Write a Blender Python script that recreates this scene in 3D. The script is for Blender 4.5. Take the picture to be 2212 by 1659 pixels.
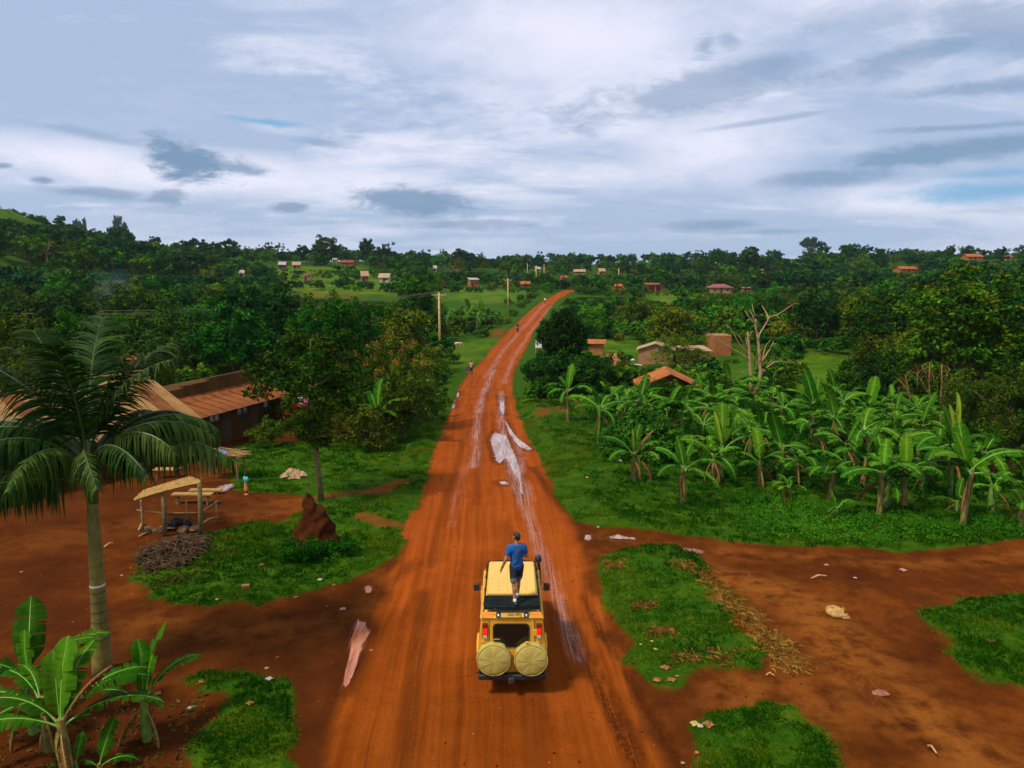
# Red laterite road through a Ugandan village, seen from about ten metres up.
import bpy, bmesh, math, random
import numpy as np
from mathutils import Vector, Matrix, Euler, Quaternion
SC = bpy.context.scene
COL = SC.collection
R = math.radians
for o in list(bpy.data.objects):
    bpy.data.objects.remove(o)

# ------------------------------------------------------------------ camera
CAM_Z, PITCH, FOC = 10.5, R(9.1), 1593.0      # metres, radians, focal length in pixels of a 2212 px wide picture
cam_data = bpy.data.cameras.new('camera')
cam = bpy.data.objects.new('camera', cam_data)
COL.objects.link(cam)
cam.location = (0, 0, CAM_Z)
cam.rotation_euler = (math.pi / 2 - PITCH, 0, 0)
cam_data.sensor_width = 36
cam_data.lens = 36 * FOC / 2212
cam_data.clip_end = 6000
SC.camera = cam

# ------------------------------------------------------------------ render / exposure
SC.render.engine = 'CYCLES'
SC.cycles.use_denoising = True
try:
    SC.cycles.denoiser = 'OPENIMAGEDENOISE'
    SC.cycles.denoising_input_passes = 'RGB_ALBEDO_NORMAL'
except Exception:
    pass
SC.cycles.max_bounces = 6
SC.cycles.diffuse_bounces = 3
SC.cycles.glossy_bounces = 3
SC.cycles.transmission_bounces = 4
SC.cycles.transparent_max_bounces = 8
SC.cycles.volume_bounces = 0
SC.cycles.use_adaptive_sampling = True
SC.cycles.adaptive_threshold = 0.02
SC.view_settings.view_transform = 'Standard'
SC.view_settings.look = 'None'
SC.view_settings.gamma = 1
SC.view_settings.use_curve_mapping = False
SC.view_settings.exposure = -0.15

# ------------------------------------------------------------------ node helper
class NT:
    """small wrapper that builds shader nodes by function calls"""
    def __init__(s, tree):
        s.t = tree; s.n = tree.nodes; s.l = tree.links
    def put(s, v, sock):
        if v is None: return
        if hasattr(v, 'links') or isinstance(v, bpy.types.NodeSocket):
            s.l.new(v, sock)
        else:
            if sock.type == 'RGBA' and not hasattr(v, '__len__'): v = (v, v, v, 1)
            elif sock.type == 'RGBA' and len(v) == 3: v = (*v, 1)
            elif sock.type == 'VECTOR' and not hasattr(v, '__len__'): v = (v, v, v)
            sock.default_value = v
    def math(s, op, a, b=None, c=None, clamp=False):
        n = s.n.new('ShaderNodeMath'); n.operation = op; n.use_clamp = clamp
        for i, v in enumerate((a, b, c)): s.put(v, n.inputs[i])
        return n.outputs[0]
    def vmath(s, op, a, b=None, scale=None):
        n = s.n.new('ShaderNodeVectorMath'); n.operation = op
        s.put(a, n.inputs[0]); s.put(b, n.inputs[1])
        if scale is not None: s.put(scale, n.inputs['Scale'])
        return n.outputs['Value'] if op in ('LENGTH', 'DOT_PRODUCT', 'DISTANCE') else n.outputs[0]
    def ss(s, x, lo, hi):
        n = s.n.new('ShaderNodeMapRange'); n.interpolation_type = 'SMOOTHSTEP'
        s.put(x, n.inputs[0]); s.put(lo, n.inputs[1]); s.put(hi, n.inputs[2])
        return n.outputs[0]
    def mr(s, x, a, b, c, d):
        n = s.n.new('ShaderNodeMapRange')
        for i, v in enumerate((x, a, b, c, d)): s.put(v, n.inputs[i])
        return n.outputs[0]
    def mix(s, f, a, b, mode='MIX'):
        n = s.n.new('ShaderNodeMix'); n.data_type = 'RGBA'; n.blend_type = mode
        s.put(f, n.inputs[0]); s.put(a, n.inputs[6]); s.put(b, n.inputs[7])
        return n.outputs[2]
    def noise(s, vec, scale, detail=3, rough=0.55, dist=0.0, out='Fac'):
        n = s.n.new('ShaderNodeTexNoise')
        s.put(vec, n.inputs['Vector']); s.put(scale, n.inputs['Scale'])
        n.inputs['Detail'].default_value = detail; n.inputs['Roughness'].default_value = rough
        n.inputs['Distortion'].default_value = dist
        return n.outputs['Fac' if out == 'Fac' else 'Color']
    def voro(s, vec, scale, feature='F1', out='Distance'):
        n = s.n.new('ShaderNodeTexVoronoi'); n.feature = feature
        s.put(vec, n.inputs['Vector']); s.put(scale, n.inputs['Scale'])
        return n.outputs[out]
    def xyz(s, v):
        n = s.n.new('ShaderNodeSeparateXYZ'); s.put(v, n.inputs[0]); return n.outputs
    def comb(s, x, y, z):
        n = s.n.new('ShaderNodeCombineXYZ')
        for i, v in enumerate((x, y, z)): s.put(v, n.inputs[i])
        return n.outputs[0]
    def attr(s, name):
        n = s.n.new('ShaderNodeAttribute'); n.attribute_name = name; return n.outputs
    def geo(s): return s.n.new('ShaderNodeNewGeometry').outputs
    def tex(s): return s.n.new('ShaderNodeTexCoord').outputs
    def ramp(s, f, stops):
        n = s.n.new('ShaderNodeValToRGB'); s.put(f, n.inputs[0])
        e = n.color_ramp.elements
        while len(e) < len(stops): e.new(0.5)
        for el, (p, c) in zip(e, stops):
            el.position = p; el.color = (*c, 1)
        return n.outputs[0]
    def bump(s, h, strength=0.3, distance=0.05, normal=None):
        n = s.n.new('ShaderNodeBump'); n.inputs['Strength'].default_value = strength
        n.inputs['Distance'].default_value = distance
        s.put(h, n.inputs['Height'])
        if normal is not None: s.put(normal, n.inputs['Normal'])
        return n.outputs[0]

def ray(u, v):
    """direction of the sight line through picture point (u, v), picture 2212 x 1659"""
    x = (u - 1106) / FOC; yy = -(v - 829.5) / FOC
    c, s = math.cos(PITCH), math.sin(PITCH)
    return Vector((x, c + s * yy, -s + c * yy))
def azel(u, v):
    d = ray(u, v).normalized()
    return math.atan2(d.x, d.y), math.asin(d.z)

# ------------------------------------------------------------------ sky and sun
SUN_EL, SUN_AZ = R(56), R(236)                # azimuth clockwise from +y
world = bpy.data.worlds.new('World'); SC.world = world
world.use_nodes = True
w = NT(world.node_tree); w.n.clear()
wo = w.n.new('ShaderNodeOutputWorld'); bg = w.n.new('ShaderNodeBackground')
w.l.new(bg.outputs[0], wo.inputs[0])
SKY_STRENGTH = 0.1
bg.inputs[1].default_value = SKY_STRENGTH
sky = w.n.new('ShaderNodeTexSky'); sky.sky_type = 'NISHITA'; sky.sun_disc = False
sky.sun_elevation = SUN_EL; sky.sun_rotation = SUN_AZ
sky.air_density = 1.2; sky.dust_density = 1.5
dirv = w.tex()['Generated']
dx, dy, dz = w.xyz(dirv)[:3]
azn = w.math('ARCTAN2', dx, dy); eln = w.math('ARCSINE', dz)
ae = w.comb(azn, eln, 0.0)
zz = w.math('ADD', w.math('MAXIMUM', dz, 0.0), 0.14)
cp = w.comb(w.math('DIVIDE', dx, zz), w.math('DIVIDE', dy, zz), 0.0)     # the flat cloud layer seen in perspective
nz_big = w.noise(w.vmath('MULTIPLY', cp, (0.42, 0.50, 1)), 1.0, 4, 0.5, 0.4)
nz_mid = w.noise(w.vmath('MULTIPLY', cp, (1.0, 1.9, 1)), 1.1, 6, 0.6, 0.5)
nz_fine = w.noise(w.vmath('MULTIPLY', ae, (1.0, 2.6, 1)), 24.0, 9, 0.72, 1.0)
nz_edge = w.noise(w.vmath('MULTIPLY', ae, (1.0, 1.9, 1)), 9.0, 5, 0.6, 0.3)
_ragn = w.math('ADD', w.math('SUBTRACT', nz_fine, 0.5), w.math('MULTIPLY', w.math('SUBTRACT', nz_edge, 0.5), 1.6))
_rag = {}
def blob(u, v, hw, hh, tilt=0.0, soft=0.75, ragged=2.0):
    a0, e0 = azel(u, v)
    n = w.n.new('ShaderNodeMapping'); n.vector_type = 'TEXTURE'
    n.inputs[1].default_value = (a0, e0, 0); n.inputs[2].default_value = (0, 0, -math.atan(tilt))
    n.inputs[3].default_value = (hw / FOC, hh / FOC, 1)
    w.l.new(ae, n.inputs[0])
    if ragged not in _rag: _rag[ragged] = w.math('MULTIPLY', _ragn, ragged)
    q = w.math('ADD', w.vmath('LENGTH', n.outputs[0]), _rag[ragged])
    m_ = w.n.new('ShaderNodeMapRange'); m_.interpolation_type = 'SMOOTHSTEP'
    w.put(q, m_.inputs[0]); m_.inputs[1].default_value = 1.0 + soft * 0.4; m_.inputs[2].default_value = 1.0 - soft
    return m_
def union(blobs):
    r = None
    for b, k in blobs:
        b.inputs[4].default_value = k; b = b.outputs[0]
        r = b if r is None else w.math('MAXIMUM', r, b)
    return r
K = 1.12 / SKY_STRENGTH
def kc(c): return tuple(x * K for x in c)
BRIGHT, MIDC, DARKC, BLUEC = (0.91, 0.91, 1.06), (0.43, 0.545, 0.76), (0.20, 0.325, 0.51), (0.20, 0.46, 0.74)
veil = w.ss(w.math('ADD', nz_big, w.math('MULTIPLY', w.math('SUBTRACT', nz_mid, 0.5), 0.35)), 0.40, 0.60)
grey = union([(blob(330, 190, 620, 95, 0.04, 1.0, 0.9), 0.85), (blob(1330, 520, 330, 60, 0, 1.0, 0.7), 0.8), (blob(750, 250, 500, 50, 0.02, 1.0, 1.0), 0.7),
              (blob(300, 480, 420, 40, 0, 0.9, 1.0), 0.6), (blob(1950, 510, 330, 40, 0, 0.9, 1.0), 0.55), (blob(1240, 330, 220, 40, 0, 1.0, 0.9), 0.55)])
lite = union([(blob(420, 372, 520, 60, 0.03, 0.9, 0.8), 1.0), (blob(1480, 320, 300, 90, 0, 1.0, 0.8), 0.9), (blob(1250, 90, 420, 150, 0, 1.0, 0.7), 0.9),
              (blob(1960, 435, 200, 40, 0.0, 0.9, 0.9), 1.0), (blob(800, 500, 120, 18, 0, 0.9, 1.0), 0.9), (blob(600, 275, 130, 22, 0.05, 0.9, 1.0), 0.8)])
base_v = w.math('SUBTRACT', w.math('MAXIMUM', w.math('MULTIPLY', veil, 0.85), lite), grey, clamp=True)
base_v = w.math('ADD', base_v, w.math('ADD', w.math('MULTIPLY', w.math('SUBTRACT', nz_fine, 0.5), 0.30), w.math('MULTIPLY', w.math('SUBTRACT', nz_mid, 0.5), 0.55)), clamp=True)
lowmix = w.ss(eln, R(-1), R(7))
cloud = w.mix(base_v, kc(MIDC), kc(BRIGHT))
cloud = w.mix(w.math('MULTIPLY', w.math('SUBTRACT', 1.0, lowmix), 0.65), cloud, kc((0.42, 0.555, 0.75)))
blue = union([(blob(572, 263, 75, 7, 0.06, 0.9, 0.9), 0.9), (blob(2170, 412, 190, 22, 0.0, 0.9, 1.2), 0.9), (blob(2150, 375, 90, 10, 0, 0.9, 1.0), 0.7)])
cloud = w.mix(blue, cloud, kc(BLUEC))
dark = union([(blob(395, 348, 112, 36, 0.16), 1.0), (blob(510, 362, 80, 15, 0.1, 0.7, 1.5), 0.85), (blob(885, 438, 150, 30, 0.06), 0.9), (blob(1000, 485, 220, 12, 0, 0.7, 1.3), 0.5),
              (blob(98, 388, 30, 10, 0, 0.7), 0.9), (blob(6, 358, 26, 7, 0, 0.7), 0.8), (blob(205, 416, 95, 11, 0.02, 0.7, 1.3), 0.7), (blob(362, 428, 44, 15, 0.0, 0.7), 0.75), (blob(628, 446, 32, 9, 0, 0.7), 0.75),
              (blob(1470, 205, 260, 42, -0.17, 0.7, 1.3), 0.62), (blob(1640, 148, 110, 24, -0.2, 0.7, 1.3), 0.62), (blob(1524, 98, 24, 26, 0, 0.8), 0.6), (blob(1580, 88, 36, 16, 0.2, 0.8), 0.55),
              (blob(1980, 118, 270, 26, -0.12, 0.8, 1.3), 0.62), (blob(2170, 60, 150, 52, 0.2, 0.8, 1.2), 0.6), (blob(2130, 188, 120, 14, 0.0, 0.8, 1.3), 0.65), (blob(1850, 42, 200, 34, 0, 0.9, 1.2), 0.35),
              (blob(2080, 325, 260, 22, -0.07, 0.7, 1.2), 0.85), (blob(2080, 275, 120, 7, 0.03, 0.7, 1.3), 0.6), (blob(1800, 382, 125, 20, -0.03, 0.7, 1.3), 0.7), (blob(1650, 262, 150, 6, -0.1, 0.8, 1.3), 0.45),
              (blob(1540, 487, 90, 13, 0, 0.8, 1.3), 0.65), (blob(1680, 500, 110, 7, 0, 0.8, 1.3), 0.5), (blob(240, 300, 120, 10, 0.15, 0.8, 1.2), 0.45), (blob(700, 310, 60, 8, 0.1, 0.8, 1.3), 0.45)])
cloud = w.mix(dark, cloud, kc(DARKC))
# beyond the frame the same broken grey layer goes on, thinner towards the zenith
out_dark = w.math('MULTIPLY', w.ss(nz_mid, 0.56, 0.68), w.ss(w.math('ABSOLUTE', azn), R(37), R(50)))
cloud = w.mix(w.math('MULTIPLY', out_dark, 0.6), cloud, kc(DARKC))
final = w.mix(0.93, sky.outputs[0], cloud)
final = w.mix(w.ss(dz, -0.02, -0.06), final, kc((0.10, 0.12, 0.09)))
w.l.new(final, bg.inputs[0])

sun_data = bpy.data.lights.new('sun', 'SUN')
sun_data.energy = 4.5; sun_data.angle = R(9); sun_data.color = (1.0, 0.90, 0.72)
sun = bpy.data.objects.new('sun', sun_data); COL.objects.link(sun)
sdir = Vector((math.sin(SUN_AZ) * math.cos(SUN_EL), math.cos(SUN_AZ) * math.cos(SUN_EL), math.sin(SUN_EL)))
sun.rotation_euler = sdir.to_track_quat('Z', 'Y').to_euler()
sun.location = (0, 0, 60)

# ------------------------------------------------------------------ terrain height
_RID_U = [-900, -400, 0, 60, 170, 300, 450, 600, 800, 1000, 1200, 1400, 1600, 1700, 1750, 1900, 2100, 2212, 2600, 3200]
_RID_V = [330, 380, 446, 470, 505, 530, 552, 563, 567, 570, 573, 571, 564, 559, 556, 561, 562, 562, 556, 550]
_RID_R = [300, 310, 330, 335, 350, 375, 400, 430, 480, 500, 500, 500, 470, 450, 440, 450, 450, 450, 430, 420]
_az, _zr = [], []
for _u, _v, _r in zip(_RID_U, _RID_V, _RID_R):
    _d = ray(_u, _v); _az.append(math.atan2(_d.x, _d.y))
    _zr.append(CAM_Z + _r * _d.z / math.hypot(_d.x, _d.y))
_az, _zr, _rr = np.array(_az), np.array(_zr), np.array(_RID_R, float)
def Hn(x, y):
    """ground height, arrays"""
    x = np.asarray(x, float); y = np.asarray(y, float)
    r = np.hypot(x, y); az = np.arctan2(x, y)
    az = np.where(np.abs(az) > 2.0, np.sign(az) * 2.0, az)
    near = np.interp(r, [0, 35, 55, 80, 108, 140], [0, 0, -0.9, -2.3, -2.7, -1.9])
    Rr = np.interp(az, _az, _rr); Z = np.interp(az, _az, _zr)
    t = np.clip((r - 140) / np.maximum(Rr - 140, 1), 0, 1)
    steep = np.clip((Z - 12) / 20, 0, 1)
    prof = t * (1 - steep) + (0.55 * t + 0.45 * t * t) * steep
    far = -1.9 + (Z + 1.9) * prof
    b = np.clip((r - Rr) / 350, 0, 1)
    far = far - (Z * 0.6 + 2) * b * b * (3 - 2 * b) * np.where(np.abs(az) < 2.2, 1, 0.3)
    h = np.where(r < 140, near, far)
    wob = 0.10 * np.sin(x * 0.31 + 1.3) * np.sin(y * 0.23 + 0.4) + 0.05 * np.sin(x * 0.83 + y * 0.41)
    wob = wob + np.clip((r - 120) / 150, 0, 1) * 1.0 * np.sin(x * 0.045 + 2) * np.sin(y * 0.037)
    dip = -6.0 * np.exp(-((x - 130) / 90) ** 2 - ((y - 300) / 70) ** 2)
    crest = 1.1 * np.exp(-((x - 17) / 12) ** 2 - ((y - 248) / 22) ** 2)
    return h + wob + dip + crest
def H(x, y): return float(Hn(x, y))
def gpt(u, v, dz=0.0):
    """ground point where the sight line through (u, v) meets the terrain"""
    d = ray(u, v)
    ts = np.concatenate([np.arange(6, 140, 0.5), np.arange(140, 900, 2.0)])
    z = CAM_Z + d.z * ts - Hn(d.x * ts, d.y * ts)
    i = np.argmax(z <= 0)
    if z[i] > 0: i = len(ts) - 1
    a, b = ts[max(i - 1, 0)], ts[i]
    for _ in range(18):
        m = (a + b) / 2
        if CAM_Z + d.z * m > H(d.x * m, d.y * m): a = m
        else: b = m
    return Vector((d.x * b, d.y * b, H(d.x * b, d.y * b) + dz))
def at(u, v, dist):
    """point on the sight line (u, v) at forward distance y = dist"""
    d = ray(u, v); t = dist / d.y
    return Vector((d.x * t, dist, CAM_Z + d.z * t))
def proj(p):
    c, s = math.cos(PITCH), math.sin(PITCH)
    z = p[2] - CAM_Z
    f = p[1] * c - z * s; up = p[1] * s + z * c
    f = max(f, 0.01)
    return 1106 + FOC * p[0] / f, 829.5 - FOC * up / f
def onground(x, y, dz=0.0): return Vector((x, y, H(x, y) + dz))

# ------------------------------------------------------------------ object helpers
def tag(o, label=None, cat=None, group=None, kind=None):
    if label: o['label'] = label
    if cat: o['category'] = cat
    if group: o['group'] = group
    if kind: o['kind'] = kind
    return o
def empty(name, loc=(0, 0, 0), rz=0.0, label=None, cat=None, group=None, scale=1.0):
    o = bpy.data.objects.new(name, None); COL.objects.link(o)
    o.location = loc; o.rotation_euler = (0, 0, rz); o.scale = (scale,) * 3
    o.empty_display_size = 0.3
    return tag(o, label, cat, group)
def link(name, me, parent=None, loc=None, rot=None, scale=None):
    o = bpy.data.objects.new(name, me); COL.objects.link(o)
    if parent: o.parent = parent
    if loc is not None: o.location = loc
    if rot is not None: o.rotation_euler = rot
    if scale is not None: o.scale = scale if hasattr(scale, '__len__') else (scale,) * 3
    return o
def children(o): return [c for c in bpy.data.objects if c.parent is o]
def copy_tree(o, kids, parent=None):
    """a thing and its parts; kids maps name -> list of children"""
    c = o.copy(); COL.objects.link(c)
    if parent: c.parent = parent
    for k in kids.get(o.name, ()): copy_tree(k, kids, c)
    return c
def kidmap(o):
    m = {}
    def walk(q):
        m[q.name] = list(q.children)
        for k in q.children: walk(k)
    walk(o)
    return m

def mesh_np(name, verts, faces_flat, loop_tot, mats=(), mat_idx=None, smooth=False, attrs=None):
    """mesh from numpy arrays"""
    me = bpy.data.meshes.new(name)
    verts = np.asarray(verts, np.float32); faces_flat = np.asarray(faces_flat, np.int32)
    loop_tot = np.asarray(loop_tot, np.int32)
    me.vertices.add(len(verts)); me.vertices.foreach_set('co', verts.ravel())
    me.loops.add(len(faces_flat)); me.loops.foreach_set('vertex_index', faces_flat)
    me.polygons.add(len(loop_tot))
    st = np.zeros(len(loop_tot), np.int32); st[1:] = np.cumsum(loop_tot)[:-1]
    me.polygons.foreach_set('loop_start', st)
    try: me.polygons.foreach_set('loop_total', loop_tot)
    except Exception: pass
    for m in mats: me.materials.append(m)
    if mat_idx is not None: me.polygons.foreach_set('material_index', np.asarray(mat_idx, np.int32))
    me.polygons.foreach_set('use_smooth', np.full(len(loop_tot), bool(smooth)))
    for k, a in (attrs or {}).items():
        a = np.asarray(a, np.float32)
        if a.ndim == 1:
            at_ = me.attributes.new(k, 'FLOAT', 'POINT'); at_.data.foreach_set('value', a)
        else:
            at_ = me.attributes.new(k, 'FLOAT_VECTOR', 'POINT'); at_.data.foreach_set('vector', a.ravel())
    me.update(calc_edges=True)
    return me

class MB:
    """collects boxes, tubes, lathes and quads into one mesh"""
    def __init__(s): s.v = []; s.f = []; s.m = []; s.k = 0
    def add(s, vs, fs, M=None, mi=None):
        b = len(s.v)
        for p in vs:
            p = Vector(p)
            s.v.append(tuple(M @ p) if M is not None else tuple(p))
        for f in fs:
            s.f.append(tuple(i + b for i in f)); s.m.append(s.k if mi is None else mi)
        return s
    def box(s, c, d, M=None, bev=0.0, mi=None):
        x, y, z = c; a, b, h = d[0] / 2, d[1] / 2, d[2] / 2
        if bev <= 0:
            vs = [(x + i * a, y + j * b, z + k * h) for k in (-1, 1) for j in (-1, 1) for i in (-1, 1)]
            return s.add(vs, [(0, 2, 3, 1), (4, 5, 7, 6), (0, 1, 5, 4), (2, 6, 7, 3), (0, 4, 6, 2), (1, 3, 7, 5)], M, mi)
        e = min(bev, a * 0.9, b * 0.9, h * 0.9)
        prof = [(-h, 1), (-h + e, 0), (h - e, 0), (h, 1)]
        vs = []
        for zz, ins in prof:
            i = e * ins
            for px, py in ((-a + e, -b + i), (a - e, -b + i), (a - i, -b + e), (a - i, b - e), (a - e, b - i), (-a + e, b - i), (-a + i, b - e), (-a + i, -b + e)):
                vs.append((x + px, y + py, z + zz))
        fs = [tuple(range(7, -1, -1)), tuple(range(24, 32))]
        for r in range(3):
            for q in range(8):
                n = (q + 1) % 8
                fs.append((r * 8 + q, r * 8 + n, r * 8 + 8 + n, r * 8 + 8 + q))
        return s.add(vs, fs, M, mi)
    def tube(s, pts, rad, n=8, cap=True, M=None, mi=None):
        pts = [Vector(p) for p in pts]
        rad = rad if hasattr(rad, '__len__') else [rad] * len(pts)
        vs, fs = [], []
        t0 = (pts[1] - pts[0]).normalized()
        up = Vector((0, 0, 1)) if abs(t0.z) < 0.9 else Vector((1, 0, 0))
        a = t0.cross(up).normalized()
        for i, p in enumerate(pts):
            t = (pts[min(i + 1, len(pts) - 1)] - pts[max(i - 1, 0)]).normalized()
            a = (a - t * a.dot(t))
            a = a.normalized() if a.length > 1e-6 else t.orthogonal().normalized()
            b = t.cross(a)
            for k in range(n):
                g = 2 * math.pi * k / n
                vs.append(p + (a * math.cos(g) + b * math.sin(g)) * rad[i])
        for i in range(len(pts) - 1):
            for k in range(n):
                q = (k + 1) % n
                fs.append((i * n + k, i * n + q, (i + 1) * n + q, (i + 1) * n + k))
        if cap:
            fs.append(tuple(range(n - 1, -1, -1))); fs.append(tuple(range((len(pts) - 1) * n, len(pts) * n)))
        return s.add(vs, fs, M, mi)
    def lathe(s, prof, n=24, M=None, mi=None, cap=True):
        vs = [(r * math.cos(2 * math.pi * k / n), r * math.sin(2 * math.pi * k / n), z) for r, z in prof for k in range(n)]
        fs = []
        for i in range(len(prof) - 1):
            for k in range(n):
                q = (k + 1) % n
                fs.append((i * n + k, i * n + q, (i + 1) * n + q, (i + 1) * n + k))
        if cap:
            fs.append(tuple(range(n - 1, -1, -1))); fs.append(tuple(range((len(prof) - 1) * n, len(prof) * n)))
        return s.add(vs, fs, M, mi)
    def prism(s, poly, h, M=None, mi=None):
        """polygon in the xy plane pushed up along z by h"""
        n = len(poly)
        vs = [(x, y, 0) for x, y in poly] + [(x, y, h) for x, y in poly]
        fs = [tuple(range(n - 1, -1, -1)), tuple(range(n, 2 * n))]
        for k in range(n):
            q = (k + 1) % n
            fs.append((k, q, n + q, n + k))
        return s.add(vs, fs, M, mi)
    def grid(s, fn, nu, nv, M=None, mi=None):
        vs = [fn(i / (nu - 1), j / (nv - 1)) for j in range(nv) for i in range(nu)]
        fs = [(j * nu + i, j * nu + i + 1, (j + 1) * nu + i + 1, (j + 1) * nu + i) for j in range(nv - 1) for i in range(nu - 1)]
        return s.add(vs, fs, M, mi)
    def mesh(s, name, mats, smooth=False):
        me = bpy.data.meshes.new(name)
        me.from_pydata(s.v, [], s.f)
        mats = mats if isinstance(mats, (list, tuple)) else [mats]
        for m in mats: me.materials.append(m)
        if len(mats) > 1: me.polygons.foreach_set('material_index', s.m)
        if smooth:
            me.polygons.foreach_set('use_smooth', [True] * len(s.f))
            if smooth != 'all':
                try: me.set_sharp_from_angle(angle=R(40))
                except Exception: pass
        me.update()
        return me
    def build(s, name, mats, parent=None, smooth=False, **kw):
        return link(name, s.mesh(name, mats, smooth), parent, **kw)

# ------------------------------------------------------------------ simple materials
MATS = {}
def mat(name, color, rough=0.6, metal=0.0, spec=0.5, nscale=0, namt=0.15, bump=0.0, bscale=None, emit=None, stain=None):
    """plain procedural surface: colour varied by noise, optional relief and darker or lighter stains"""
    if name in MATS: return MATS[name]
    m = bpy.data.materials.new(name); m.use_nodes = True
    t = NT(m.node_tree); p = t.n['Principled BSDF']
    p.inputs['Roughness'].default_value = rough; p.inputs['Metallic'].default_value = metal
    p.inputs['Specular IOR Level'].default_value = spec
    col = color
    if nscale:
        co = t.tex()['Object']
        n = t.noise(co, nscale, 4, 0.6)
        lo = tuple(c * (1 - namt) for c in color); hi = tuple(min(c * (1 + namt), 1) for c in color)
        col = t.mix(t.ss(n, 0.3, 0.7), lo, hi)
        if stain:
            col = t.mix(t.math('MULTIPLY', t.ss(t.noise(co, stain[1], 5, 0.65), 0.52, 0.68), stain[2]), col, stain[0])
        if bump:
            p_n = t.bump(t.noise(co, bscale or nscale * 4, 5, 0.6), bump, 0.02)
            t.l.new(p_n, p.inputs['Normal'])
    t.put(col, p.inputs['Base Color'])
    if emit:
        t.put(emit[0], p.inputs['Emission Color']); p.inputs['Emission Strength'].default_value = emit[1]
    MATS[name] = m
    return m
# ------------------------------------------------------------------ ground: regions given as outlines on the terrain
rng = np.random.default_rng(7)
random.seed(7)
def outline(pts): return np.array([gpt(u, v)[:2] for u, v in pts])
ROAD_L = [(640, 1900), (680, 1659), (700, 1560), (735, 1470), (775, 1390), (805, 1320), (832, 1255), (865, 1195), (885, 1130), (905, 1070), (928, 1000), (945, 950), (965, 900), (980, 860), (992, 830), (1008, 806), (1033, 784), (1056, 755), (1076, 735), (1097, 713), (1120, 692), (1151, 663), (1176, 646), (1198, 636)]
ROAD_R = [(1530, 1900), (1450, 1659), (1400, 1550), (1350, 1450), (1310, 1350), (1280, 1250), (1262, 1180), (1238, 1120), (1203, 1060), (1172, 1000), (1142, 940), (1120, 890), (1110, 850), (1111, 810), (1124, 780), (1142, 750), (1155, 718), (1172, 692), (1192, 663), (1212, 644), (1226, 637)]
rl_w, rr_w = outline(ROAD_L), outline(ROAD_R)
# the road as left and right edge for each y, with the part beyond the crest turning right
_yy = np.arange(-30, 330, 1.0)
_lo = np.argsort(rl_w[:, 1]); _ro = np.argsort(rr_w[:, 1])
def _edge(y, w_, o_):
    ys, xs = w_[o_, 1], w_[o_, 0]
    v = np.interp(y, ys, xs)
    k = (xs[1] - xs[0]) / max(ys[1] - ys[0], .1)
    v = np.where(y < ys[0], xs[0], v)
    e = np.clip(y - ys[-1], 0, None)
    return np.where(y > ys[-1], xs[-1] + 0.16 * e + 0.004 * e * e, v)
XL = _edge(_yy, rl_w, _lo); XR = _edge(_yy, rr_w, _ro)
_k = np.ones(7) / 7
XLs = np.convolve(np.pad(XL, 3, 'edge'), _k, 'valid'); XRs = np.convolve(np.pad(XR, 3, 'edge'), _k, 'valid')
def road_lat(x, y):
    """-1 at the left edge, +1 at the right edge; and half width in metres"""
    l = np.interp(y, _yy, XLs); r = np.interp(y, _yy, XRs)
    hw = np.maximum((r - l) / 2, 1.0)
    return (x - (l + r) / 2) / hw, hw
def poly_sd(px, py, poly, lim=6.0):
    """signed distance to a polygon, positive inside"""
    n = len(poly)
    inside = np.zeros(px.shape, bool); d2 = np.full(px.shape, 1e9)
    for i in range(n):
        x1, y1 = poly[i]; x2, y2 = poly[(i + 1) % n]
        c = ((y1 > py) != (y2 > py)) & (px < (x2 - x1) * (py - y1) / ((y2 - y1) if abs(y2 - y1) > 1e-9 else 1e-9) + x1)
        inside ^= c
        ex, ey = x2 - x1, y2 - y1
        t = np.clip(((px - x1) * ex + (py - y1) * ey) / (ex * ex + ey * ey + 1e-9), 0, 1)
        d2 = np.minimum(d2, (px - x1 - t * ex) ** 2 + (py - y1 - t * ey) ** 2)
    d = np.sqrt(d2)
    return np.where(inside, d, -d)
def line_d(px, py, line):
    d2 = np.full(px.shape, 1e9)
    for (x1, y1), (x2, y2) in zip(line[:-1], line[1:]):
        ex, ey = x2 - x1, y2 - y1
        t = np.clip(((px - x1) * ex + (py - y1) * ey) / (ex * ex + ey * ey + 1e-9), 0, 1)
        d2 = np.minimum(d2, (px - x1 - t * ex) ** 2 + (py - y1 - t * ey) ** 2)
    return np.sqrt(d2)
YARD = outline([(-500, 1105), (0, 1075), (100, 1060), (300, 985), (420, 935), (470, 915), (560, 893), (640, 868), (720, 872), (770, 890), (745, 935), (650, 955), (560, 957), (507, 957), (502, 1060), (640, 1066), (700, 1072), (665, 1100), (618, 1138), (560, 1132), (430, 1155), (300, 1192), (270, 1240), (330, 1288), (430, 1308), (560, 1308), (680, 1278), (760, 1248), (830, 1213), (872, 1185), (1000, 1200), (1000, 1900), (-300, 1900), (-800, 1700)])
TRACK = outline([(1200, 1100), (1238, 1122), (1290, 1142), (1400, 1152), (1550, 1166), (1700, 1184), (1900, 1188), (2100, 1181), (2212, 1166), (2800, 1120), (3100, 1900), (1300, 1900), (1250, 1400)])
ISLAND_A = outline([(1288, 1232), (1305, 1212), (1345, 1200), (1400, 1191), (1455, 1191), (1500, 1213), (1530, 1243), (1570, 1297), (1612, 1350), (1640, 1388), (1650, 1412), (1620, 1437), (1560, 1452), (1500, 1478), (1445, 1490), (1400, 1470), (1362, 1400), (1330, 1340), (1300, 1285)])
ISLAND_B = outline([(1470, 1565), (1530, 1538), (1600, 1522), (1650, 1512), (1720, 1520), (1770, 1558), (1815, 1612), (1860, 1659), (1920, 1750), (1560, 1750), (1500, 1640)])
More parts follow.
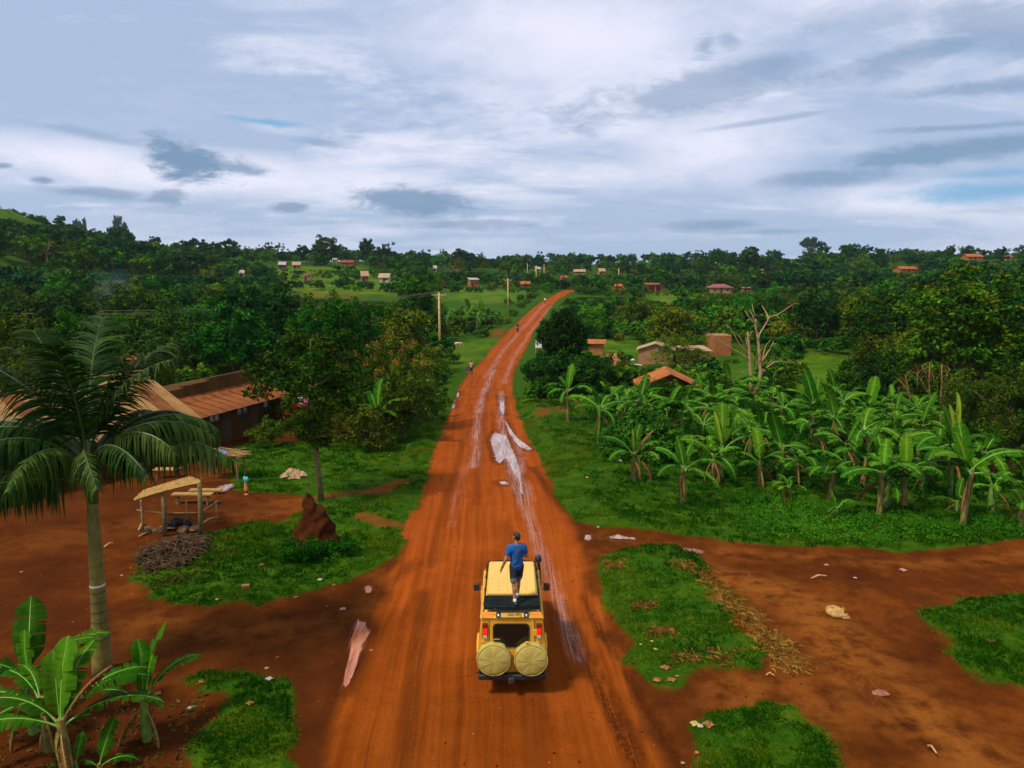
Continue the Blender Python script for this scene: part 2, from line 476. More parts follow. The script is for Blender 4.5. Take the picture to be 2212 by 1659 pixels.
ISLAND_C = outline([(1980, 1322), (2030, 1303), (2110, 1290), (2212, 1281), (2420, 1275), (2450, 1520), (2212, 1491), (2130, 1467), (2065, 1432), (2045, 1385), (2005, 1350)])
PATCH = outline([(365, 1478), (400, 1455), (460, 1440), (540, 1442), (600, 1478), (638, 1510), (650, 1580), (655, 1659), (670, 1760), (430, 1760), (400, 1640), (470, 1560), (455, 1520), (400, 1500)])
STRAW = outline([(1500, 1245), (1560, 1265), (1640, 1335), (1720, 1400), (1745, 1450), (1700, 1462), (1660, 1420), (1600, 1345), (1530, 1290)])
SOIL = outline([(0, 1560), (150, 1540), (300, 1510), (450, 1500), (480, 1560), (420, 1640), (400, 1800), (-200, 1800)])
MEADOWS = [outline(p) for p in ([(560, 580), (640, 574), (770, 572), (860, 596), (880, 622), (845, 640), (760, 634), (690, 640), (620, 625)],
                                [(960, 618), (1060, 618), (1140, 630), (1130, 648), (1060, 655), (960, 650)],
                                [(1580, 765), (1800, 762), (1850, 790), (1840, 830), (1700, 850), (1600, 830)],
                                [(-200, 380), (-60, 400), (0, 442), (60, 470), (40, 488), (-40, 485), (-200, 480)],
                                [(1400, 628), (1480, 634), (1500, 655), (1440, 664), (1390, 650)], [(960, 735), (1080, 735), (1035, 775), (985, 790), (945, 765)],
                                [(1640, 552), (1735, 549), (1730, 562), (1800, 566), (1790, 574), (1650, 570)], [(1290, 735), (1380, 735), (1400, 770), (1320, 790)],
                                [(130, 520), (180, 518), (190, 530), (140, 534)], [(150, 545), (230, 548), (225, 560), (150, 560)])]
BARE = [outline(p) for p in ([(630, 628), (700, 626), (790, 632), (780, 645), (640, 646)], [(185, 528), (232, 528), (228, 537), (186, 537)],
                             [(1738, 550), (1765, 549), (1762, 562), (1742, 561)], [(1937, 581), (1990, 580), (1985, 590), (1940, 590)],
                             [(1060, 712), (1110, 712), (1085, 732), (1060, 728)], [(1150, 820), (1200, 818), (1215, 845), (1160, 850)], [(1620, 778), (1680, 776), (1700, 783), (1630, 785)],
                             [(1360, 778), (1420, 776), (1415, 792), (1370, 792)], [(1150, 890), (1200, 888), (1190, 912), (1155, 915)], [(1195, 880), (1225, 880), (1225, 895), (1200, 898)], [(770, 1112), (800, 1108), (830, 1128), (880, 1135), (880, 1142), (825, 1137)])]
PATHS = [(outline([(700, 1074), (760, 1066), (820, 1062), (870, 1040)]), 0.35), (outline([(780, 1116), (825, 1134), (890, 1139)]), 0.4)]
WETS = [(outline([(1083, 845), (1082, 900), (1086, 940), (1096, 985), (1107, 1030), (1125, 1072), (1142, 1112), (1160, 1170), (1182, 1225), (1202, 1290), (1224, 1350), (1252, 1425)]), 0.26, 1.0),
        (outline([(1066, 800), (1042, 850), (1032, 900), (1028, 960), (1022, 1010)]), 0.30, 1.0), (outline([(1180, 652), (1122, 715), (1078, 770), (1050, 815)]), 0.30, 0.6),
        (outline([(1192, 660), (1145, 718), (1108, 775), (1088, 830)]), 0.28, 0.6), (outline([(1110, 940), (1125, 985), (1125, 1030), (1145, 1080)]), 0.22, 0.9),
        
        (outline([(1005, 1010), (985, 1070), (975, 1140)]), .2, .3)]
PALE = [(outline([(1480, 1225), (1620, 1262), (1740, 1310), (1810, 1380), (1860, 1450), (1960, 1520), (2100, 1640)]), 1.0, 1.0), (outline([(1600, 1500), (1800, 1520), (1960, 1560)]), .9, .6), (outline([(1300, 1160), (1600, 1200), (1900, 1215), (2212, 1200)]), .5, .6), (outline([(300, 1360), (560, 1370), (760, 1345), (900, 1290)]), .9, .7), (outline([(0, 1180), (200, 1150), (500, 1110), (640, 1090)]), 1.0, .5)]
MOIST = [(outline([(1200, 1320), (1245, 1400), (1300, 1500), (1350, 1600), (1400, 1720)]), .16, 1.), (outline([(1262, 1290), (1300, 1370), (1345, 1440), (1410, 1545), (1470, 1650), (1500, 1720)]), .14, 1.), (outline([(1215, 1300), (1262, 1390), (1330, 1510), (1390, 1640)]), .12, .8), (outline([(700, 1570), (715, 1520), (740, 1462)]), .14, .9), (outline([(915, 1280), (900, 1420), (885, 1560), (872, 1700)]), .22, .6), (outline([(1010, 930), (985, 1010), (960, 1100), (930, 1220)]), .2, .5), (outline([(1150, 1010), (1200, 1080), (1250, 1130), (1330, 1180), (1460, 1200)]), .22, .8), (outline([(1230, 1120), (1300, 1190), (1360, 1200)]), .2, .7), (outline([(1600, 1200), (1760, 1215), (1900, 1205), (2100, 1195)]), .3, .7), (outline([(1880, 1470), (1910, 1480), (1930, 1510), (1890, 1520), (1860, 1500)]), .25, .7),
         (outline([(1090, 1130), (1130, 1300), (1150, 1480), (1165, 1700)]), .25, .4), (outline([(1070, 780), (1048, 860), (1038, 960), (1030, 1090)]), .2, .5), (outline([(450, 1345), (640, 1330), (780, 1300), (900, 1215)]), .3, .5), (outline([(400, 1390), (600, 1400), (760, 1330)]), .25, .4)]
PUDDLES = [('long puddle of pale muddy water filling the ruts of the road', [(1059, 950), (1063, 938), (1070, 931), (1084, 938), (1094, 938), (1103, 962), (1116, 988), (1125, 1023), (1131, 1072), (1126, 1070), (1119, 1040), (1110, 1018), (1098, 994), (1088, 990), (1079, 1002), (1072, 996), (1066, 978)]),
           ('thin arm of water curving beside the long road puddle', [(1090, 906), (1095, 914), (1104, 932), (1117, 950), (1135, 960), (1152, 971), (1140, 973), (1122, 965), (1108, 950), (1098, 932)]), ('short dash of water below the long road puddle', [(1078, 1039), (1088, 1038), (1098, 1042), (1096, 1047), (1084, 1046)]),
           ('pink muddy puddle shaped like a carrot beside the road', [(773, 1336), (786, 1345), (799, 1364), (794, 1374), (785, 1392), (774, 1428), (760, 1462), (746, 1488), (740, 1486), (746, 1455), (752, 1420), (753, 1395), (762, 1372), (767, 1350)]),
           ('small round puddle at the edge of the grass verge', [(786, 1268), (796, 1263), (806, 1270), (802, 1281), (790, 1280)]),
           ('small bright puddle where the side track leaves the road', [(1264, 1156), (1277, 1153), (1279, 1164), (1270, 1168), (1264, 1164)]),
           ('pale clay puddle streaked along the side track', [(1312, 1159), (1335, 1155), (1372, 1162), (1376, 1166), (1345, 1164), (1322, 1164)]),
           ('thin orange puddle in the bend of the side track', [(1455, 1180), (1490, 1184), (1524, 1190), (1515, 1196), (1470, 1190)]),
           ('small dull puddle in the middle of the side track', [(1880, 1490), (1900, 1487), (1922, 1499), (1905, 1506), (1884, 1500)]),
           ('white puddle in the ditch beside the road', [(979, 862), (985, 864), (983, 880), (974, 884)]), ('narrow white puddle in the ditch near walkers', [(985, 846), (991, 844), (991, 856), (985, 860)]),
           ('narrow rut full of bright water further up the road', [(1079, 852), (1087, 856), (1090, 880), (1088, 898), (1080, 886)]),
           ('bright puddle beside the benches in the dirt yard', [(470, 1054), (482, 1046), (502, 1044), (505, 1051), (490, 1060), (474, 1062)])]
PUDDLE_W = [(lab, outline(p)) for lab, p in PUDDLES]

def _lat(i, j, seed):
    h = (i * 374761393 + j * 668265263 + seed * 974634777).astype(np.int64) & 0x7fffffff
    h = ((h ^ (h >> 13)) * 1274126177) & 0x7fffffff
    return ((h ^ (h >> 16)) & 0xffff) / 65535.0
def _vn(x, y, seed):
    i, j = np.floor(x).astype(np.int64), np.floor(y).astype(np.int64); fx, fy = x - i, y - j
    fx, fy = fx * fx * (3 - 2 * fx), fy * fy * (3 - 2 * fy)
    return (_lat(i, j, seed) * (1 - fx) + _lat(i + 1, j, seed) * fx) * (1 - fy) + (_lat(i, j + 1, seed) * (1 - fx) + _lat(i + 1, j + 1, seed) * fx) * fy
def snoise(x, y, s, seed=0):
    """smooth value noise, three octaves, about -1..1; s is the wave number of the coarsest"""
    k = s / 3.0; x = np.asarray(x, float) * k + 31.7 * seed + 5000; y = np.asarray(y, float) * k + 17.3 * seed + 5000
    return ((_vn(x, y, seed) - .5) + (_vn(x * 2.13, y * 2.13, seed + 7) - .5) * .5 + (_vn(x * 4.3, y * 4.3, seed + 13) - .5) * .25) * 2.4
def sstep(x, a, b):
    t = np.clip((x - a) / (b - a), 0, 1); return t * t * (3 - 2 * t)
def surface(x, y):
    """what lies at (x, y): dict of 0..1 weights and a height offset"""
    n1 = snoise(x, y, 1.9, 1) * 0.22 + snoise(x, y, 5.3, 2) * 0.10
    lat, hw = road_lat(x, y)
    edge = (1 - np.abs(lat)) * hw
    far = np.clip(y / 60, 1, 4)
    road = sstep(edge + n1 * np.clip(26 / np.maximum(y, 1), .22, 1), -0.15, 0.35 * np.clip(far, 1, 2)) * (y < 300)
    near = (y < 110) & (np.abs(x) < 90)
    xn, yn = x[near], y[near]; nn = n1[near]
    def sd(poly, full=False):
        r = np.full(x.shape, -9.0)
        if full: return poly_sd(x, y, poly)
        r[near] = poly_sd(xn, yn, poly); return r
    yard, track = sd(YARD), sd(TRACK)
    dirt = np.maximum.reduce([road, sstep(yard + n1, -0.2, 0.35), sstep(track + n1, -0.2, 0.35)])
    isl = np.maximum.reduce([sd(ISLAND_A), sd(ISLAND_B), sd(ISLAND_C), sd(PATCH)])
    isl_w = sstep(isl + n1 * 1.25, -0.35, 0.45)
    dirt = dirt * (1 - isl_w)
    straw = sstep(sd(STRAW) + n1, -0.1, 0.5)
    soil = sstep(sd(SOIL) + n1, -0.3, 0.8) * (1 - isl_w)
    meadow = np.zeros_like(x); bare = np.zeros_like(x)
    farm = y > 40
    for m in MEADOWS:
        d = np.full(x.shape, -9.0); d[farm] = poly_sd(x[farm], y[farm], m)
        meadow = np.maximum(meadow, sstep(d + n1 * 9, -4, 5))
    d0 = np.full(x.shape, -9.0); d0[farm] = poly_sd(x[farm], y[farm], BARE[0]); straw = np.maximum(straw, .85 * sstep(d0 + n1 * 9, -3, 5))
    for m in BARE[1:]:
        d = poly_sd(x, y, m); meanr = np.hypot(*m.mean(0))
        bare = np.maximum(bare, sstep(d + n1 * meanr / 28, -0.2, 0.3 + meanr / 60))
    for l, wd in PATHS: bare = np.maximum(bare, sstep(line_d(x, y, l) + n1 * .6, wd + .15, wd - .15) * 0.9)
    pale = np.zeros_like(x); nearm = y < 130
    for l, wd, k in PALE:
        d = line_d(x[nearm], y[nearm], l) + n1[nearm] * .8
        pale[nearm] = np.maximum(pale[nearm], k * sstep(d, wd * 1.8, wd * .2))
    moist = np.zeros_like(x); nearm = y < 130
    for l, wd, k in MOIST:
        d = line_d(x[nearm], y[nearm], l) + n1[nearm] * .25
        moist[nearm] = np.maximum(moist[nearm], k * sstep(d, wd * 1.6, wd * .3))
    wet = np.zeros_like(x)
    for l, wd, k in WETS:
        d = line_d(x, y, l); wet = np.maximum(wet, k * sstep(d + n1 * 0.35, wd * (1 + y / 160) * 1.2, wd * 0.2))
    pud = np.zeros_like(x)
    for _, p in PUDDLE_W:
        dp = poly_sd(x[nearm], y[nearm], p) + n1[nearm] * .3; moist[nearm] = np.maximum(moist[nearm], .75 * sstep(dp, -.55, -.1))
        pud = np.maximum(pud, sstep(poly_sd(x, y, p) + n1 * 0.22, -0.03, 0.14))
    wet = np.maximum(wet, pud * .8)
    # ruts: long grooves along the road that wander a little
    wob = 0.10 * snoise(y * 0, y, 0.12, 21)
    fade = np.clip(1.3 - np.abs(lat), 0, 1) * np.clip(1.6 - y / 90, 0.15, 1)
    rut = np.zeros_like(x)
    for c, s_, dpt in ((-0.62, .035, .5), (-0.42, .05, 1), (-0.3, .03, .6), (-0.08, .04, .5), (0.12, .05, .8), (0.30, .045, .9), (0.47, .04, 1.1), (0.58, .03, 1.2), (0.70, .05, .9), (0.84, .03, .8)):
        rut -= dpt * np.exp(-((lat - c - wob) / s_) ** 2)
        rut += 0.5 * dpt * np.exp(-((lat - c - wob - 2.0 * s_) / s_) ** 2)
    dh = 0.018 * rut * fade * road * (1 - pud) * (.6 + .6 * snoise(x * .3, y, .35, 22))
    dh += pud * (-0.022 + 0.022 * snoise((lat + wob) * hw * 2.4, y * 0.22, 4.2, 9))
    dh += 0.02 * snoise(x, y, 2.7, 4) * np.clip(1.4 - y / 100, 0, 1) * (1 - pud)
    trk = np.clip(np.maximum(sstep(track, 0, 1), sstep(yard, 0, 1)) - road, 0, 1)
    dh += trk * (1 - pud) * 0.025 * snoise(x * 0.6, y * 2.0, 1.6, 6)
    dh += isl_w * 0.05 + (1 - dirt) * 0.04 * (y < 80)
    dh += 0.25 * sstep(edge, -0.2, -1.6) * sstep(edge, -7, -2.5) * (x > 0) * (y > 22) * (y < 60) * (1 - np.maximum(dirt, 0))
    bank = sstep(edge, -0.1, -0.7) * sstep(edge, -2.6, -1.0) * (y > 40) * (y < 230) * (1 - dirt)
    dh += 0.12 * bank - 0.25 * sstep(edge, -0.2, -0.7) * sstep(edge, -1.6, -1.0) * (x < 0) * (y > 46) * (y < 75)
    dh -= .03 * moist * dirt
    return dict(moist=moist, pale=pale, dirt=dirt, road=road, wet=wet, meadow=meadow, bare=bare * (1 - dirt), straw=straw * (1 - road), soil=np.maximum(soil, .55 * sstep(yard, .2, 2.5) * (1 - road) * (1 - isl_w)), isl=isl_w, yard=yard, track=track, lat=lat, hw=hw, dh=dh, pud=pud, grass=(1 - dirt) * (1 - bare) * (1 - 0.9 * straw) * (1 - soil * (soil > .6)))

def axis(segs):
    out = []
    for a, b, s in segs:
        n = max(1, int(round((b - a) / s))); out += list(np.linspace(a, b, n, endpoint=False))
    return np.array(out + [segs[-1][1]])
gx = axis([(-2600, -900, 340), (-900, -400, 45), (-400, -120, 9), (-120, -45, 2.2), (-45, -24, .7), (-24, -9, .3), (-9, 9, .125), (9, 24, .28), (24, 45, .7), (45, 120, 2.2), (120, 400, 9), (400, 900, 45), (900, 2600, 340)])
gy = axis([(-400, -60, 40), (-60, 6, 5), (6, 11, .6), (11, 75, .22), (75, 130, 1.0), (130, 280, 2.2), (280, 600, 8), (600, 1000, 40), (1000, 4200, 320)])
GX, GY = np.meshgrid(gx, gy)
px, py = GX.ravel(), GY.ravel()
SF = surface(px, py)
pz = Hn(px, py) + SF['dh']
nx, ny = len(gx), len(gy)
def ground_h(x, y):
    """height of the finished ground including its relief"""
    x = np.atleast_1d(np.asarray(x, float)); y = np.atleast_1d(np.asarray(y, float))
    i = np.clip(np.searchsorted(gx, x) - 1, 0, nx - 2); j = np.clip(np.searchsorted(gy, y) - 1, 0, ny - 2)
    fx = (x - gx[i]) / (gx[i + 1] - gx[i]); fy = (y - gy[j]) / (gy[j + 1] - gy[j])
    Z = pz.reshape(ny, nx)
    return (Z[j, i] * (1 - fx) + Z[j, i + 1] * fx) * (1 - fy) + (Z[j + 1, i] * (1 - fx) + Z[j + 1, i + 1] * fx) * fy
def gh(x, y): return float(ground_h(x, y)[0])

def earth_material():
    m = bpy.data.materials.new('earth'); m.use_nodes = True
    t = NT(m.node_tree); p = t.n['Principled BSDF']
    P = t.geo()['Position']
    A = {k: t.attr(k)['Fac'] for k in ('dirt', 'road', 'wet', 'meadow', 'bare', 'straw', 'soil', 'moist', 'pale')}
    RU = t.attr('rutuv')['Vector']
    n_big = t.noise(P, 0.35, 4, 0.55); n_mid = t.noise(P, 1.6, 5, 0.6); n_fine = t.noise(P, 9, 5, 0.65); n_grit = t.noise(P, 34, 3, 0.7)
    wv = t.math('MULTIPLY', t.math('SUBTRACT', t.noise(t.vmath('MULTIPLY', RU, (0.10, 0.13, 1)), 1.0, 3, 0.5), 0.5), 0.55)
    RU = t.vmath('ADD', RU, t.comb(wv, 0.0, 0.0))
    strk = t.noise(t.vmath('MULTIPLY', RU, (3.6, 0.07, 1)), 1.0, 5, 0.60, 0.4)
    strk2 = t.noise(t.vmath('MULTIPLY', RU, (15.0, 0.30, 1)), 1.0, 4, 0.65, 0.5)
    # laterite
    streak = t.math('ADD', t.math('MULTIPLY', strk, 0.50), t.math('ADD', t.math('MULTIPLY', strk2, 0.14), t.math('ADD', t.math('MULTIPLY', n_big, 0.22), t.math('MULTIPLY', n_mid, 0.14))))
    roadc = t.ramp(streak, [(0.33, (0.125, 0.023, 0.0022)), (0.45, (0.215, 0.042, 0.0036)), (0.56, (0.285, 0.060, 0.0062)), (0.70, (0.35, 0.084, 0.012))])
    near_dim = t.ss(t.math('ADD', t.xyz(P)[1], t.math('MULTIPLY', n_big, 14.0)), 34.0, 18.0)
    roadc = t.mix(t.math('MULTIPLY', near_dim, 0.75), roadc, (0.62, 0.70, 0.50), 'MULTIPLY')  # near road darker: trampled earth, plus vignette painted into its colour
    yardc = t.ramp(t.math('ADD', t.math('MULTIPLY', n_big, 0.6), t.math('MULTIPLY', n_mid, 0.4)), [(0.34, (0.045, 0.0105, 0.0017)), (0.5, (0.085, 0.0205, 0.0027)), (0.66, (0.16, 0.042, 0.0045))])
    yardc = t.mix(t.math('MULTIPLY', A['pale'], t.ss(n_mid, .30, .62)), yardc, (0.20, 0.062, 0.0085))
    soilc = t.mix(A['road'], yardc, roadc)
    soilc = t.mix(t.math('MULTIPLY', A['soil'], 0.8), soilc, (0.055, 0.014, 0.003))  # brown soil; over the yard it also paints in vignette darkness
    soilc = t.mix(0.45, soilc, t.mix(n_fine, (0.55, 0.55, 0.55), (1.5, 1.5, 1.5)), 'MULTIPLY')
    clod = t.ss(t.noise(t.vmath('MULTIPLY', P, (1.0, 2.2, 1.0)), 5.0, 4, 0.7), 0.60, 0.70)
    soilc = t.mix(t.math('MULTIPLY', clod, 0.55), soilc, (0.055, 0.012, 0.002))
    peb = t.ss(t.voro(P, 4.2), 0.10, 0.05)
    soilc = t.mix(t.math('MULTIPLY', peb, t.ss(n_mid, 0.5, 0.6)), soilc, (0.28, 0.11, 0.04))
    soilc = t.mix(t.math('MULTIPLY', A['moist'], t.ss(t.math('ADD', t.math('MULTIPLY', n_fine, .5), t.math('MULTIPLY', strk2, .5)), .34, .56)), soilc, (0.055, 0.0125, 0.002))
    wetm = t.math('MULTIPLY', A['wet'], t.ss(t.math('ADD', t.math('MULTIPLY', n_fine, 0.3), t.math('MULTIPLY', strk2, 0.7)), 0.40, 0.57))
    soilc = t.mix(t.math('MULTIPLY', wetm, 0.75), soilc, (0.34, 0.125, 0.065))
    # turf
    g1 = t.ramp(t.math('ADD', t.math('MULTIPLY', n_mid, 0.5), t.math('MULTIPLY', n_fine, 0.5)), [(0.34, (0.010, 0.034, 0.001)), (0.5, (0.022, 0.070, 0.002)), (0.64, (0.070, 0.098, 0.004))])
    nm2 = t.math('ADD', t.math('MULTIPLY', t.noise(P, 0.16, 5, 0.65), 0.6), t.math('MULTIPLY', n_mid, 0.4))
    mead = t.ramp(nm2, [(0.34, (0.010, 0.055, 0.002)), (0.45, (0.034, 0.100, 0.003)), (0.54, (0.080, 0.135, 0.005)), (0.66, (0.150, 0.125, 0.010))])
    g = t.mix(A['meadow'], g1, mead)
    rock = t.ss(t.noise(P, 0.06, 3, 0.6), 0.5, 0.7)
    g = t.mix(t.math('MULTIPLY', rock, 0.35), g, (0.05, 0.08, 0.005))
    g = t.mix(A['bare'], g, t.mix(n_mid, (0.10, 0.024, 0.004), (0.20, 0.060, 0.012)))
    strawc = t.mix(t.ss(n_fine, 0.38, 0.62), (0.08, 0.022, 0.004), (0.28, 0.13, 0.02))
    d = t.ss(t.math('ADD', A['dirt'], t.math('MULTIPLY', t.math('SUBTRACT', t.math('ADD', t.math('MULTIPLY', n_fine, .5), t.math('ADD', t.math('MULTIPLY', n_mid, .3), t.math('MULTIPLY', n_grit, .2))), 0.5), 1.5)), 0.25, 0.68)
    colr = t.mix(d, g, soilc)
    colr = t.mix(t.math('MULTIPLY', A['straw'], t.math('MULTIPLY', t.ss(n_mid, 0.42, 0.58), .7)), colr, strawc)
    t.put(colr, p.inputs['Base Color'])
    rough = t.math('SUBTRACT', 0.9, t.math('MULTIPLY', wetm, 0.55))
    t.put(rough, p.inputs['Roughness'])
    t.put(t.mr(wetm, 0, 1, 0.02, 0.5), p.inputs['Specular IOR Level'])
    hgt = t.math('ADD', t.math('MULTIPLY', n_fine, 0.7), t.math('ADD', t.math('MULTIPLY', n_grit, 0.35), t.math('MULTIPLY', t.math('MULTIPLY', strk2, A['road']), 0.5)))
    hgt = t.math('MULTIPLY', hgt, t.mr(wetm, 0, 1, 1, 0.25))
    t.l.new(t.bump(hgt, 0.55, 0.06), p.inputs['Normal'])
    return m
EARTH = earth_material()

quads = (np.arange(ny - 1)[:, None] * nx + np.arange(nx - 1)[None, :]).ravel()
Q = np.stack([quads, quads + 1, quads + nx + 1, quads + nx], 1)
cxm = px[Q].mean(1); cym = py[Q].mean(1)
rd, tk, yd = SF['road'][Q].mean(1), SF['track'][Q].mean(1), SF['yard'][Q].mean(1)
isq = SF['isl'][Q].mean(1)
reg = np.zeros(len(Q), int)
reg[(yd > 0)] = 2; reg[(tk > 0)] = 3; reg[(rd > 0.5)] = 1
reg[isq > 0.5] = 0
Zg = pz.reshape(ny, nx)
dzdx = np.gradient(Zg, gx, axis=1).ravel(); dzdy = np.gradient(Zg, gy, axis=0).ravel()
NRM = np.stack([-dzdx, -dzdy, np.ones_like(dzdx)], 1); NRM /= np.linalg.norm(NRM, axis=1)[:, None]
rutuv = np.stack([SF['lat'] * SF['hw'], py, np.zeros_like(py)], 1)
for k, nm in enumerate(('ground', 'road', 'dirt_yard', 'side_track')):
    q = Q[reg == k]
    used = np.unique(q); remap = np.full(len(px), -1); remap[used] = np.arange(len(used))
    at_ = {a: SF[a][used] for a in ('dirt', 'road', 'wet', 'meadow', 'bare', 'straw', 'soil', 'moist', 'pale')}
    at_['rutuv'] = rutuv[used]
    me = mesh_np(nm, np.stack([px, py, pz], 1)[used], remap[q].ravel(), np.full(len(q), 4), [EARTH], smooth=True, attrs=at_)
    me.normals_split_custom_set_from_vertices(NRM[used].tolist())
    tag(link(nm, me), kind='structure')

# ------------------------------------------------------------------ puddles
def water_mat(name, col, rough):
    m = bpy.data.materials.new(name); m.use_nodes = True
    t = NT(m.node_tree); p = t.n['Principled BSDF']
    P = t.geo()['Position']
    n = t.noise(t.vmath('MULTIPLY', P, (5.0, 0.45, 1)), 1.0, 4, 0.6, .4)
    t.put(t.mix(t.ss(n, .38, .66), (col[0] * .55, col[1] * .36, col[2] * .22), tuple(min(1, c * 1.08) for c in col)), p.inputs['Base Color'])
    p.inputs['Roughness'].default_value = rough
    p.inputs['Specular IOR Level'].default_value = 0.5; p.inputs['IOR'].default_value = 1.5
    t.l.new(t.bump(t.noise(P, 5, 3, 0.6), 0.06, 0.02), p.inputs['Normal'])
    n2 = t.noise(t.vmath('MULTIPLY', P, (6.0, 1.1, 1)), 1.0, 5, 0.65, .3)
    fac = t.ss(t.math('ADD', t.attr('depth')['Fac'], t.math('MULTIPLY', t.math('SUBTRACT', n2, .5), 2.6)), .12, .62)
    tr = t.n.new('ShaderNodeBsdfTransparent'); mx = t.n.new('ShaderNodeMixShader'); t.put(fac, mx.inputs[0]); t.l.new(tr.outputs[0], mx.inputs[1]); t.l.new(p.outputs[0], mx.inputs[2]); t.l.new(mx.outputs[0], t.n['Material Output'].inputs[0])
    return m
MUD_PALE_SHEEN = water_mat('muddy_water_pale_sheen', (0.42, 0.27, 0.215), 0.03)  # pale silt tone with the sky's reflection painted into the base colour
MUD_PINK = water_mat('muddy_water_pink', (0.50, 0.185, 0.085), 0.06)
MUD_ORANGE = water_mat('muddy_water_orange', (0.34, 0.11, 0.02), 0.15)
for i, (lab, poly) in enumerate(PUDDLE_W):
    c = poly.mean(0)
    pts = []
    for a, b in zip(poly, np.roll(poly, -1, 0)):
        L = np.hypot(*(b - a)); n = max(2, int(L / 0.12))
        for q in range(n): pts.append(a + (b - a) * q / n)
    pts = np.array(pts)
    off = snoise(pts[:, 0], pts[:, 1], 7, i) * 0.07 + snoise(pts[:, 0], pts[:, 1], 17, i + 3) * 0.04
    dirs = pts - c; dirs /= np.maximum(np.hypot(dirs[:, 0], dirs[:, 1])[:, None], 1e-3)
    rad = np.hypot(*(pts - c).T).mean()
    pts = pts + dirs * (off * min(1, rad / 0.5) + .03)[:, None]
    zc = Hn(c[0], c[1])
    zz_ = Hn(pts[:, 0], pts[:, 1]) - 0.006
    vs = [(c[0], c[1], float(zc) - 0.006)] + [(x, y, z) for (x, y), z in zip(pts, zz_)]
    inner = pts + (c - pts) * np.clip(.22 / np.maximum(np.hypot(*(pts - c).T), .1), .12, .6)[:, None]
    vs += [(x, y, float(Hn(x, y)) - 0.006) for x, y in inner]
    n = len(pts); fs = []
    for q in range(n):
        r_ = (q + 1) % n
        fs.append((1 + q, 1 + r_, 1 + n + r_, 1 + n + q)); fs.append((0, 1 + n + q, 1 + n + r_))
    me = bpy.data.meshes.new('puddle'); me.from_pydata(vs, [], fs)
    da = me.attributes.new('depth', 'FLOAT', 'POINT'); da.data.foreach_set('value', np.array([1.0] + [0.0] * n + [1.0] * n, np.float32))
    me.materials.append(MUD_PINK if i in (3, 4) else MUD_ORANGE if i in (7, 8) else MUD_PALE_SHEEN)
    tag(link('puddle', me), lab, kind='structure')
# ------------------------------------------------------------------ foliage materials and crown meshes
def leaf_mat(name, lo, mid, hi, rough=0.65, spec=0.03, trans=0.09, hue=0.10):
    m = bpy.data.materials.new(name); m.use_nodes = True
    t = NT(m.node_tree); p = t.n['Principled BSDF']; out = t.n['Material Output']
    tint = t.attr('tint')['Fac']
    rnd = t.n.new('ShaderNodeObjectInfo').outputs['Random']
    f = t.math('ADD', tint, t.math('MULTIPLY', t.math('SUBTRACT', rnd, 0.5), 0.35))
    c = t.ramp(f, [(0.10, lo), (0.5, mid), (0.92, hi)])
    h = t.n.new('ShaderNodeHueSaturation')
    t.put(t.mr(t.math('FRACT', t.math('MULTIPLY', rnd, 7.31)), 0, 1, 0.5 - hue * 0.3, 0.5 + hue * 0.25), h.inputs['Hue'])
    t.put(t.mr(t.math('FRACT', t.math('MULTIPLY', rnd, 3.77)), 0, 1, 0.78, 1.25), h.inputs['Value'])
    t.l.new(c, h.inputs['Color']); c = h.outputs[0]
    t.put(c, p.inputs['Base Color']); p.inputs['Roughness'].default_value = rough
    p.inputs['Specular IOR Level'].default_value = spec
    tr = t.n.new('ShaderNodeBsdfTranslucent')
    t.put(t.mix(1.0, c, (1.15, 1.15, 0.6), 'MULTIPLY'), tr.inputs[0])
    mx = t.n.new('ShaderNodeMixShader'); mx.inputs[0].default_value = trans
    t.l.new(p.outputs[0], mx.inputs[1]); t.l.new(tr.outputs[0], mx.inputs[2]); t.l.new(mx.outputs[0], out.inputs[0])
    return m
LM = dict(
    dark=leaf_mat('leaf_dark', (.004,.024,.003),(.009,.050,.004),(.035,.105,.007)),
    green=leaf_mat('leaf_green', (.006,.042,.002),(.020,.098,.003),(.085,.20,.006)),
    lime=leaf_mat('leaf_lime', (.014,.08,.003),(.04,.15,.005),(.11,.23,.008)),
    olive=leaf_mat('leaf_olive', (.018,.042,.002),(.055,.092,.003),(.15,.165,.006)),
    mango=leaf_mat('leaf_mango', (.010,.030,.002),(.026,.060,.003),(.10,.13,.006)),
    blue=leaf_mat('leaf_blue_green', (.004,.028,.006),(.009,.055,.011),(.028,.10,.018)),
    brown=leaf_mat('leaf_brown', (0.035, 0.018, 0.004), (0.08, 0.04, 0.007), (0.18, 0.095, 0.014)),
    blossom=leaf_mat('blossom_orange', (0.10, 0.055, 0.006), (0.22, 0.10, 0.012), (0.34, 0.18, 0.03), hue=0.02),
    grass=leaf_mat('grass_blade', (.008,.050,.0012),(.025,.100,.002),(.14,.165,.005), trans=0.3, hue=0.02),
    weed=leaf_mat('weed_leaf', (.006,.05,.002),(.016,.10,.003),(.06,.19,.006), trans=0.25, hue=0.02),
    straw=leaf_mat('straw_blade', (0.10, 0.05, 0.008), (0.26, 0.14, 0.022), (0.48, 0.30, 0.06), hue=0.02),
    creeper=leaf_mat('creeper_leaf', (.008,.065,.002),(.022,.135,.004),(.10,.26,.009), spec=0.06, rough=0.6),
)
def bark(name, c, c2, scale=9):
    return mat(name, c, 0.9, nscale=scale, namt=0.35, bump=0.6, bscale=scale * 3, stain=(c2, scale * 0.6, 0.7))
BARK = bark('bark', (0.10, 0.055, 0.022), (0.04, 0.025, 0.012))
BARK_PALE = bark('bark_pale', (0.36, 0.225, 0.095), (0.15, 0.08, 0.03), 14)
BARK_OLIVE = bark('bark_olive', (0.13, 0.10, 0.03), (0.05, 0.04, 0.015))

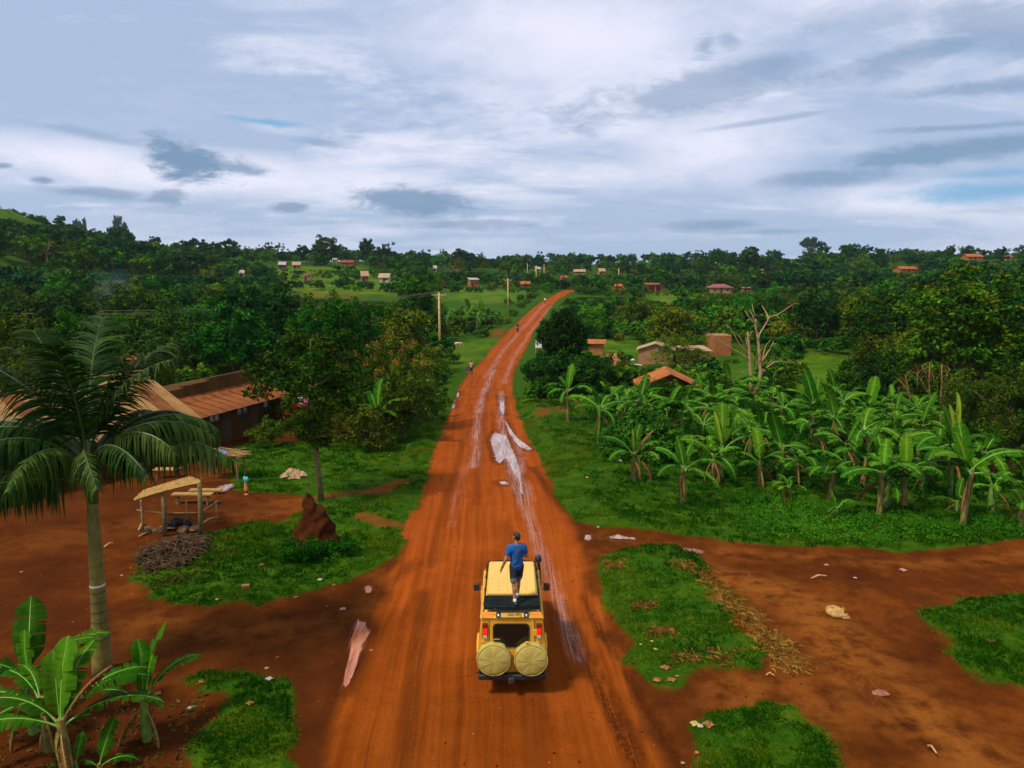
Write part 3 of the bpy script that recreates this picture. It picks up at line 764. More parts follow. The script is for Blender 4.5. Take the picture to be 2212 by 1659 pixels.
def leaves(rg, centers, cr, per, size, aspect=0.45, up=0.45, droop=0.0, tint_c=None, shell=0.55):
    """a cloud of folded leaves round the given clump centres: verts, tris, tint per vertex"""
    n = len(centers)
    per = np.broadcast_to(np.asarray(per), (n,)).astype(int)
    idx = np.repeat(np.arange(n), per); N = len(idx)
    d = rg.normal(size=(N, 3)); d /= np.linalg.norm(d, axis=1)[:, None]
    rad = cr[idx] * (shell + (1 - shell) * rg.random(N)) * rg.choice([1, 1, 1, 0.6], N)
    pos = centers[idx] + d * rad[:, None] * np.array([1, 1, 0.8])
    nrm = d * 0.6 + np.array([0, 0, up]) + rg.normal(size=(N, 3)) * 0.45
    nrm /= np.linalg.norm(nrm, axis=1)[:, None]
    tg = rg.normal(size=(N, 3)) + d * 0.9 + np.array([0, 0, -droop])
    tg -= nrm * (tg * nrm).sum(1)[:, None]; tg /= np.maximum(np.linalg.norm(tg, axis=1), 1e-6)[:, None]
    bt = np.cross(nrm, tg)
    s = size * (0.6 + 0.8 * rg.random(N))
    L = s[:, None]; W = s[:, None] * aspect
    v = np.empty((N, 4, 3))
    v[:, 0] = pos - tg * L * 0.5
    v[:, 1] = pos + bt * W * 0.5 - nrm * L * 0.02
    v[:, 2] = pos + tg * L * 0.5 - nrm * L * 0.12
    v[:, 3] = pos - bt * W * 0.5 - nrm * L * 0.02
    b = np.arange(N)[:, None] * 4
    f = np.concatenate([b + np.array([0, 1, 2]), b + np.array([0, 2, 3])], 1).reshape(-1, 3)
    tc = rg.random(n) if tint_c is None else tint_c
    ti = np.clip(0.5 * tc[idx] + 0.5 * rg.random(N) ** 1.3, 0, 1)
    return v.reshape(-1, 3), f, np.repeat(ti, 4)
def leaf_mesh(name, parts):
    """parts: list of (verts, tris, tint, material)"""
    V, F, T, MI, ms = [], [], [], [], []
    o = 0
    for v, f, t, m in parts:
        if m not in ms: ms.append(m)
        V.append(v); F.append(f + o); T.append(t); MI.append(np.full(len(f), ms.index(m))); o += len(v)
    V, F, T, MI = np.concatenate(V), np.concatenate(F), np.concatenate(T), np.concatenate(MI)
    return mesh_np(name, V, F.ravel(), np.full(len(F), 3), ms, MI if len(ms) > 1 else None, attrs={'tint': T})
def crown_centers(rg, n, rx, rz, zc, lobes=0.35, low=-0.75, inner=0.45, ry=None):
    """clump centres through an uneven rounded volume"""
    d = rg.normal(size=(n * 3, 3)); d /= np.linalg.norm(d, axis=1)[:, None]
    d = d[d[:, 2] > low][:n]
    ph = rg.random(6) * 6.3
    lob = 1 + lobes * (np.sin(3 * np.arctan2(d[:, 1], d[:, 0]) + ph[0]) * 0.5 + np.sin(5 * np.arctan2(d[:, 1], d[:, 0]) + 4 * d[:, 2] + ph[1]) * 0.4 + np.sin(6 * d[:, 2] + ph[2]) * 0.4)
    r = (inner + (1 - inner) * rg.random(len(d)) ** 0.5) * lob
    return d * r[:, None] * np.array([rx, ry or rx, rz]) + np.array([0, 0, zc])
def trunk_mesh(name, rg, h, r, centers, m, nl=7, lean=0.1, fork=0.6, multi=1):
    b = MB()
    tops = centers[rg.permutation(len(centers))[:nl]]
    for k in range(multi):
        dx, dy = (rg.random(2) - 0.5) * (0.15 + 0.5 * (multi > 1))
        base = Vector((dx, dy, -0.25)); top = Vector(((rg.random() - 0.5) * lean * h + dx * 2, (rg.random() - 0.5) * lean * h + dy * 2, h))
        mid = base.lerp(top, 0.5) + Vector(((rg.random() - .5) * .1 * h, (rg.random() - .5) * .1 * h, 0))
        b.tube([base, base.lerp(mid, 0.3), mid, top], [r * 1.35, r * 1.05, r * 0.9, r * 0.7], 8)
        for c in tops[k::multi]:
            s = base.lerp(top, fork + (1 - fork) * rg.random())
            c = Vector(c); q = s.lerp(c, 0.5) + Vector((0, 0, 0.08 * (c - s).length))
            b.tube([s, q, c], [r * 0.45, r * 0.28, r * 0.08], 5)
    return b.mesh(name, m, smooth='all')
class Kind:
    """one kind of tree: a few ready crown and trunk meshes of unit scale with their size"""
    def __init__(s, word, look, build, n=2):
        s.word, s.look, s.var = word, look, [build(np.random.default_rng(100 + hash_(word + look) % 1000 + i)) for i in range(n)]
def hash_(t): return sum((i + 1) * ord(c) for i, c in enumerate(t))
def kind_round(m, trunkm, n, per, leaf, rx=3.0, rz=2.6, zc=4.6, th=2.6, tr=0.2, asp=0.5, lobes=0.35, cr=0.85, low=-0.7, extra=None, droop=0.0, nl=7, multi=1, lean=0.1, inner=0.45, up=0.45):
    def f(rg):
        c = crown_centers(rg, n, rx, rz, zc, lobes, low, inner)
        crr = cr * (0.65 + 0.6 * rg.random(len(c)))
        parts = [leaves(rg, c, crr, per, leaf, asp, up, droop) + (LM[m],)]
        if extra:
            top = c[(c[:, 2] > zc + rz * extra[2])]
            pick = top[rg.permutation(len(top))[:extra[1]]] + np.array([0, 0, 0.35])
            parts.append(leaves(rg, pick, np.full(len(pick), extra[4]), extra[3], extra[5], 0.5, 0.3) + (LM[extra[0]],))
        h = float((c[:, 2] + crr * 0.6).max()); w_ = float(np.percentile(np.hypot(c[:, 0], c[:, 1]), 92) + cr * 0.6)
        return leaf_mesh('crown', parts), trunk_mesh('trunk', rg, th, tr, c, trunkm, nl, lean, multi=multi), h, w_
    return f
# far, middle and near versions of the common kinds
FAR = [Kind('tree', 'rounded dark green', kind_round('blue', BARK, 40, 34, 0.75, 3.2, 2.6, 4.6)),
       Kind('tree', 'broad blue green', kind_round('blue', BARK, 44, 34, 0.8, 4.2, 2.4, 5.0, lobes=0.5)),
       Kind('tree', 'leafy mid green', kind_round('green', BARK, 40, 34, 0.72, 3.0, 2.6, 4.4)),
       Kind('tree', 'tall uneven dark green', kind_round('dark', BARK, 40, 32, 0.75, 2.5, 3.6, 6.2, 3.4, lobes=0.55)),
       Kind('tree', 'thin crowned olive', kind_round('olive', BARK_PALE, 22, 26, 0.6, 3.0, 2.4, 5.0, 3.4, cr=0.7, nl=12)),
       Kind('tree', 'bright lime green', kind_round('lime', BARK, 36, 34, 0.7, 2.5, 2.1, 3.6, 2.0))]
MIDK = [Kind('tree', 'rounded dark green', kind_round('dark', BARK, 80, 60, 0.40, 3.1, 2.8, 4.5)),
        Kind('tree', 'leafy mid green', kind_round('green', BARK, 84, 58, 0.40, 3.0, 2.6, 4.4, lobes=0.5)),
        Kind('tree', 'tall uneven dark green', kind_round('dark', BARK, 84, 58, 0.40, 2.6, 3.7, 6.2, 3.4, lobes=0.55)),
        Kind('tree', 'drab olive', kind_round('olive', BARK_OLIVE, 70, 54, 0.38, 2.9, 2.6, 4.6, lobes=0.5)),
        Kind('tree', 'bright lime green', kind_round('lime', BARK, 70, 58, 0.38, 2.4, 2.2, 3.7, 2.0, lobes=0.5)),
        Kind('tree', 'glossy long leaved', kind_round('mango', BARK, 84, 60, 0.42, 3.0, 2.9, 4.2, asp=0.28, droop=0.8))]
SHRUBF = [Kind('shrub', 'low rounded green', kind_round('green', BARK, 22, 46, 0.42, 1.5, 0.9, 0.9, 0.5, 0.05, cr=0.5, low=-0.5)),
          Kind('shrub', 'spreading mid green', kind_round('green', BARK, 26, 46, 0.40, 2.0, 0.9, 1.0, 0.5, 0.05, cr=0.5, lobes=0.6, low=-0.4)),
          Kind('shrub', 'bright leafy', kind_round('lime', BARK, 20, 44, 0.38, 1.4, 0.9, 0.9, 0.5, 0.05, cr=0.45, low=-0.5)),
          Kind('shrub', 'dull olive', kind_round('olive', BARK_OLIVE, 20, 42, 0.38, 1.5, 1.1, 1.1, 0.6, 0.05, cr=0.5, low=-0.5)),
          Kind('shrub', 'dark bushy', kind_round('dark', BARK, 24, 46, 0.42, 1.6, 1.2, 1.1, 0.6, 0.06, cr=0.55, low=-0.5))]
def plant_tree(kind, x, y, scale, label, cat='tree', group=None, var=None, name=None, rz=None, sz=1.0, z=None):
    v = kind.var[(var if var is not None else random.randrange(len(kind.var))) % len(kind.var)]
    r = empty(name or kind.look.split()[-1] + '_' + kind.word if False else (name or kind.word), onground(x, y) if z is None else Vector((x, y, z)), random.random() * 6.28 if rz is None else rz, label, cat, group)
    r.scale = (scale, scale, scale * sz)
    link('trunk', v[1], r); link('crown', v[0], r)
    return r

# ------------------------------------------------------------------ hero trees, each from its own crown
def hero(name, u, v, top, width, build, label, dist=None, rz=0.0, xw=None, cat='tree'):
    """tree whose foot stands at picture point (u, v) and whose top and width are given in picture units"""
    g = gpt(u, v) if dist is None else None
    if g is None:
        p = at(u, v, dist); g = onground(p.x, dist)
    kd = Kind('tree', name + str(int(u)), build, 1)
    c, tk_, h, w_ = kd.var[0]
    a = at(u, top, g.y); H_ = a.z - g.z
    W_ = width * math.hypot(g.y, 10) / FOC / 2
    r = empty(name, g, rz, label, cat)
    r.scale = (W_ / w_, W_ / w_, H_ / h)
    link('trunk', tk_, r); link('crown', c, r)
    return r
hero('mango_tree', 845, 925, 708, 215, kind_round('mango', BARK, 170, 70, 0.24, 3.1, 2.9, 3.4, 1.6, 0.2, 0.28, 0.3, 0.62, -0.85, ('blossom', 60, 0.15, 34, 0.34, 0.11), droop=0.9), 'dark mango tree with orange blossom over its top, beside the road')
hero('shade_tree', 1218, 846, 664, 112, kind_round('dark', BARK, 190, 80, 0.26, 2.3, 3.2, 4.2, 1.8, 0.25, 0.5, 0.3, 0.58, -0.9, multi=3), 'big dense blackish green tree standing at the right edge of the road')
hero('shade_tree', 1226, 852, 752, 182, kind_round('dark', BARK, 240, 80, 0.26, 3.4, 1.7, 1.9, 1.0, 0.2, 0.5, 0.35, 0.58, -0.9, multi=3), 'broad dark low tree spreading under the big blackish one')
hero('shade_tree', 563, 800, 612, 200, kind_round('dark', BARK, 210, 74, 0.28, 3.1, 3.0, 3.6, 1.6, 0.2, 0.45, 0.3, 0.62, -0.8), 'round dense dark tree just behind the long mud wall')
hero('broadleaf_tree', 735, 850, 628, 185, kind_round('green', BARK, 190, 66, 0.27, 3.0, 3.2, 4.2, 2.0, 0.18, 0.42, 0.5, 0.6, -0.8, ('olive', 30, 0.35, 40, 0.4, 0.22)), 'leafy bright green tree with a yellowish top behind the blossoming mango tree')
hero('tall_tree', 902, 742, 566, 105, kind_round('green', BARK, 150, 56, 0.34, 2.1, 4.4, 6.0, 3.0, 0.2, 0.45, 0.6, 0.66, -0.8), 'tall narrow green tree close to the first power pole')
hero('mango_tree', 1468, 806, 714, 135, kind_round('olive', BARK_OLIVE, 130, 62, 0.26, 2.9, 2.4, 3.2, 1.6, 0.16, 0.28, 0.45, 0.6, -0.8, droop=0.8), 'drab olive tree beside the pale plastered hut')
hero('mango_tree', 2185, 1012, 775, 300, kind_round('mango', BARK, 230, 84, 0.24, 3.2, 3.0, 3.5, 1.5, 0.25, 0.26, 0.35, 0.6, -0.85, droop=0.9), 'dark mango tree with drooping leaves at the right end of the banana grove')
hero('tall_tree', 2075, 880, 560, 300, kind_round('green', BARK_OLIVE, 220, 62, 0.32, 3.2, 4.4, 6.0, 3.0, 0.22, 0.45, 0.55, 0.75, -0.8, ('olive', 50, -0.3, 50, 0.55, 0.28)), 'tallest loose green tree with yellowish leaves rising behind the banana grove')
hero('tall_tree', 2012, 840, 600, 150, kind_round('olive', BARK_OLIVE, 110, 50, 0.30, 2.3, 3.6, 5.2, 3.0, 0.16, 0.45, 0.6, 0.66, -0.8, ('brown', 16, -0.2, 40, 0.5, 0.2)), 'olive and brown tinged tree in front of the tallest tree on the right')
hero('broadleaf_tree', 1900, 800, 622, 170, kind_round('green', BARK, 150, 60, 0.32, 3.0, 2.9, 4.0, 1.8, 0.18, 0.45, 0.5, 0.66, -0.85), 'spreading green tree at the right end of the yellowish clearing')
hero('broadleaf_tree', 2190, 800, 610, 170, kind_round('green', BARK, 150, 60, 0.32, 3.0, 3.0, 4.2, 1.8, 0.18, 0.45, 0.5, 0.66, -0.85), 'green tree at the right edge above the dark mango tree')
hero('broadleaf_tree', 1880, 880, 745, 150, kind_round('dark', BARK, 120, 60, 0.28, 2.6, 2.4, 3.0, 1.4, 0.14, 0.45, 0.5, 0.6, -0.85), 'dark bushy tree between the clearing and the bare brown tree')
hero('shade_tree', 45, 840, 640, 180, kind_round('mango', BARK, 180, 66, 0.27, 3.0, 3.1, 3.8, 1.6, 0.2, 0.4, 0.45, 0.64, -0.85), 'dark yellow flecked tree behind the near end of the long building', dist=58)
hero('shade_tree', 185, 800, 660, 170, kind_round('green', BARK, 160, 62, 0.27, 2.9, 3.0, 3.8, 1.6, 0.2, 0.42, 0.5, 0.64, -0.85), 'mid green tree whose lower part is hidden by the big palm', dist=66)
hero('shade_tree', 395, 790, 640, 190, kind_round('dark', BARK, 170, 64, 0.28, 3.0, 3.1, 3.9, 1.6, 0.2, 0.45, 0.45, 0.64, -0.85), 'dark round tree behind the rusty roofed hut', dist=78)
hero('broadleaf_tree', 660, 840, 660, 130, kind_round('green', BARK, 120, 60, 0.28, 2.6, 2.9, 3.8, 1.8, 0.15, 0.42, 0.5, 0.6, -0.85), 'green tree standing between two darker trees behind the laundry')
# slim tree with a bare lower trunk beside the termite mound
def slim(rg):
    pts = []
    for k in range(150):
        t = rg.random() ** .75; a = rg.random() * 6.28; rad = (0.4 + 1.3 * rg.random()) * (0.45 + 0.9 * math.sin(2.3 * t + 0.2) * (t > .3))
        pts.append((math.cos(a) * rad, math.sin(a) * rad, 2.7 + 5.0 * t))
    c = np.array([q for q in pts if not (q[0] < -.35 and 3.7 < q[2] < 4.9)])
    return leaf_mesh('crown', [leaves(rg, c, np.full(len(c), 0.46), 50, 0.22, 0.36, 0.4, 0.5) + (LM['mango'],), leaves(rg, c[::4], np.full(len(c[::4]), 0.4), 30, 0.22, 0.36) + (LM['green'],)]), None, 7.9, 1.9
g = gpt(686, 1082)
sl = empty('slim_tree', g, 0, 'slim tree with a straight bare trunk beside the termite mound', 'tree')
c_, _, h_, w_ = slim(np.random.default_rng(5))
b = MB(); b.tube([(0.18, 0, -0.2), (0.1, 0, 1.2), (-0.05, 0, 3), (-0.12, 0.05, 5), (0.0, 0, 7.4)], [0.15, 0.125, 0.11, 0.09, 0.03], 10)
rg_ = np.random.default_rng(9)
for k in range(16):
    z0 = 2.9 + 4.2 * rg_.random(); a = rg_.random() * 6.28; L = 1.0 + 1.0 * rg_.random()
    b.tube([(-0.1, 0, z0), (math.cos(a) * L * 0.6, math.sin(a) * L * 0.6, z0 + 0.35), (math.cos(a) * L, math.sin(a) * L, z0 + 0.5)], [0.045, 0.03, 0.012], 5)
b.build('trunk', BARK_OLIVE, sl, smooth='all'); link('crown', c_, sl).scale = (1.18, 1.18, 1.0)
# dark small leaved bushes between the building and the grass
DRK = Kind('shrub', 'dark twiggy', kind_round('mango', BARK, 64, 50, 0.21, 1.7, 1.2, 1.3, 0.7, 0.06, 0.4, 0.6, 0.42, -0.6, droop=0.3, nl=12), 3)
for i, (u, v, s_, lab) in enumerate([(590, 925, .75, 'dark twiggy bush in front of the lean to wall'), (650, 955, .62, 'dark twiggy bush at the top edge of the grass'), (735, 950, .85, 'dark bush under the slim tree'), (790, 965, 0.95, 'dark bush beside the short banana plant'),
                                     (870, 950, 1.1, 'dark bush under the blossoming mango tree'), (905, 905, 1.0, 'dark bush between mango tree and road'), (760, 890, 1.3, 'tall dark bush behind the slim tree'),
                                     (830, 925, 1.0, 'dark bush behind the short banana plant'), (585, 965, 0.6, 'small dark bush on the edge of the dirt yard')]):
    p = gpt(u, v); plant_tree(DRK, p.x, p.y, s_ * 1.15, lab, 'bush', None, i, 'bush')
YOUNG = Kind('shrub', 'young', kind_round('lime', BARK, 30, 40, 0.16, 0.8, 1.2, 1.5, 1.0, 0.04, 0.4, 0.4, 0.35), 1)
p = gpt(408, 948); plant_tree(YOUNG, p.x, p.y, 0.95, 'small light green sapling in front of the mud wall', 'sapling', None, 0, 'sapling')
# creeper grown bush among the bananas
def creeper(rg):
    c = crown_centers(rg, 260, 2.15, 1.75, 0.75, 0.18, -0.25, 0.82)
    return leaf_mesh('leaves', [leaves(rg, c, np.full(len(c), 0.36), 46, 0.15, 0.8, 0.6) + (LM['creeper'],)])
g = gpt(1392, 1003); g.y += 1.6; g.x += 0.1; g.z = H(g.x, g.y)
cb = empty('creeper_bush', g, 0, 'dense bush smothered in bright creeper leaves among the banana plants', 'bush'); cb.scale = (1.05, 1, 1.0)
link('leaves', creeper(np.random.default_rng(3)), cb)
b = MB()
for k in range(9):
    a = k * 0.7; b.tube([(0.4 * math.cos(a), 0.4 * math.sin(a), -0.1), (1.0 * math.cos(a), 1.0 * math.sin(a), 0.9), (1.4 * math.cos(a), 1.4 * math.sin(a), 1.6)], [0.05, 0.035, 0.015], 5)
b.build('stem', BARK, cb)

# ------------------------------------------------------------------ bare trees
def zoomed(pts, x0, y0, k): return [((x0 + zx / k) / 1.79385, (y0 + zy / k) / 1.79385) for zx, zy in pts]
gd = gpt(1631, 857)
dead = empty('dead_tree', gd, 0, 'bare pale tree with lopped branches rising behind the banana grove', 'tree')
TR = [[(935, 1600), (920, 1450), (915, 1300), (905, 1150), (895, 1000), (885, 900), (880, 850)], [(960, 1600), (1010, 1440), (1030, 1300), (1015, 1180), (1010, 1050), (1000, 920), (985, 860), (965, 760), (975, 700)]]
BR = [([(1010, 1440), (1060, 1290), (1045, 1180), (1075, 1050), (1090, 1000), (1150, 935)], 0.5), ([(1045, 1190), (1100, 1100), (1140, 1040), (1180, 950)], 0.9), ([(1175, 990), (1220, 975)], 0.9),
      ([(1000, 930), (1020, 870), (1060, 800), (1110, 720), (1140, 670), (1210, 660), (1300, 600), (1400, 530), (1470, 515)], 1.2), ([(1110, 710), (1115, 680), (1090, 620), (1060, 570), (1045, 545)], 0.9), ([(965, 740), (930, 730), (890, 670), (845, 600)], -.4),
      ([(965, 735), (940, 670), (905, 590)], .5), ([(970, 700), (950, 620), (930, 520)], 0.1), ([(905, 1150), (850, 1060), (790, 1000), (740, 910), (690, 820), (630, 760)], -0.9), ([(690, 820), (640, 720)], -.9), ([(890, 1040), (830, 970), (765, 875)], -0.7),
      ([(920, 1200), (860, 1145), (780, 1085), (690, 1035), (600, 975), (510, 905), (390, 875)], -1.2), ([(510, 905), (420, 850)], -1.2), ([(1060, 1290), (1110, 1250), (1180, 1195), (1225, 1185), (1330, 1195), (1470, 1200)], 1.0), ([(1075, 1270), (1120, 1210), (1185, 1160)], -0.8),
      ([(970, 1570), (1030, 1560), (1090, 1500), (1160, 1430), (1200, 1390), (1280, 1360)], 0.8), ([(1080, 1290), (1120, 1330), (1170, 1370), (1210, 1300)], .8), ([(880, 1390), (850, 1330), (820, 1290)], -.3), ([(960, 1240), (965, 1150), (955, 1130)], -.5), ([(1110, 765), (1190, 757)], 1.), ([(1220, 670), (1330, 775)], 1.2),
      ([(985, 1180), (1020, 1080), (1055, 1020)], -.6), ([(870, 1060), (868, 950), (857, 905)], .4), ([(900, 900), (935, 830)], .3)]
def limb(pts, depth, r0, r1, parent, name, gd, x0, y0, k, n=7, m=None):
    q = zoomed(pts, x0, y0, k); P = []
    for i, (u, v) in enumerate(q):
        t = i / max(len(q) - 1, 1)
        P.append(at(u, v, gd.y + 0.15 + depth * t ** 0.8) - gd)
    b = MB(); b.tube(P, [r0 + (r1 - r0) * i / (len(P) - 1) for i in range(len(P))], n); return b.build(name, m or BARK_PALE, parent, smooth='all')
limb(TR[0], -0.3, 0.24, 0.08, dead, 'trunk', gd, 2600, 1000, 2.962); limb(TR[1], 0.4, 0.22, 0.075, dead, 'trunk', gd, 2600, 1000, 2.962)
for p_, dp in BR: limb(p_, dp, 0.095 if len(p_) > 3 else 0.05, 0.022 if len(p_) > 3 else 0.02, dead, 'branch', gd, 2600, 1000, 2.962, 6)
gb = gpt(2022, 925)
bare = empty('bare_tree', gb, 0, 'leafless brown tree in front of the tall trees on the right', 'tree')
rgb_ = np.random.default_rng(21)
BB = [(1200, 1659, 1215, 1240, .07), (1110, 1659, 1110, 1230, .06), (960, 1640, 900, 1330, .05), (1190, 1600, 1280, 1400, .035), (1115, 1500, 1000, 1330, .035), (1200, 1500, 1140, 1340, .03), (1210, 1420, 1290, 1280, .03), (1110, 1400, 1040, 1260, .03), (1000, 1470, 1010, 1300, .03), (930, 1500, 860, 1380, .03)]
for x1, y1, x2, y2, r in BB:
    pts = [(x1 + (x2 - x1) * t + (rgb_.random() - .5) * 26 * (0 < t < 1), y1 + (y2 - y1) * t) for t in (0, .33, .66, 1)]
    lb = limb(pts, (rgb_.random() - 0.5) * 1.2, r, r * 0.4, bare, 'branch', gb, 3100, 850, 2.212, 6, bark('bark_brown', (0.26, 0.13, 0.03), (0.1, 0.05, 0.015)))
    b = MB()
    for k in range(7):
        t = 0.35 + 0.65 * rgb_.random(); q = zoomed([(x1 + (x2 - x1) * t, y1 + (y2 - y1) * t)], 3100, 850, 2.212)[0]
        s0 = at(*q, gb.y + 0.1) - gb; e = s0 + Vector(((rgb_.random() - .5) * 1.2, (rgb_.random() - .5) * 1.0, 0.2 + 0.6 * rgb_.random()))
        b.tube([s0, s0.lerp(e, 0.5) + Vector((0, 0, .08)), e], [0.018, 0.012, 0.005], 4)
    tag(b.build('twig', MATS['bark_brown'], lb), kind='stuff')
limb([(1210, 1659), (1205, 1700), (1200, 1760)], 0, 0.08, 0.1, bare, 'trunk', gb, 3100, 850, 2.212, 7, MATS['bark_brown'])
gr = gpt(2195, 935)
rb = empty('bare_shrub', gr, 0, 'leafless reddish shrub at the right edge of the picture', 'shrub')
for k in range(7):
    b = MB(); a = rgb_.random() * 6.28; e = Vector((math.cos(a) * 0.8, math.sin(a) * 0.5, 1.2 + rgb_.random() * 0.9))
    b.tube([(0, 0, -.1), e * 0.5 + Vector((0, 0, .1)), e], [0.035, 0.025, 0.01], 5)
    for q in range(4):
        s0 = e * (0.5 + 0.12 * q); b.tube([s0, s0 + Vector(((rgb_.random() - .5) * .7, (rgb_.random() - .5) * .5, 0.35))], [0.014, 0.005], 4)
    b.build('branch', MATS['bark_brown'], rb)

# ------------------------------------------------------------------ banana plants
BLADE = leaf_mat('banana_blade', (0.008, 0.048, 0.002), (0.024, 0.104, 0.003), (0.100, 0.215, 0.007), rough=0.7, spec=0.03, trans=0.22, hue=0.03)
BLADE_Y = leaf_mat('banana_blade_yellow', (0.10, 0.24, 0.010), (0.22, 0.33, 0.015), (0.36, 0.40, 0.03), rough=0.4, spec=0.4, trans=0.3, hue=0.03)
BLADE_D = leaf_mat('banana_blade_dead', (0.07, 0.035, 0.008), (0.17, 0.085, 0.02), (0.36, 0.20, 0.06), rough=0.8, trans=0.15, hue=0.03)
RIB = mat('banana_rib', (0.14, 0.34, 0.03), 0.45); RIB_D = mat('banana_rib_dead', (0.28, 0.16, 0.05), 0.8)
STEM = mat('banana_stem', (0.20, 0.15, 0.03), 0.6, nscale=6, namt=0.4, bump=0.4, stain=((0.09, 0.04, 0.012), 4.0, 0.85))
STEM_G = mat('banana_stem_green', (0.11, 0.21, 0.02), 0.5, nscale=7, namt=0.3, bump=0.3, stain=((0.14, 0.07, 0.02), 5.0, 0.7))
def banana_leaf(seed, e0, bend, L=1.0, W=0.17, vee=0.55, tear=0.75, dead=False, yellow=False, pet=0.14, curl=0.0):
    rg = np.random.default_rng(seed)
    n = 26; s = np.linspace(0, 1, n + 1)
    ang = np.radians(e0) - np.radians(bend) * s ** 1.4
    dx_ = np.cos(ang); dz_ = np.sin(ang)
    X = np.concatenate([[0], np.cumsum((dx_[1:] + dx_[:-1]) / 2)]) / n * L; Zz = np.concatenate([[0], np.cumsum((dz_[1:] + dz_[:-1]) / 2)]) / n * L
    Yc = curl * s ** 2 * L
    mid = np.stack([X, Yc, Zz], 1)
    tg = np.gradient(mid, axis=0); tg /= np.linalg.norm(tg, axis=1)[:, None]
    side = np.tile(np.array([0.0, 1.0, 0]), (n + 1, 1)); nr = np.cross(tg, side); nr /= np.linalg.norm(nr, axis=1)[:, None]
    V, F, T = [], [], []
    i0 = int(pet * n)
    t_ = np.clip((s - pet) / (1 - pet), 0, 1)
    wd = W * np.clip(1 - np.abs(2 * t_ ** 0.9 - 1) ** 3.2, 0.0, 1) ** 0.6
    wd[i0] = W * 0.25
    for sg in (-1, 1):
        i = i0
        while i < n:
            g = int(rg.integers(1, 4)) if rg.random() < tear else int(rg.integers(3, 7))
            j = min(i + g, n)
            dr = vee + (rg.random() - 0.5) * 0.55 + (0.9 if dead else 0)
            lean = (rg.random() - 0.5) * 0.12 * tear
            wk = 1 - 0.3 * rg.random() * tear
            base = len(V)
            for q in range(i, j + 1):
                edge = (q == i and i > i0) or (q == j and j < n)
                shrink = 0.018 * L * (1 if q == i else -1) * (1 if edge else 0) * tear
                for c, (f_, dd) in enumerate(((0.0, 0.0), (0.5, 0.35), (1.0, 1.0))):
                    a_ = 0.42 - dr * dd * 1.0
                    ww = wd[q] * wk * f_
                    p_ = mid[q] + side[q] * sg * ww * math.cos(a_) + nr[q] * ww * math.sin(a_) * (1 if c else 0) + tg[q] * (f_ * (lean + 0.10) * wd[q] + f_ * shrink)
                    V.append(p_); T.append(0.35 + 0.3 * rg.random() + 0.25 * (c == 0))
            for q in range(j - i):
                for c in (0, 1):
                    a, b_ = base + q * 3 + c, base + (q + 1) * 3 + c
                    F.append((a, b_, b_ + 1, a + 1) if sg > 0 else (a, a + 1, b_ + 1, b_))
            i = j
    nb = len(F)
    rr = np.interp(s, [0, 0.1, 1], [0.020, 0.013, 0.003]) * L
    for q in range(0, n + 1, 2):
        for k in range(4):
            a_ = math.pi / 4 + k * math.pi / 2
            V.append(mid[q] + side[q] * math.cos(a_) * rr[q] + nr[q] * math.sin(a_) * rr[q]); T.append(0.6)
    b0 = len(V) - 4 * (n // 2 + 1)
    for q in range(n // 2):
        for k in range(4):
            k2 = (k + 1) % 4; F.append((b0 + q * 4 + k, b0 + q * 4 + k2, b0 + q * 4 + 4 + k2, b0 + q * 4 + 4 + k))
    mi = [0] * nb + [1] * (len(F) - nb)
    return mesh_np('banana_leaf', V, np.array(F).ravel(), np.full(len(F), 4), [BLADE_D if dead else BLADE_Y if yellow else BLADE, RIB_D if dead else RIB], mi, True, {'tint': T})
BL = dict(erect=[banana_leaf(1, 82, 22, tear=.25, vee=.35), banana_leaf(2, 74, 48, tear=.45), banana_leaf(3, 78, 30, tear=.3, vee=.2)],
          arch=[banana_leaf(4, 52, 92), banana_leaf(5, 44, 84, tear=.9), banana_leaf(6, 48, 108, tear=.9, curl=.12), banana_leaf(7, 58, 84, tear=.6, curl=-.12)],
          flat=[banana_leaf(8, 34, 62, tear=.8), banana_leaf(9, 28, 80, tear=.7, curl=-.1), banana_leaf(10, 40, 96, tear=.9)],
          droop=[banana_leaf(11, 10, 90, tear=.9, W=.13), banana_leaf(12, 18, 112, tear=.9)],
          dead=[banana_leaf(13, -25, 62, tear=1., W=.15, vee=1.3, dead=True), banana_leaf(14, -40, 48, tear=1., W=.12, vee=1.3, dead=True)],
          brown=[banana_leaf(15, 62, 30, tear=1., W=.10, vee=1.2, dead=True), banana_leaf(16, 25, 75, tear=.9, W=.12, dead=True)],
          spear=[banana_leaf(17, 86, 8, tear=.05, W=.075, vee=-.6, yellow=True)])
def stem_mesh(seed, m, h=1.0, r=0.1):
    rg = np.random.default_rng(seed); b = MB()
    n = 9; pts = [(0.02 * math.sin(3 * t + seed), 0.02 * math.cos(2 * t + seed), -0.06 + (h + .1) * t) for t in np.linspace(0, 1, n)]
    b.tube(pts, [r * (1.35 - 0.65 * t) * (1 + 0.1 * (rg.random() - .5)) for t in np.linspace(0, 1, n)], 9)
    for k in range(9):   # loose dry sheaths
        z = h * (0.15 + 0.7 * rg.random()); a = rg.random() * 6.28; rr = r * (1.15 - 0.5 * z / h)
        ca, sa = math.cos(a), math.sin(a); ta = Vector((-sa, ca, 0)); o = Vector((ca, sa, 0))
        p0 = o * rr + Vector((0, 0, z)); p1 = o * (rr + 0.05) + Vector((0, 0, z - 0.14)); p2 = o * (rr + 0.03 + .05 * rg.random()) + Vector((0, 0, z - 0.32))
        b.add([p0 - ta * .05, p0 + ta * .05, p1 + ta * .035, p1 - ta * .035, p2 + ta * .012, p2 - ta * .012], [(0, 1, 2, 3), (3, 2, 4, 5)])
    return b.mesh('banana_stem', m, smooth=True)
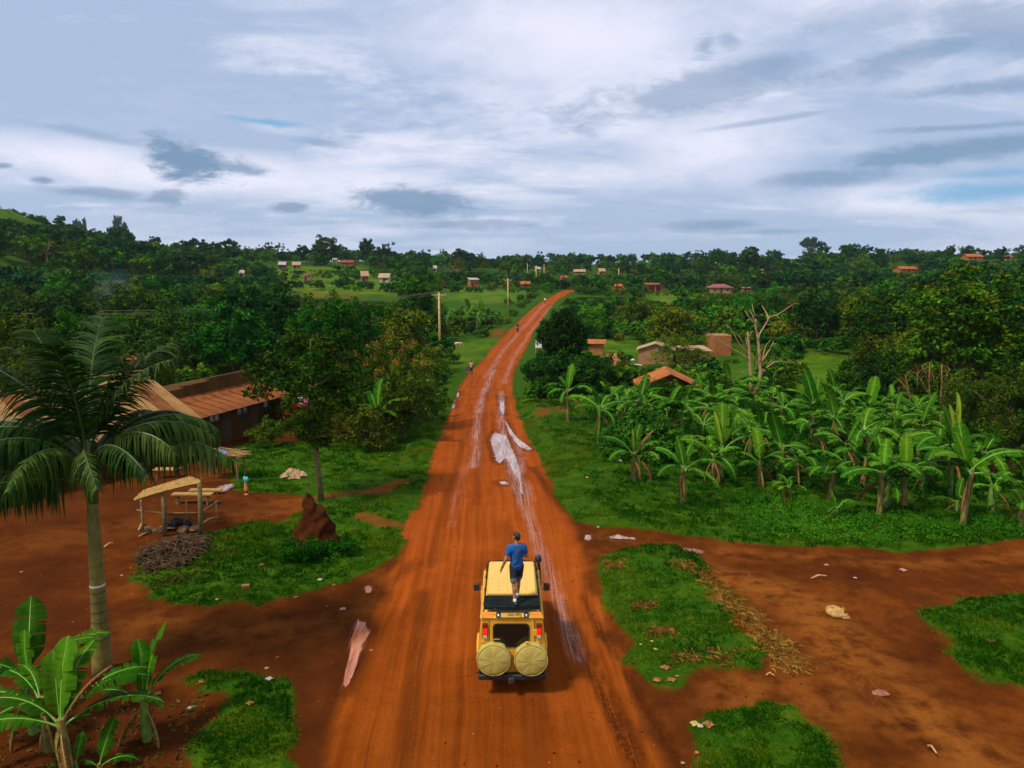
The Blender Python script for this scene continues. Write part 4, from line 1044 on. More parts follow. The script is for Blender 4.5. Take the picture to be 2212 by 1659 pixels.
BROAD = dict(BL); BROAD.update(erect=[banana_leaf(41, 80, 26, W=.18, tear=.3, vee=.35), banana_leaf(42, 70, 46, W=.19, tear=.5)], arch=[banana_leaf(43, 54, 84, W=.17, tear=.8), banana_leaf(44, 46, 78, W=.17, tear=.9, curl=.1)], flat=[banana_leaf(45, 34, 74, W=.16, tear=.9), banana_leaf(46, 40, 100, W=.15, tear=.95)])
STEMS = [stem_mesh(i, STEM if i % 2 else STEM_G) for i in range(4)]
BANANA_KIDS = 0
def banana(x, y, stem_h, leaf_len, leaves_, label, group=None, seed=0, thick=1.0, z=None, dead_n=None, stem_i=None, lib=None):
    """leaves_: number, or list of (type, turn in degrees, length factor)"""
    rg = np.random.default_rng(seed * 7 + 1)
    r = empty('banana_plant', Vector((x, y, gh(x, y))) if z is None else Vector((x, y, z)), 0, label, 'banana plant', group)
    link('stem', STEMS[(seed if stem_i is None else stem_i) % 4], r, scale=(thick, thick, stem_h), rot=((rg.random() - .5) * .12, (rg.random() - .5) * .12, rg.random() * 6))
    if not hasattr(leaves_, '__len__'):
        n = leaves_; a0 = rg.random() * 360; lst = []
        seq = ['arch', 'erect' if rg.random() < .55 else 'arch', 'flat', 'arch', 'droop', 'arch', 'flat', 'droop', 'arch', 'brown', 'flat']
        for i in range(n): lst.append((seq[i % len(seq)], a0 + i * 137.5 + (rg.random() - .5) * 30, 0.8 + 0.4 * rg.random()))
        for i in range(dead_n if dead_n is not None else 2): lst.append(('dead', rg.random() * 360, 0.55 + 0.25 * rg.random()))
        leaves_ = lst
    for ty, az_, k in leaves_:
        ms = (lib or BL)[ty]; me = ms[int(rg.integers(len(ms)))]
        zt = stem_h * (0.80 if ty == 'dead' else 0.97) - (0.1 * rg.random() if ty in ('flat', 'droop') else 0)
        l_ = link('dead_leaf' if ty in ('dead', 'brown') else 'leaf', me, r, loc=(0.04 * math.cos(R(az_)), 0.04 * math.sin(R(az_)), zt), rot=((rg.random() - .5) * .5, 0, R(az_)), scale=leaf_len * k)
        if ty in ('dead', 'brown'): l_['label'] = 'dry brown leaf'
    return r
GB = 'banana plants of the grove beside the road'
#  foot u, v, crown v, leaf length, number of leaves, label
GROVE = [(1227, 917, 850, 2.1, 7, 'banana plant nearest the big dark tree, with dry leaves round its stem', [('erect', 55, .95), ('spear', 95, .8), ('arch', 175, 1.0), ('arch', 350, .95), ('flat', 320, 1.2), ('flat', 205, .8), ('droop', 240, .8), ('erect', 130, .6), ('dead', 0, .8), ('dead', 200, .6), ('dead', 90, .6)]),
         (1294, 971, 888, 2.1, 9, 'banana plant beside the creeper bush on its road side', None), (1367, 1050, 992, 1.75, 8, 'banana plant with twin brown stems in front of the creeper bush', [('spear', 95, .75), ('arch', 165, 1.1), ('erect', 60, .9), ('arch', 20, 1.2), ('flat', 215, 1.0), ('flat', 150, .8), ('brown', 10, .9), ('dead', 300, .6)]),
         (1381, 1047, 995, 1.5, 5, 'shorter twin of the brown stemmed banana plant before the creeper bush', None), (1475, 1093, 1018, 1.75, 8, 'banana plant standing closest to the side track with a leaning leaf', [('erect', 100, .8), ('arch', 150, 1.1), ('flat', 215, 1.05), ('droop', 330, 1.1), ('arch', 340, 1.15), ('erect', 40, .8), ('flat', 300, .8), ('dead', 250, .6), ('dead', 120, .5)]),
         (1558, 1034, 972, 2.3, 9, 'tall banana plant with a bright upright leaf in the middle of the grove', [('erect', 75, 1.1), ('erect', 50, 1.2), ('arch', 170, 1.1), ('arch', 10, 1.1), ('droop', 335, 1.1), ('flat', 200, 1.1), ('arch', 110, 1.0), ('spear', 100, .9), ('dead', 250, .7), ('dead', 20, .6)]),
         (1538, 1040, 985, 1.8, 6, 'banana plant half hidden behind the tall one in the grove', None), (1470, 965, 891, 2.2, 9, 'banana plant rising behind the creeper bush', None), (1380, 935, 866, 2.1, 9, 'banana plant in front of the rusty low roof', None), (1625, 925, 864, 2.3, 9, 'banana plant at the foot of the bare pale tree', None),
         (1683, 1042, 965, 2.0, 8, 'banana plant with a straight thin stem beside a hanging dry leaf', None), (1720, 1045, 993, 2.0, 8, 'banana plant with broad low leaves in the grove', None), (1705, 1083, 1056, 1.05, 6, 'low young banana plant at the front of the grove', None), (1691, 1084, 1058, 0.95, 4, 'small sucker next to the low young banana plant', None),
         (1792, 1077, 1022, 1.6, 8, 'banana plant with a drooping inner leaf behind the tiny sucker', None), (1806, 1120, 1098, 0.85, 4, 'tiny banana sucker alone on the weeds', None), (1900, 1112, 1022, 1.9, 9, 'banana plant with two spotted stems near the side track', None), (1912, 1098, 1030, 1.5, 5, 'second spotted stem of the banana clump near the side track', None),
         (1951, 1097, 1016, 1.6, 6, 'slender banana plant with one bright upright leaf', [('erect', 65, 1.0), ('arch', 350, 1.0), ('arch', 190, 1.0), ('flat', 325, 1.0), ('flat', 215, .9)]), (2052, 1074, 966, 2.6, 9, 'biggest banana plant, with a yellow upright new leaf', [('spear', 105, 1.0), ('spear', 98, .8), ('arch', 172, 1.15), ('arch', 160, 1.1), ('arch', 190, 1.0), ('flat', 220, 1.0), ('arch', 350, 1.0), ('erect', 130, .8), ('droop', 275, .7), ('flat', 20, .9), ('dead', 250, .6)]),
         (2080, 1136, 1018, 2.3, 8, 'tall dark stemmed banana plant with long hanging leaves by the right edge', [('erect', 60, .9), ('arch', 190, 1.1), ('arch', 205, 1.0), ('droop', 340, 1.3), ('arch', 350, 1.1), ('erect', 110, .7), ('flat', 170, .9), ('dead', 230, .6)]), (2067, 1106, 1085, 1.0, 4, 'small sucker beside the tall dark stemmed banana plant', None),
         (2206, 1141, 1090, 1.3, 6, 'banana plant cut by the right edge of the picture', None), (1862, 985, 928, 2.3, 9, 'banana plant with pale spreading leaves in the back row', None), (1756, 925, 874, 2.4, 9, 'banana plant with two long brown upright leaves at the back', [('brown', 60, 1.0), ('brown', 245, .7), ('erect', 100, 1.1), ('erect', 70, 1.0), ('arch', 20, 1.1), ('arch', 170, 1.1), ('flat', 200, 1.), ('flat', 340, 1.)]),
         (1760, 985, 930, 2.0, 8, 'banana plant behind the broad leaved one', None), (1800, 965, 905, 2.2, 8, 'banana plant in the back row near the pale leaved one', None), (1930, 955, 900, 2.0, 8, 'banana plant in front of the leafless brown tree', None), (1985, 985, 920, 2.0, 8, 'banana plant beside the biggest one on its road side', None),
         (2120, 1040, 980, 2.0, 8, 'banana plant in the shade of the dark mango tree', None), (1640, 985, 925, 2.1, 8, 'banana plant between the creeper bush and the leaning dry leaf', None), (1585, 960, 900, 2.2, 8, 'banana plant in the second row beneath the bare pale tree', None), (1530, 935, 875, 2.2, 8, 'banana plant behind the tall bright one', None),
         (1440, 945, 885, 2.0, 8, 'banana plant hugging the far side of the creeper bush', None), (1690, 935, 880, 2.1, 8, 'banana plant beside the bare pale tree on its right', None), (1820, 915, 868, 2.0, 8, 'furthest banana plant at the edge of the clearing', None), (1335, 925, 872, 2.0, 8, 'banana plant between the dark tree and the rusty low roof', None),
         (1990, 1065, 1010, 1.7, 6, 'banana plant behind the slender one', None), (1640, 1050, 1000, 1.6, 6, 'banana plant with short leaves behind the low young ones', None), (2140, 1105, 1050, 1.6, 6, 'banana plant in deep shade at the right', None), (1865, 1050, 990, 1.8, 7, 'banana plant behind the spotted stemmed clump', None)]
for i, (u, v, cv, ll, n, lab, spec) in enumerate(GROVE):
    g = gpt(u, v); sh = max(0.35, at(u, cv, g.y).z - g.z)
    banana(g.x, g.y, sh, ll, spec or n, lab, GB, i + 3, 1.0 if ll > 1.2 else 0.6)
GRO = outline([(1270, 900), (1330, 865), (1500, 862), (1800, 858), (1960, 890), (2090, 960), (2140, 1080), (2000, 1090), (1850, 1075), (1720, 1060), (1600, 1035), (1520, 1040), (1450, 985), (1300, 950)])
_seen = set(); _rg = np.random.default_rng(31); _have = [gpt(q[0], q[1]).xy for q in GROVE]; _k = 0
_lo, _hi = GRO.min(0), GRO.max(0)
for _ in range(4000):
    p = _lo + (_hi - _lo) * _rg.random(2)
    if _k >= 46 or poly_sd(p[:1], p[1:], GRO)[0] < 0: continue
    if min((q.x - p[0]) ** 2 + (q.y - p[1]) ** 2 for q in _have) < 1.5 ** 2 or (p[0] - cb.location.x) ** 2 + (p[1] - cb.location.y) ** 2 < 6: continue
    _have.append(Vector(p)); u_, v_ = proj((p[0], p[1], H(*p) + 1.2)); lab = None
    for q in sorted(GROVE, key=lambda q: (q[0] - u_) ** 2 + 4 * (q[2] - v_) ** 2)[:12]:
        g_ = gpt(q[0], q[1]); dx_, dy_ = p[0] - g_.x, p[1] - g_.y
        rel = ('behind' if dy_ > 0 else 'in front of') if abs(dy_) > abs(dx_) else ('left of' if dx_ < 0 else 'right of')
        lab = 'tangled banana plant ' + rel + ' the one ' + ' '.join(q[5].replace('tall ', '').split('banana plant')[-1].split()[:6] or ['beside it'])
        lab = lab.replace('one ,', 'one').replace(',', '')
        lab = next((lab + q2 for q2 in ('', ' but further back', ' but nearer', ' among others') if lab + q2 not in _seen), lab)
        if lab not in _seen: break
    _seen.add(lab); banana(p[0], p[1], .9 + 1.0 * _rg.random(), 1.5 + .8 * _rg.random(), int(6 + 3 * _rg.random()), lab, GB, 200 + _k, .9, dead_n=3); _k += 1
for u, v, s_, lab in ((1420, 900, .9, 'leafy bush against the wall of the low roofed hut'), (1490, 905, .8, 'bush growing at the corner of the low roofed hut'), (1400, 880, .7, 'bush before the eave of the low roofed hut'), (1455, 895, .75, 'bush covering the door of the low roofed hut'), (1690, 880, .9, 'bush at the near edge of the clearing'), (1560, 880, .8, 'bush at the foot of the bare pale tree'), (1330, 850, .8, 'bush between the dark tree and the low roofed hut')):
    p = gpt(u, v); plant_tree(MIDK[1] if int(u) % 20 else MIDK[5], p.x, p.y, s_ * .45, lab, 'bush', None, None, 'bush')
# near plants at the lower left
g = gpt(142, 1680); banana(g.x, g.y, 1.25, 1.8, [('erect', 88, .95), ('erect', 66, .95), ('arch', 40, 1.1), ('flat', 20, 1.15), ('arch', 30, 1.05), ('arch', 175, 1.0), ('flat', 195, 1.0), ('erect', 120, .8), ('brown', 8, 1.0), ('dead', 300, .7)], 'nearest banana plant with torn leaves and a yellowish forked stem', None, 51, 1.1, lib=BROAD)
g = gpt(75, 1585); banana(g.x, g.y, 1.4, 1.7, [('erect', 120, 1.1), ('erect', 95, .6), ('arch', 25, 1.0), ('arch', 40, 1.1), ('flat', 180, 1.0), ('arch', 200, 1.0), ('dead', 270, .8), ('dead', 60, .6), ('dead', 150, .6)], 'banana plant at the left edge in front of the big palm', None, 52, 0.9, lib=BROAD)
g = gpt(100, 1625); banana(g.x, g.y, 1.25, 1.6, [('arch', 160, 1.0), ('flat', 185, 1.1), ('arch', 140, .9), ('droop', 215, .9), ('dead', 320, .6)], 'banana plant with leaves hanging over the left edge', None, 53, 0.8, lib=BROAD)
g = gpt(318, 1600); banana(g.x, g.y, 1.0, 1.45, [('erect', 35, 1.15), ('arch', 45, 1.1), ('flat', 175, .9), ('erect', 140, .9), ('flat', 330, .5), ('dead', 200, .8), ('dead', 330, .7), ('dead', 90, .6)], 'banana plant with shaggy dry sheaths at the edge of the near grass patch', None, 54, 1.0, lib=BROAD)
g = gpt(215, 1672); banana(g.x, g.y, 0.2, 0.95, [('erect', 80, 1.0), ('flat', 15, .9), ('flat', 165, .5)], 'broad leaved banana sucker at the very bottom of the picture', None, 55, .5, lib=BROAD)
g = gpt(165, 1665); banana(g.x, g.y, 0.15, 0.6, [('erect', 110, 1.0), ('flat', 200, .9)], 'tiny banana sucker beside the nearest banana stem', None, 56, .4, lib=BROAD)
# single plant between the mango tree and the grass
g = gpt(818, 962); banana(g.x, g.y, at(818, 893, g.y).z - g.z, 2.0, [('erect', 110, 1.0), ('erect', 60, 1.15), ('arch', 155, 1.0), ('arch', 5, 1.1), ('flat', 330, .8), ('flat', 210, .7), ('dead', 250, .7), ('dead', 60, .6)], 'lone banana plant below the blossoming mango tree', None, 60)
GB2 = 'banana plants behind the first power pole'
for i, (u, v, cv) in enumerate([(968, 705, 684), (990, 712, 688), (1008, 708, 680), (1030, 712, 686), (1052, 708, 688), (1040, 700, 676), (1015, 698, 672), (985, 700, 675), (1065, 700, 684)]):
    g = gpt(u, v); banana(g.x, g.y, max(1.2, at(u, cv, g.y).z - g.z), 2.7, 8, 'bushy banana plant behind the nearest power pole, ' + ('front row, nearest the pole', 'front row, second from the pole', 'middle of the front row', 'front row, fourth from the pole', 'front row, nearest the road', 'back row, nearest the road but one', 'middle of the back row', 'back row, nearest the pole', 'back row, nearest the road')[i], GB2, 70 + i, 1.2)
GB3 = 'banana plants in the wooded hollow on the left'
for i, (u, v) in enumerate([(228, 735), (205, 715), (255, 730), (242, 752), (150, 690), (175, 700)]):
    g = gpt(u, v); banana(g.x, g.y, 1.9, 2.4, 8, 'banana plant in the smoky hollow, ' + ('just right of the smoke', 'inside the smoke', 'nearest the rusty roofed hut', 'lowest and closest to the palm', 'furthest left of the smoke', 'second left of the smoke')[i], GB3, 90 + i, 1.1)

# ------------------------------------------------------------------ royal palm
PALM_LEAF = leaf_mat('palm_leaflet', (0.005, 0.024, 0.003), (0.014, 0.048, 0.005), (0.075, 0.115, 0.012), rough=0.6, spec=0.08, trans=0.2, hue=0.03)
RACHIS = mat('palm_rachis', (0.045, 0.065, 0.010), 0.5)
def frond_mesh(seed, e0, bend, L=3.0, hang=1.0, n=60, llen=0.90):
    rg = np.random.default_rng(seed)
    m = 24; s = np.linspace(0, 1, m + 1); ang = np.radians(e0) - np.radians(bend) * s ** 1.3
    mid = np.stack([np.concatenate([[0], np.cumsum(np.cos(ang[1:]))]) / m * L, 0.12 * L * (rg.random() - .5) * s ** 2, np.concatenate([[0], np.cumsum(np.sin(ang[1:]))]) / m * L], 1)
    V, F, T = [], [], []
    for k in range(n):
        t = 0.16 + 0.84 * (k + 0.5) / n
        q = t * m; i = min(int(q), m - 1); p0 = mid[i] + (mid[i + 1] - mid[i]) * (q - i); tg = mid[i + 1] - mid[i]; tg /= np.linalg.norm(tg)
        ll = llen * (0.45 + 0.55 * math.sin(math.pi * min(1, 0.25 + 0.8 * t)) ** 0.7) * (0.65 + .5 * rg.random())
        for sg in (-1, 1):
            d = np.array([0, sg, 0]) * 0.95 + tg * (0.35 + .5 * rg.random()) + np.array([0, 0, 0.30 + 0.6 * (rg.random() - .45)])
            d /= np.linalg.norm(d); p = p0.copy(); base = len(V); w0 = 0.018 + 0.012 * rg.random(); tv = 0.25 + 0.6 * rg.random()
            ns = 4
            for c in range(ns + 1):
                w_ = w0 * (1 - (c / ns) ** 2.2) + 0.002
                V.append(p - tg * w_); V.append(p + tg * w_); T += [tv, tv]
                d = d + np.array([0, 0, -0.62 * hang]); d /= np.linalg.norm(d); p = p + d * ll / ns
            for c in range(ns): a = base + 2 * c; F.append((a, a + 1, a + 3, a + 2))
    nb = len(F); b0 = len(V)
    for q in range(0, m + 1, 2):
        rr = (0.035 * (1 - s[q]) + 0.005) * L / 3
        for k in range(4):
            a_ = k * math.pi / 2; V.append(mid[q] + np.array([0, math.cos(a_) * rr, math.sin(a_) * rr])); T.append(.5)
    for q in range(m // 2):
        for k in range(4):
            k2 = (k + 1) % 4; F.append((b0 + q * 4 + k, b0 + q * 4 + k2, b0 + q * 4 + 4 + k2, b0 + q * 4 + 4 + k))
    return mesh_np('frond', V, np.array(F).ravel(), np.full(len(F), 4), [PALM_LEAF, RACHIS], [0] * nb + [1] * (len(F) - nb), False, {'tint': T})
FR = {'up': [frond_mesh(1, 84, 40, hang=.35), frond_mesh(2, 76, 62, hang=.5)], 'mid': [frond_mesh(3, 60, 105, hang=1.2), frond_mesh(4, 52, 100, hang=1.4), frond_mesh(5, 62, 118, hang=1.3)], 'low': [frond_mesh(6, 30, 62, hang=1.9, llen=.85), frond_mesh(7, 22, 48, hang=1.9, llen=.85)], 'arm': [frond_mesh(8, 30, 66, L=3.0, hang=1.8, llen=.95)]}
gp = gpt(222, 1452)
palm = empty('royal_palm', gp, 0, 'royal palm with a pale ringed trunk towering over the dirt yard', 'palm tree')
PT = mat('palm_trunk', (0.165, 0.125, 0.019), 0.85, nscale=5, namt=0.3, bump=0.35, stain=((0.10, 0.085, 0.02), 2.5, 0.7))
CROWN_Z = at(197, 1045, gp.y).z - gp.z
LEAN = at(197, 1045, gp.y).x - gp.x
prof = [(0.27, -0.1), (0.24, 0.3), (0.225, 0.9), (0.19, 1.7), (0.18, 2.3), (0.165, 3.0), (0.15, 3.8), (0.135, 4.4), (0.12, CROWN_Z)]
b = MB(); zz_ = []
lx = lambda z: LEAN * z / CROWN_Z
b.tube([(lx(z), 0, z) for r, z in prof], [r for r, z in prof], 16); b.build('trunk', PT, palm, smooth='all')
RING = mat('palm_ring', (0.07, 0.055, 0.015), 0.9)
for z in (1.0, 1.22, 1.45, 1.72, 1.98, 2.24):
    r_ = float(np.interp(z, [q[1] for q in prof], [q[0] for q in prof]))
    b = MB(); b.tube([(lx(z), 0, z - 0.016), (lx(z), 0, z + 0.016)], [r_ + 0.006] * 2, 16, cap=False); b.build('ring', RING, palm)
z = 2.42; b = MB(); b.tube([(lx(z), 0, z - 0.03), (lx(z), 0, z + 0.03)], [0.185] * 2, 16, cap=False); b.build('white_band', mat('white_rag', (0.62, 0.52, 0.38), 0.9, nscale=20), palm)
b = MB(); b.tube([(lx(CROWN_Z), 0, CROWN_Z - 0.5), (lx(CROWN_Z), 0, CROWN_Z), (lx(CROWN_Z) - .02, 0, CROWN_Z + 0.6), (lx(CROWN_Z) - .02, 0, CROWN_Z + 1.25)], [0.13, 0.16, 0.12, 0.05], 12); b.build('crownshaft', mat('palm_crownshaft', (0.05, 0.10, 0.015), 0.5, nscale=4, namt=.4), palm, smooth='all')
ct = Vector((lx(CROWN_Z) - .02, 0, CROWN_Z - .42))
for ty, az_, k, dz_ in [('up', 100, 1.1, 1.1), ('up', 60, 1.1, 1.1), ('up', 20, 1.0, 1.05), ('up', 150, 1.05, 1.0), ('up', 210, .95, 1.0), ('up', 280, 1.0, 1.0), ('mid', 165, 1.05, .9), ('mid', 190, 1.0, .85), ('mid', 120, 1.0, .9), ('mid', 35, 1.05, .85), ('mid', 75, 1.0, .9), ('mid', 345, .95, .8), ('mid', 230, 1.05, .75), ('mid', 300, 1.0, .7),
                        ('low', 205, 1.0, .55), ('low', 175, 1.05, .5), ('arm', 3, 1.08, 1.0), ('low', 140, .9, .5), ('mid', 265, .95, .8), ('mid', 180, 1.1, .95), ('mid', 205, 1.05, .9), ('mid', 150, 1.1, .95), ('up', 0, 1.05, 1.05), ('up', 180, 1.1, 1.05), ('mid', 15, 1.05, .85), ('mid', 320, 1.0, .75), ('low', 195, 1.1, .5), ('low', 225, 1., .45), ('mid', 50, 1.05, .9)]:
    ms = FR[ty]; link('frond', ms[random.randrange(len(ms))], palm, loc=ct + Vector((0.05 * math.cos(R(az_)), 0.05 * math.sin(R(az_)), dz_)), rot=((random.random() - .5) * .5, 0, R(az_)), scale=k * 1.14)
b = MB(); b.tube([ct + Vector((0, 0, 1.1)), ct + Vector((-0.02, 0, 2.4)), ct + Vector((0.0, 0, 4.0))], [0.05, 0.035, 0.008], 6); b.build('spear_leaf', mat('palm_spear', (0.03, 0.10, 0.012), 0.5), palm)
# far palms
PF = [frond_mesh(20 + i, 60 - 30 * i, 90, L=2.6, hang=.7, n=16, llen=1.0) for i in range(3)]
def far_palm(u, v, top, lab, nf=13):
    g = gpt(u, v); h = at(u, top, g.y).z - g.z
    r = empty('date_palm', g, 0, lab, 'palm tree'); b = MB(); b.tube([(0, 0, -.2), (0.1, 0, h * .75)], [.25, .18], 7); b.build('trunk', BARK, r)
    for i in range(nf): link('frond', PF[i % 3], r, loc=(0.1, 0, h * .75), rot=(0, 0, i * 2.4), scale=1.0 + 0.1 * (i % 3))
far_palm(1493, 612, 556, 'date palm standing clear of the trees beyond the maroon roof')
far_palm(318, 745, 690, 'small palm among the trees behind the rusty roofed hut', 11)
# ------------------------------------------------------------------ buildings
PLASTER = mat('mud_plaster', (0.085, 0.040, 0.012), 0.9, spec=0.1, nscale=1.3, namt=0.3, bump=0.3, bscale=9, stain=((0.09, 0.045, 0.016), 0.9, 0.7))
PARAPET = mat('parapet_plaster', (0.085, 0.040, 0.010), 0.9, spec=0.05, nscale=1.1, namt=0.3, bump=0.3, bscale=9, stain=((0.06, 0.032, 0.012), 0.8, 0.8))
TANROOF = mat('tan_iron_sheet', (0.27, 0.14, 0.04), 0.55, spec=0.2, nscale=0.8, namt=0.3, stain=((0.28, 0.11, 0.025), 1.2, 0.8))
RUSTROOF = mat('rusty_iron_sheet', (0.17, 0.052, 0.011), 0.7, spec=0.15, nscale=0.9, namt=0.4, stain=((0.28, 0.11, 0.03), 1.4, 0.6))
ORANGEROOF = mat('orange_rusted_roof', (0.33, 0.10, 0.018), 0.75, spec=0.12, nscale=1.0, namt=0.35, stain=((0.22, 0.07, 0.015), 1.3, 0.7))
GREYROOF = mat('grey_iron_sheet', (0.34, 0.31, 0.28), 0.5, nscale=0.7, namt=0.2, stain=((0.24, 0.13, 0.06), 0.8, 0.6))
PALEROOF = mat('pale_tan_roof', (0.34, 0.21, 0.10), 0.6, nscale=0.7, namt=0.2, stain=((0.33, 0.18, 0.08), 0.8, 0.6))
MAROON = mat('maroon_roof', (0.20, 0.05, 0.055), 0.6, nscale=0.7, namt=0.25, stain=((0.30, 0.12, 0.10), 1.0, 0.6))
TANWALL = mat('tan_wall', (0.30, 0.165, 0.065), 0.9, nscale=0.8, namt=0.2, bump=.2, bscale=6, stain=((0.27, 0.12, 0.04), 1.2, 0.7))
ORANGEWALL = mat('orange_brick_wall', (0.32, 0.115, 0.028), 0.9, nscale=1.6, namt=0.3, bump=.3, bscale=8, stain=((0.28, 0.10, 0.03), 1.6, 0.7))
WHITEWALL = mat('whitewashed_wall', (0.42, 0.35, 0.29), 0.9, nscale=0.9, namt=0.15, stain=((0.40, 0.24, 0.14), 1.2, 0.7))
PINKWALL = mat('pinkish_wall', (0.34, 0.18, 0.11), 0.9, nscale=0.9, namt=0.2)
DARKGLASS = mat('dark_opening', (0.02, 0.014, 0.008), 0.5); WOODDARK = mat('dark_wood', (0.06, 0.03, 0.012), 0.8, nscale=8, namt=.4)
BLUEDOOR = mat('blue_grey_door', (0.07, 0.14, 0.22), 0.6, nscale=3, namt=.3); FRAMEM = mat('pale_frame', (0.30, 0.30, 0.30), 0.7); PAPER = mat('paper_notice', (0.50, 0.50, 0.52), 0.9)
TIMBER = mat('weathered_timber', (0.22, 0.13, 0.05), 0.85, nscale=7, namt=.35, bump=.4); PLANKM = mat('pale_plank', (0.32, 0.18, 0.04), 0.8, nscale=6, namt=.35, stain=((0.22, 0.11, 0.03), 4, .7))
def corrugated(name, w, L, m, amp=0.016, waves=6, sag=0.02, seed=0):
    """one iron sheet: w along x, L up the slope along y"""
    n = waves * 4 + 1; vs, fs = [], []
    for j in range(4):
        for i in range(n):
            x = w * (i / (n - 1) - 0.5)
            vs.append((x, L * j / 3, amp * math.sin(2 * math.pi * waves * i / (n - 1)) - sag * math.sin(math.pi * j / 3)))
    for j in range(3):
        for i in range(n - 1): a = j * n + i; fs.append((a, a + 1, a + n + 1, a + n))
    k = len(vs); vs += [(x, y, z - 0.006) for x, y, z in vs]
    fs += [tuple(k + q for q in reversed(f)) for f in fs]
    me = bpy.data.meshes.new(name); me.from_pydata(vs, [], fs); me.materials.append(m); me.update(); return me
def window(parent, x, y, z, w, h, facing=-1, fm=None, pane=None, name='window'):
    """framed opening on a wall whose outer face is the plane y, facing along -y or +y"""
    b = MB(); t = 0.06; d = 0.05; s = facing
    b.box((x, y + s * d / 2, z + h / 2 - t / 2), (w, d, t)).box((x, y + s * d / 2, z - h / 2 + t / 2), (w, d, t)).box((x - w / 2 + t / 2, y + s * d / 2, z), (t, d, h - 2 * t)).box((x + w / 2 - t / 2, y + s * d / 2, z), (t, d, h - 2 * t))
    f = b.build(name, fm or WOODDARK, parent)
    MB().box((x, y + s * 0.012, z), (w - 2 * t, 0.018, h - 2 * t)).build('pane', pane or DARKGLASS, f)
    return f
def gable_house(name, pos, rz, w, d, hw, rise, wallm, roofm, label, cat='house', roof='gable', over=0.35, wins=((-.28, .55), (.28, .55)), door=0.0, group=None, doorm=None, sheets=0, gable_side=False):
    """house with its long front along local x at y = 0 facing -y; roof ridge along x (or along y when gable_side)"""
    r = empty(name, pos, rz, label, cat, group)
    b = MB(); b.box((0, d / 2, hw / 2 - 0.25), (w, d, hw + 0.5))
    if roof == 'gable':
        if gable_side: b.add([(-w / 2, 0.0, hw), (w / 2, 0.0, hw), (0, 0.0, hw + rise * .98), (-w / 2, d, hw), (w / 2, d, hw), (0, d, hw + rise * .98)], [(0, 1, 2), (4, 3, 5)])
        else: b.add([(-w / 2, 0, hw), (-w / 2, d, hw), (-w / 2, d / 2, hw + rise * .98), (w / 2, 0, hw), (w / 2, d, hw), (w / 2, d / 2, hw + rise * .98)], [(1, 0, 2), (3, 4, 5)])
    b.build('wall', wallm, r)
    th = 0.06
    def slab(p0, p1, p2, p3, nm='roof'):
        n = ((Vector(p1) - Vector(p0)).cross(Vector(p3) - Vector(p0))).normalized() * th
        q = [Vector(p) + n * .2 for p in (p0, p1, p2, p3)]
        vs = q + [p + n for p in q]
        MB().add(vs, [(3, 2, 1, 0), (4, 5, 6, 7), (0, 1, 5, 4), (1, 2, 6, 5), (2, 3, 7, 6), (3, 0, 4, 7)]).build(nm, roofm, r)
    if roof == 'gable' and gable_side:
        k = rise / (w / 2); e = hw - over * k
        slab((-w / 2 - over, -over, e), (0, -over, hw + rise), (0, d + over, hw + rise), (-w / 2 - over, d + over, e)) if False else None
        slab((-w / 2 - over, d + over, e), (-w / 2 - over, -over, e), (0, -over, hw + rise), (0, d + over, hw + rise))
        slab((w / 2 + over, -over, e), (w / 2 + over, d + over, e), (0, d + over, hw + rise), (0, -over, hw + rise))
    elif roof == 'gable':
        k = rise / (d / 2); e = hw - over * k
        slab((-w / 2 - over, -over, e), (w / 2 + over, -over, e), (w / 2 + over, d / 2, hw + rise), (-w / 2 - over, d / 2, hw + rise))
        slab((w / 2 + over, d + over, e), (-w / 2 - over, d + over, e), (-w / 2 - over, d / 2, hw + rise), (w / 2 + over, d / 2, hw + rise))
    elif roof == 'mono':
        slab((-w / 2 - over, -over, hw + 0.03), (w / 2 + over, -over, hw + .03), (w / 2 + over, d + over, hw + rise), (-w / 2 - over, d + over, hw + rise))
    elif roof == 'hip':
        o = over; e = hw; t = hw + rise; q = min(w, d) / 2
        A, B, C, D = (-w / 2 - o, -o, e), (w / 2 + o, -o, e), (w / 2 + o, d + o, e), (-w / 2 - o, d + o, e); E, F_ = (-w / 2 + q * .8, d / 2, t), (w / 2 - q * .8, d / 2, t)
        MB().add([A, B, C, D, E, F_], [(0, 1, 5, 4), (1, 2, 5), (2, 3, 4, 5), (3, 0, 4), (3, 2, 1, 0)]).build('roof', roofm, r)
    if door is not None:
        MB().box((door * w, -0.02, 0.9), (0.85, 0.04, 1.8)).build('door', doorm or WOODDARK, r)
    for fx, fz in wins: window(r, fx * w, 0.0, hw * fz + .15, 0.7, 0.7)
    return r

# long tan roofed building
ang1 = math.atan2(0.92, 0.40)
lb = empty('shop_row', onground(-19.1, 42.1), ang1, 'long mud building with a tan iron roof behind the big palm', 'building')
b = MB(); X0, X1, DD, HW, RZ = -24.0, 0.0, 7.0, 2.55, 4.75
b.box(((X0 + X1) / 2, DD / 2, HW / 2 - .3), (X1 - X0, DD, HW + .6)); b.add([(X1, 0, HW), (X1, DD, HW), (X1, 3.4, RZ - .1), (X0, 0, HW), (X0, DD, HW), (X0, 3.4, RZ - .1)], [(0, 1, 2), (4, 3, 5)]); b.build('wall', PLASTER, lb)
sh_w = 0.86; L1 = math.hypot(3.4 + 1.0, RZ - (HW - 0.25)); tilt1 = math.atan2(RZ - (HW - 0.25), 4.4)
sm = [corrugated('roof_sheet', sh_w * 1.06, L1, TANROOF, seed=0), corrugated('roof_sheet', sh_w * 1.06, L1, RUSTROOF, seed=1)]
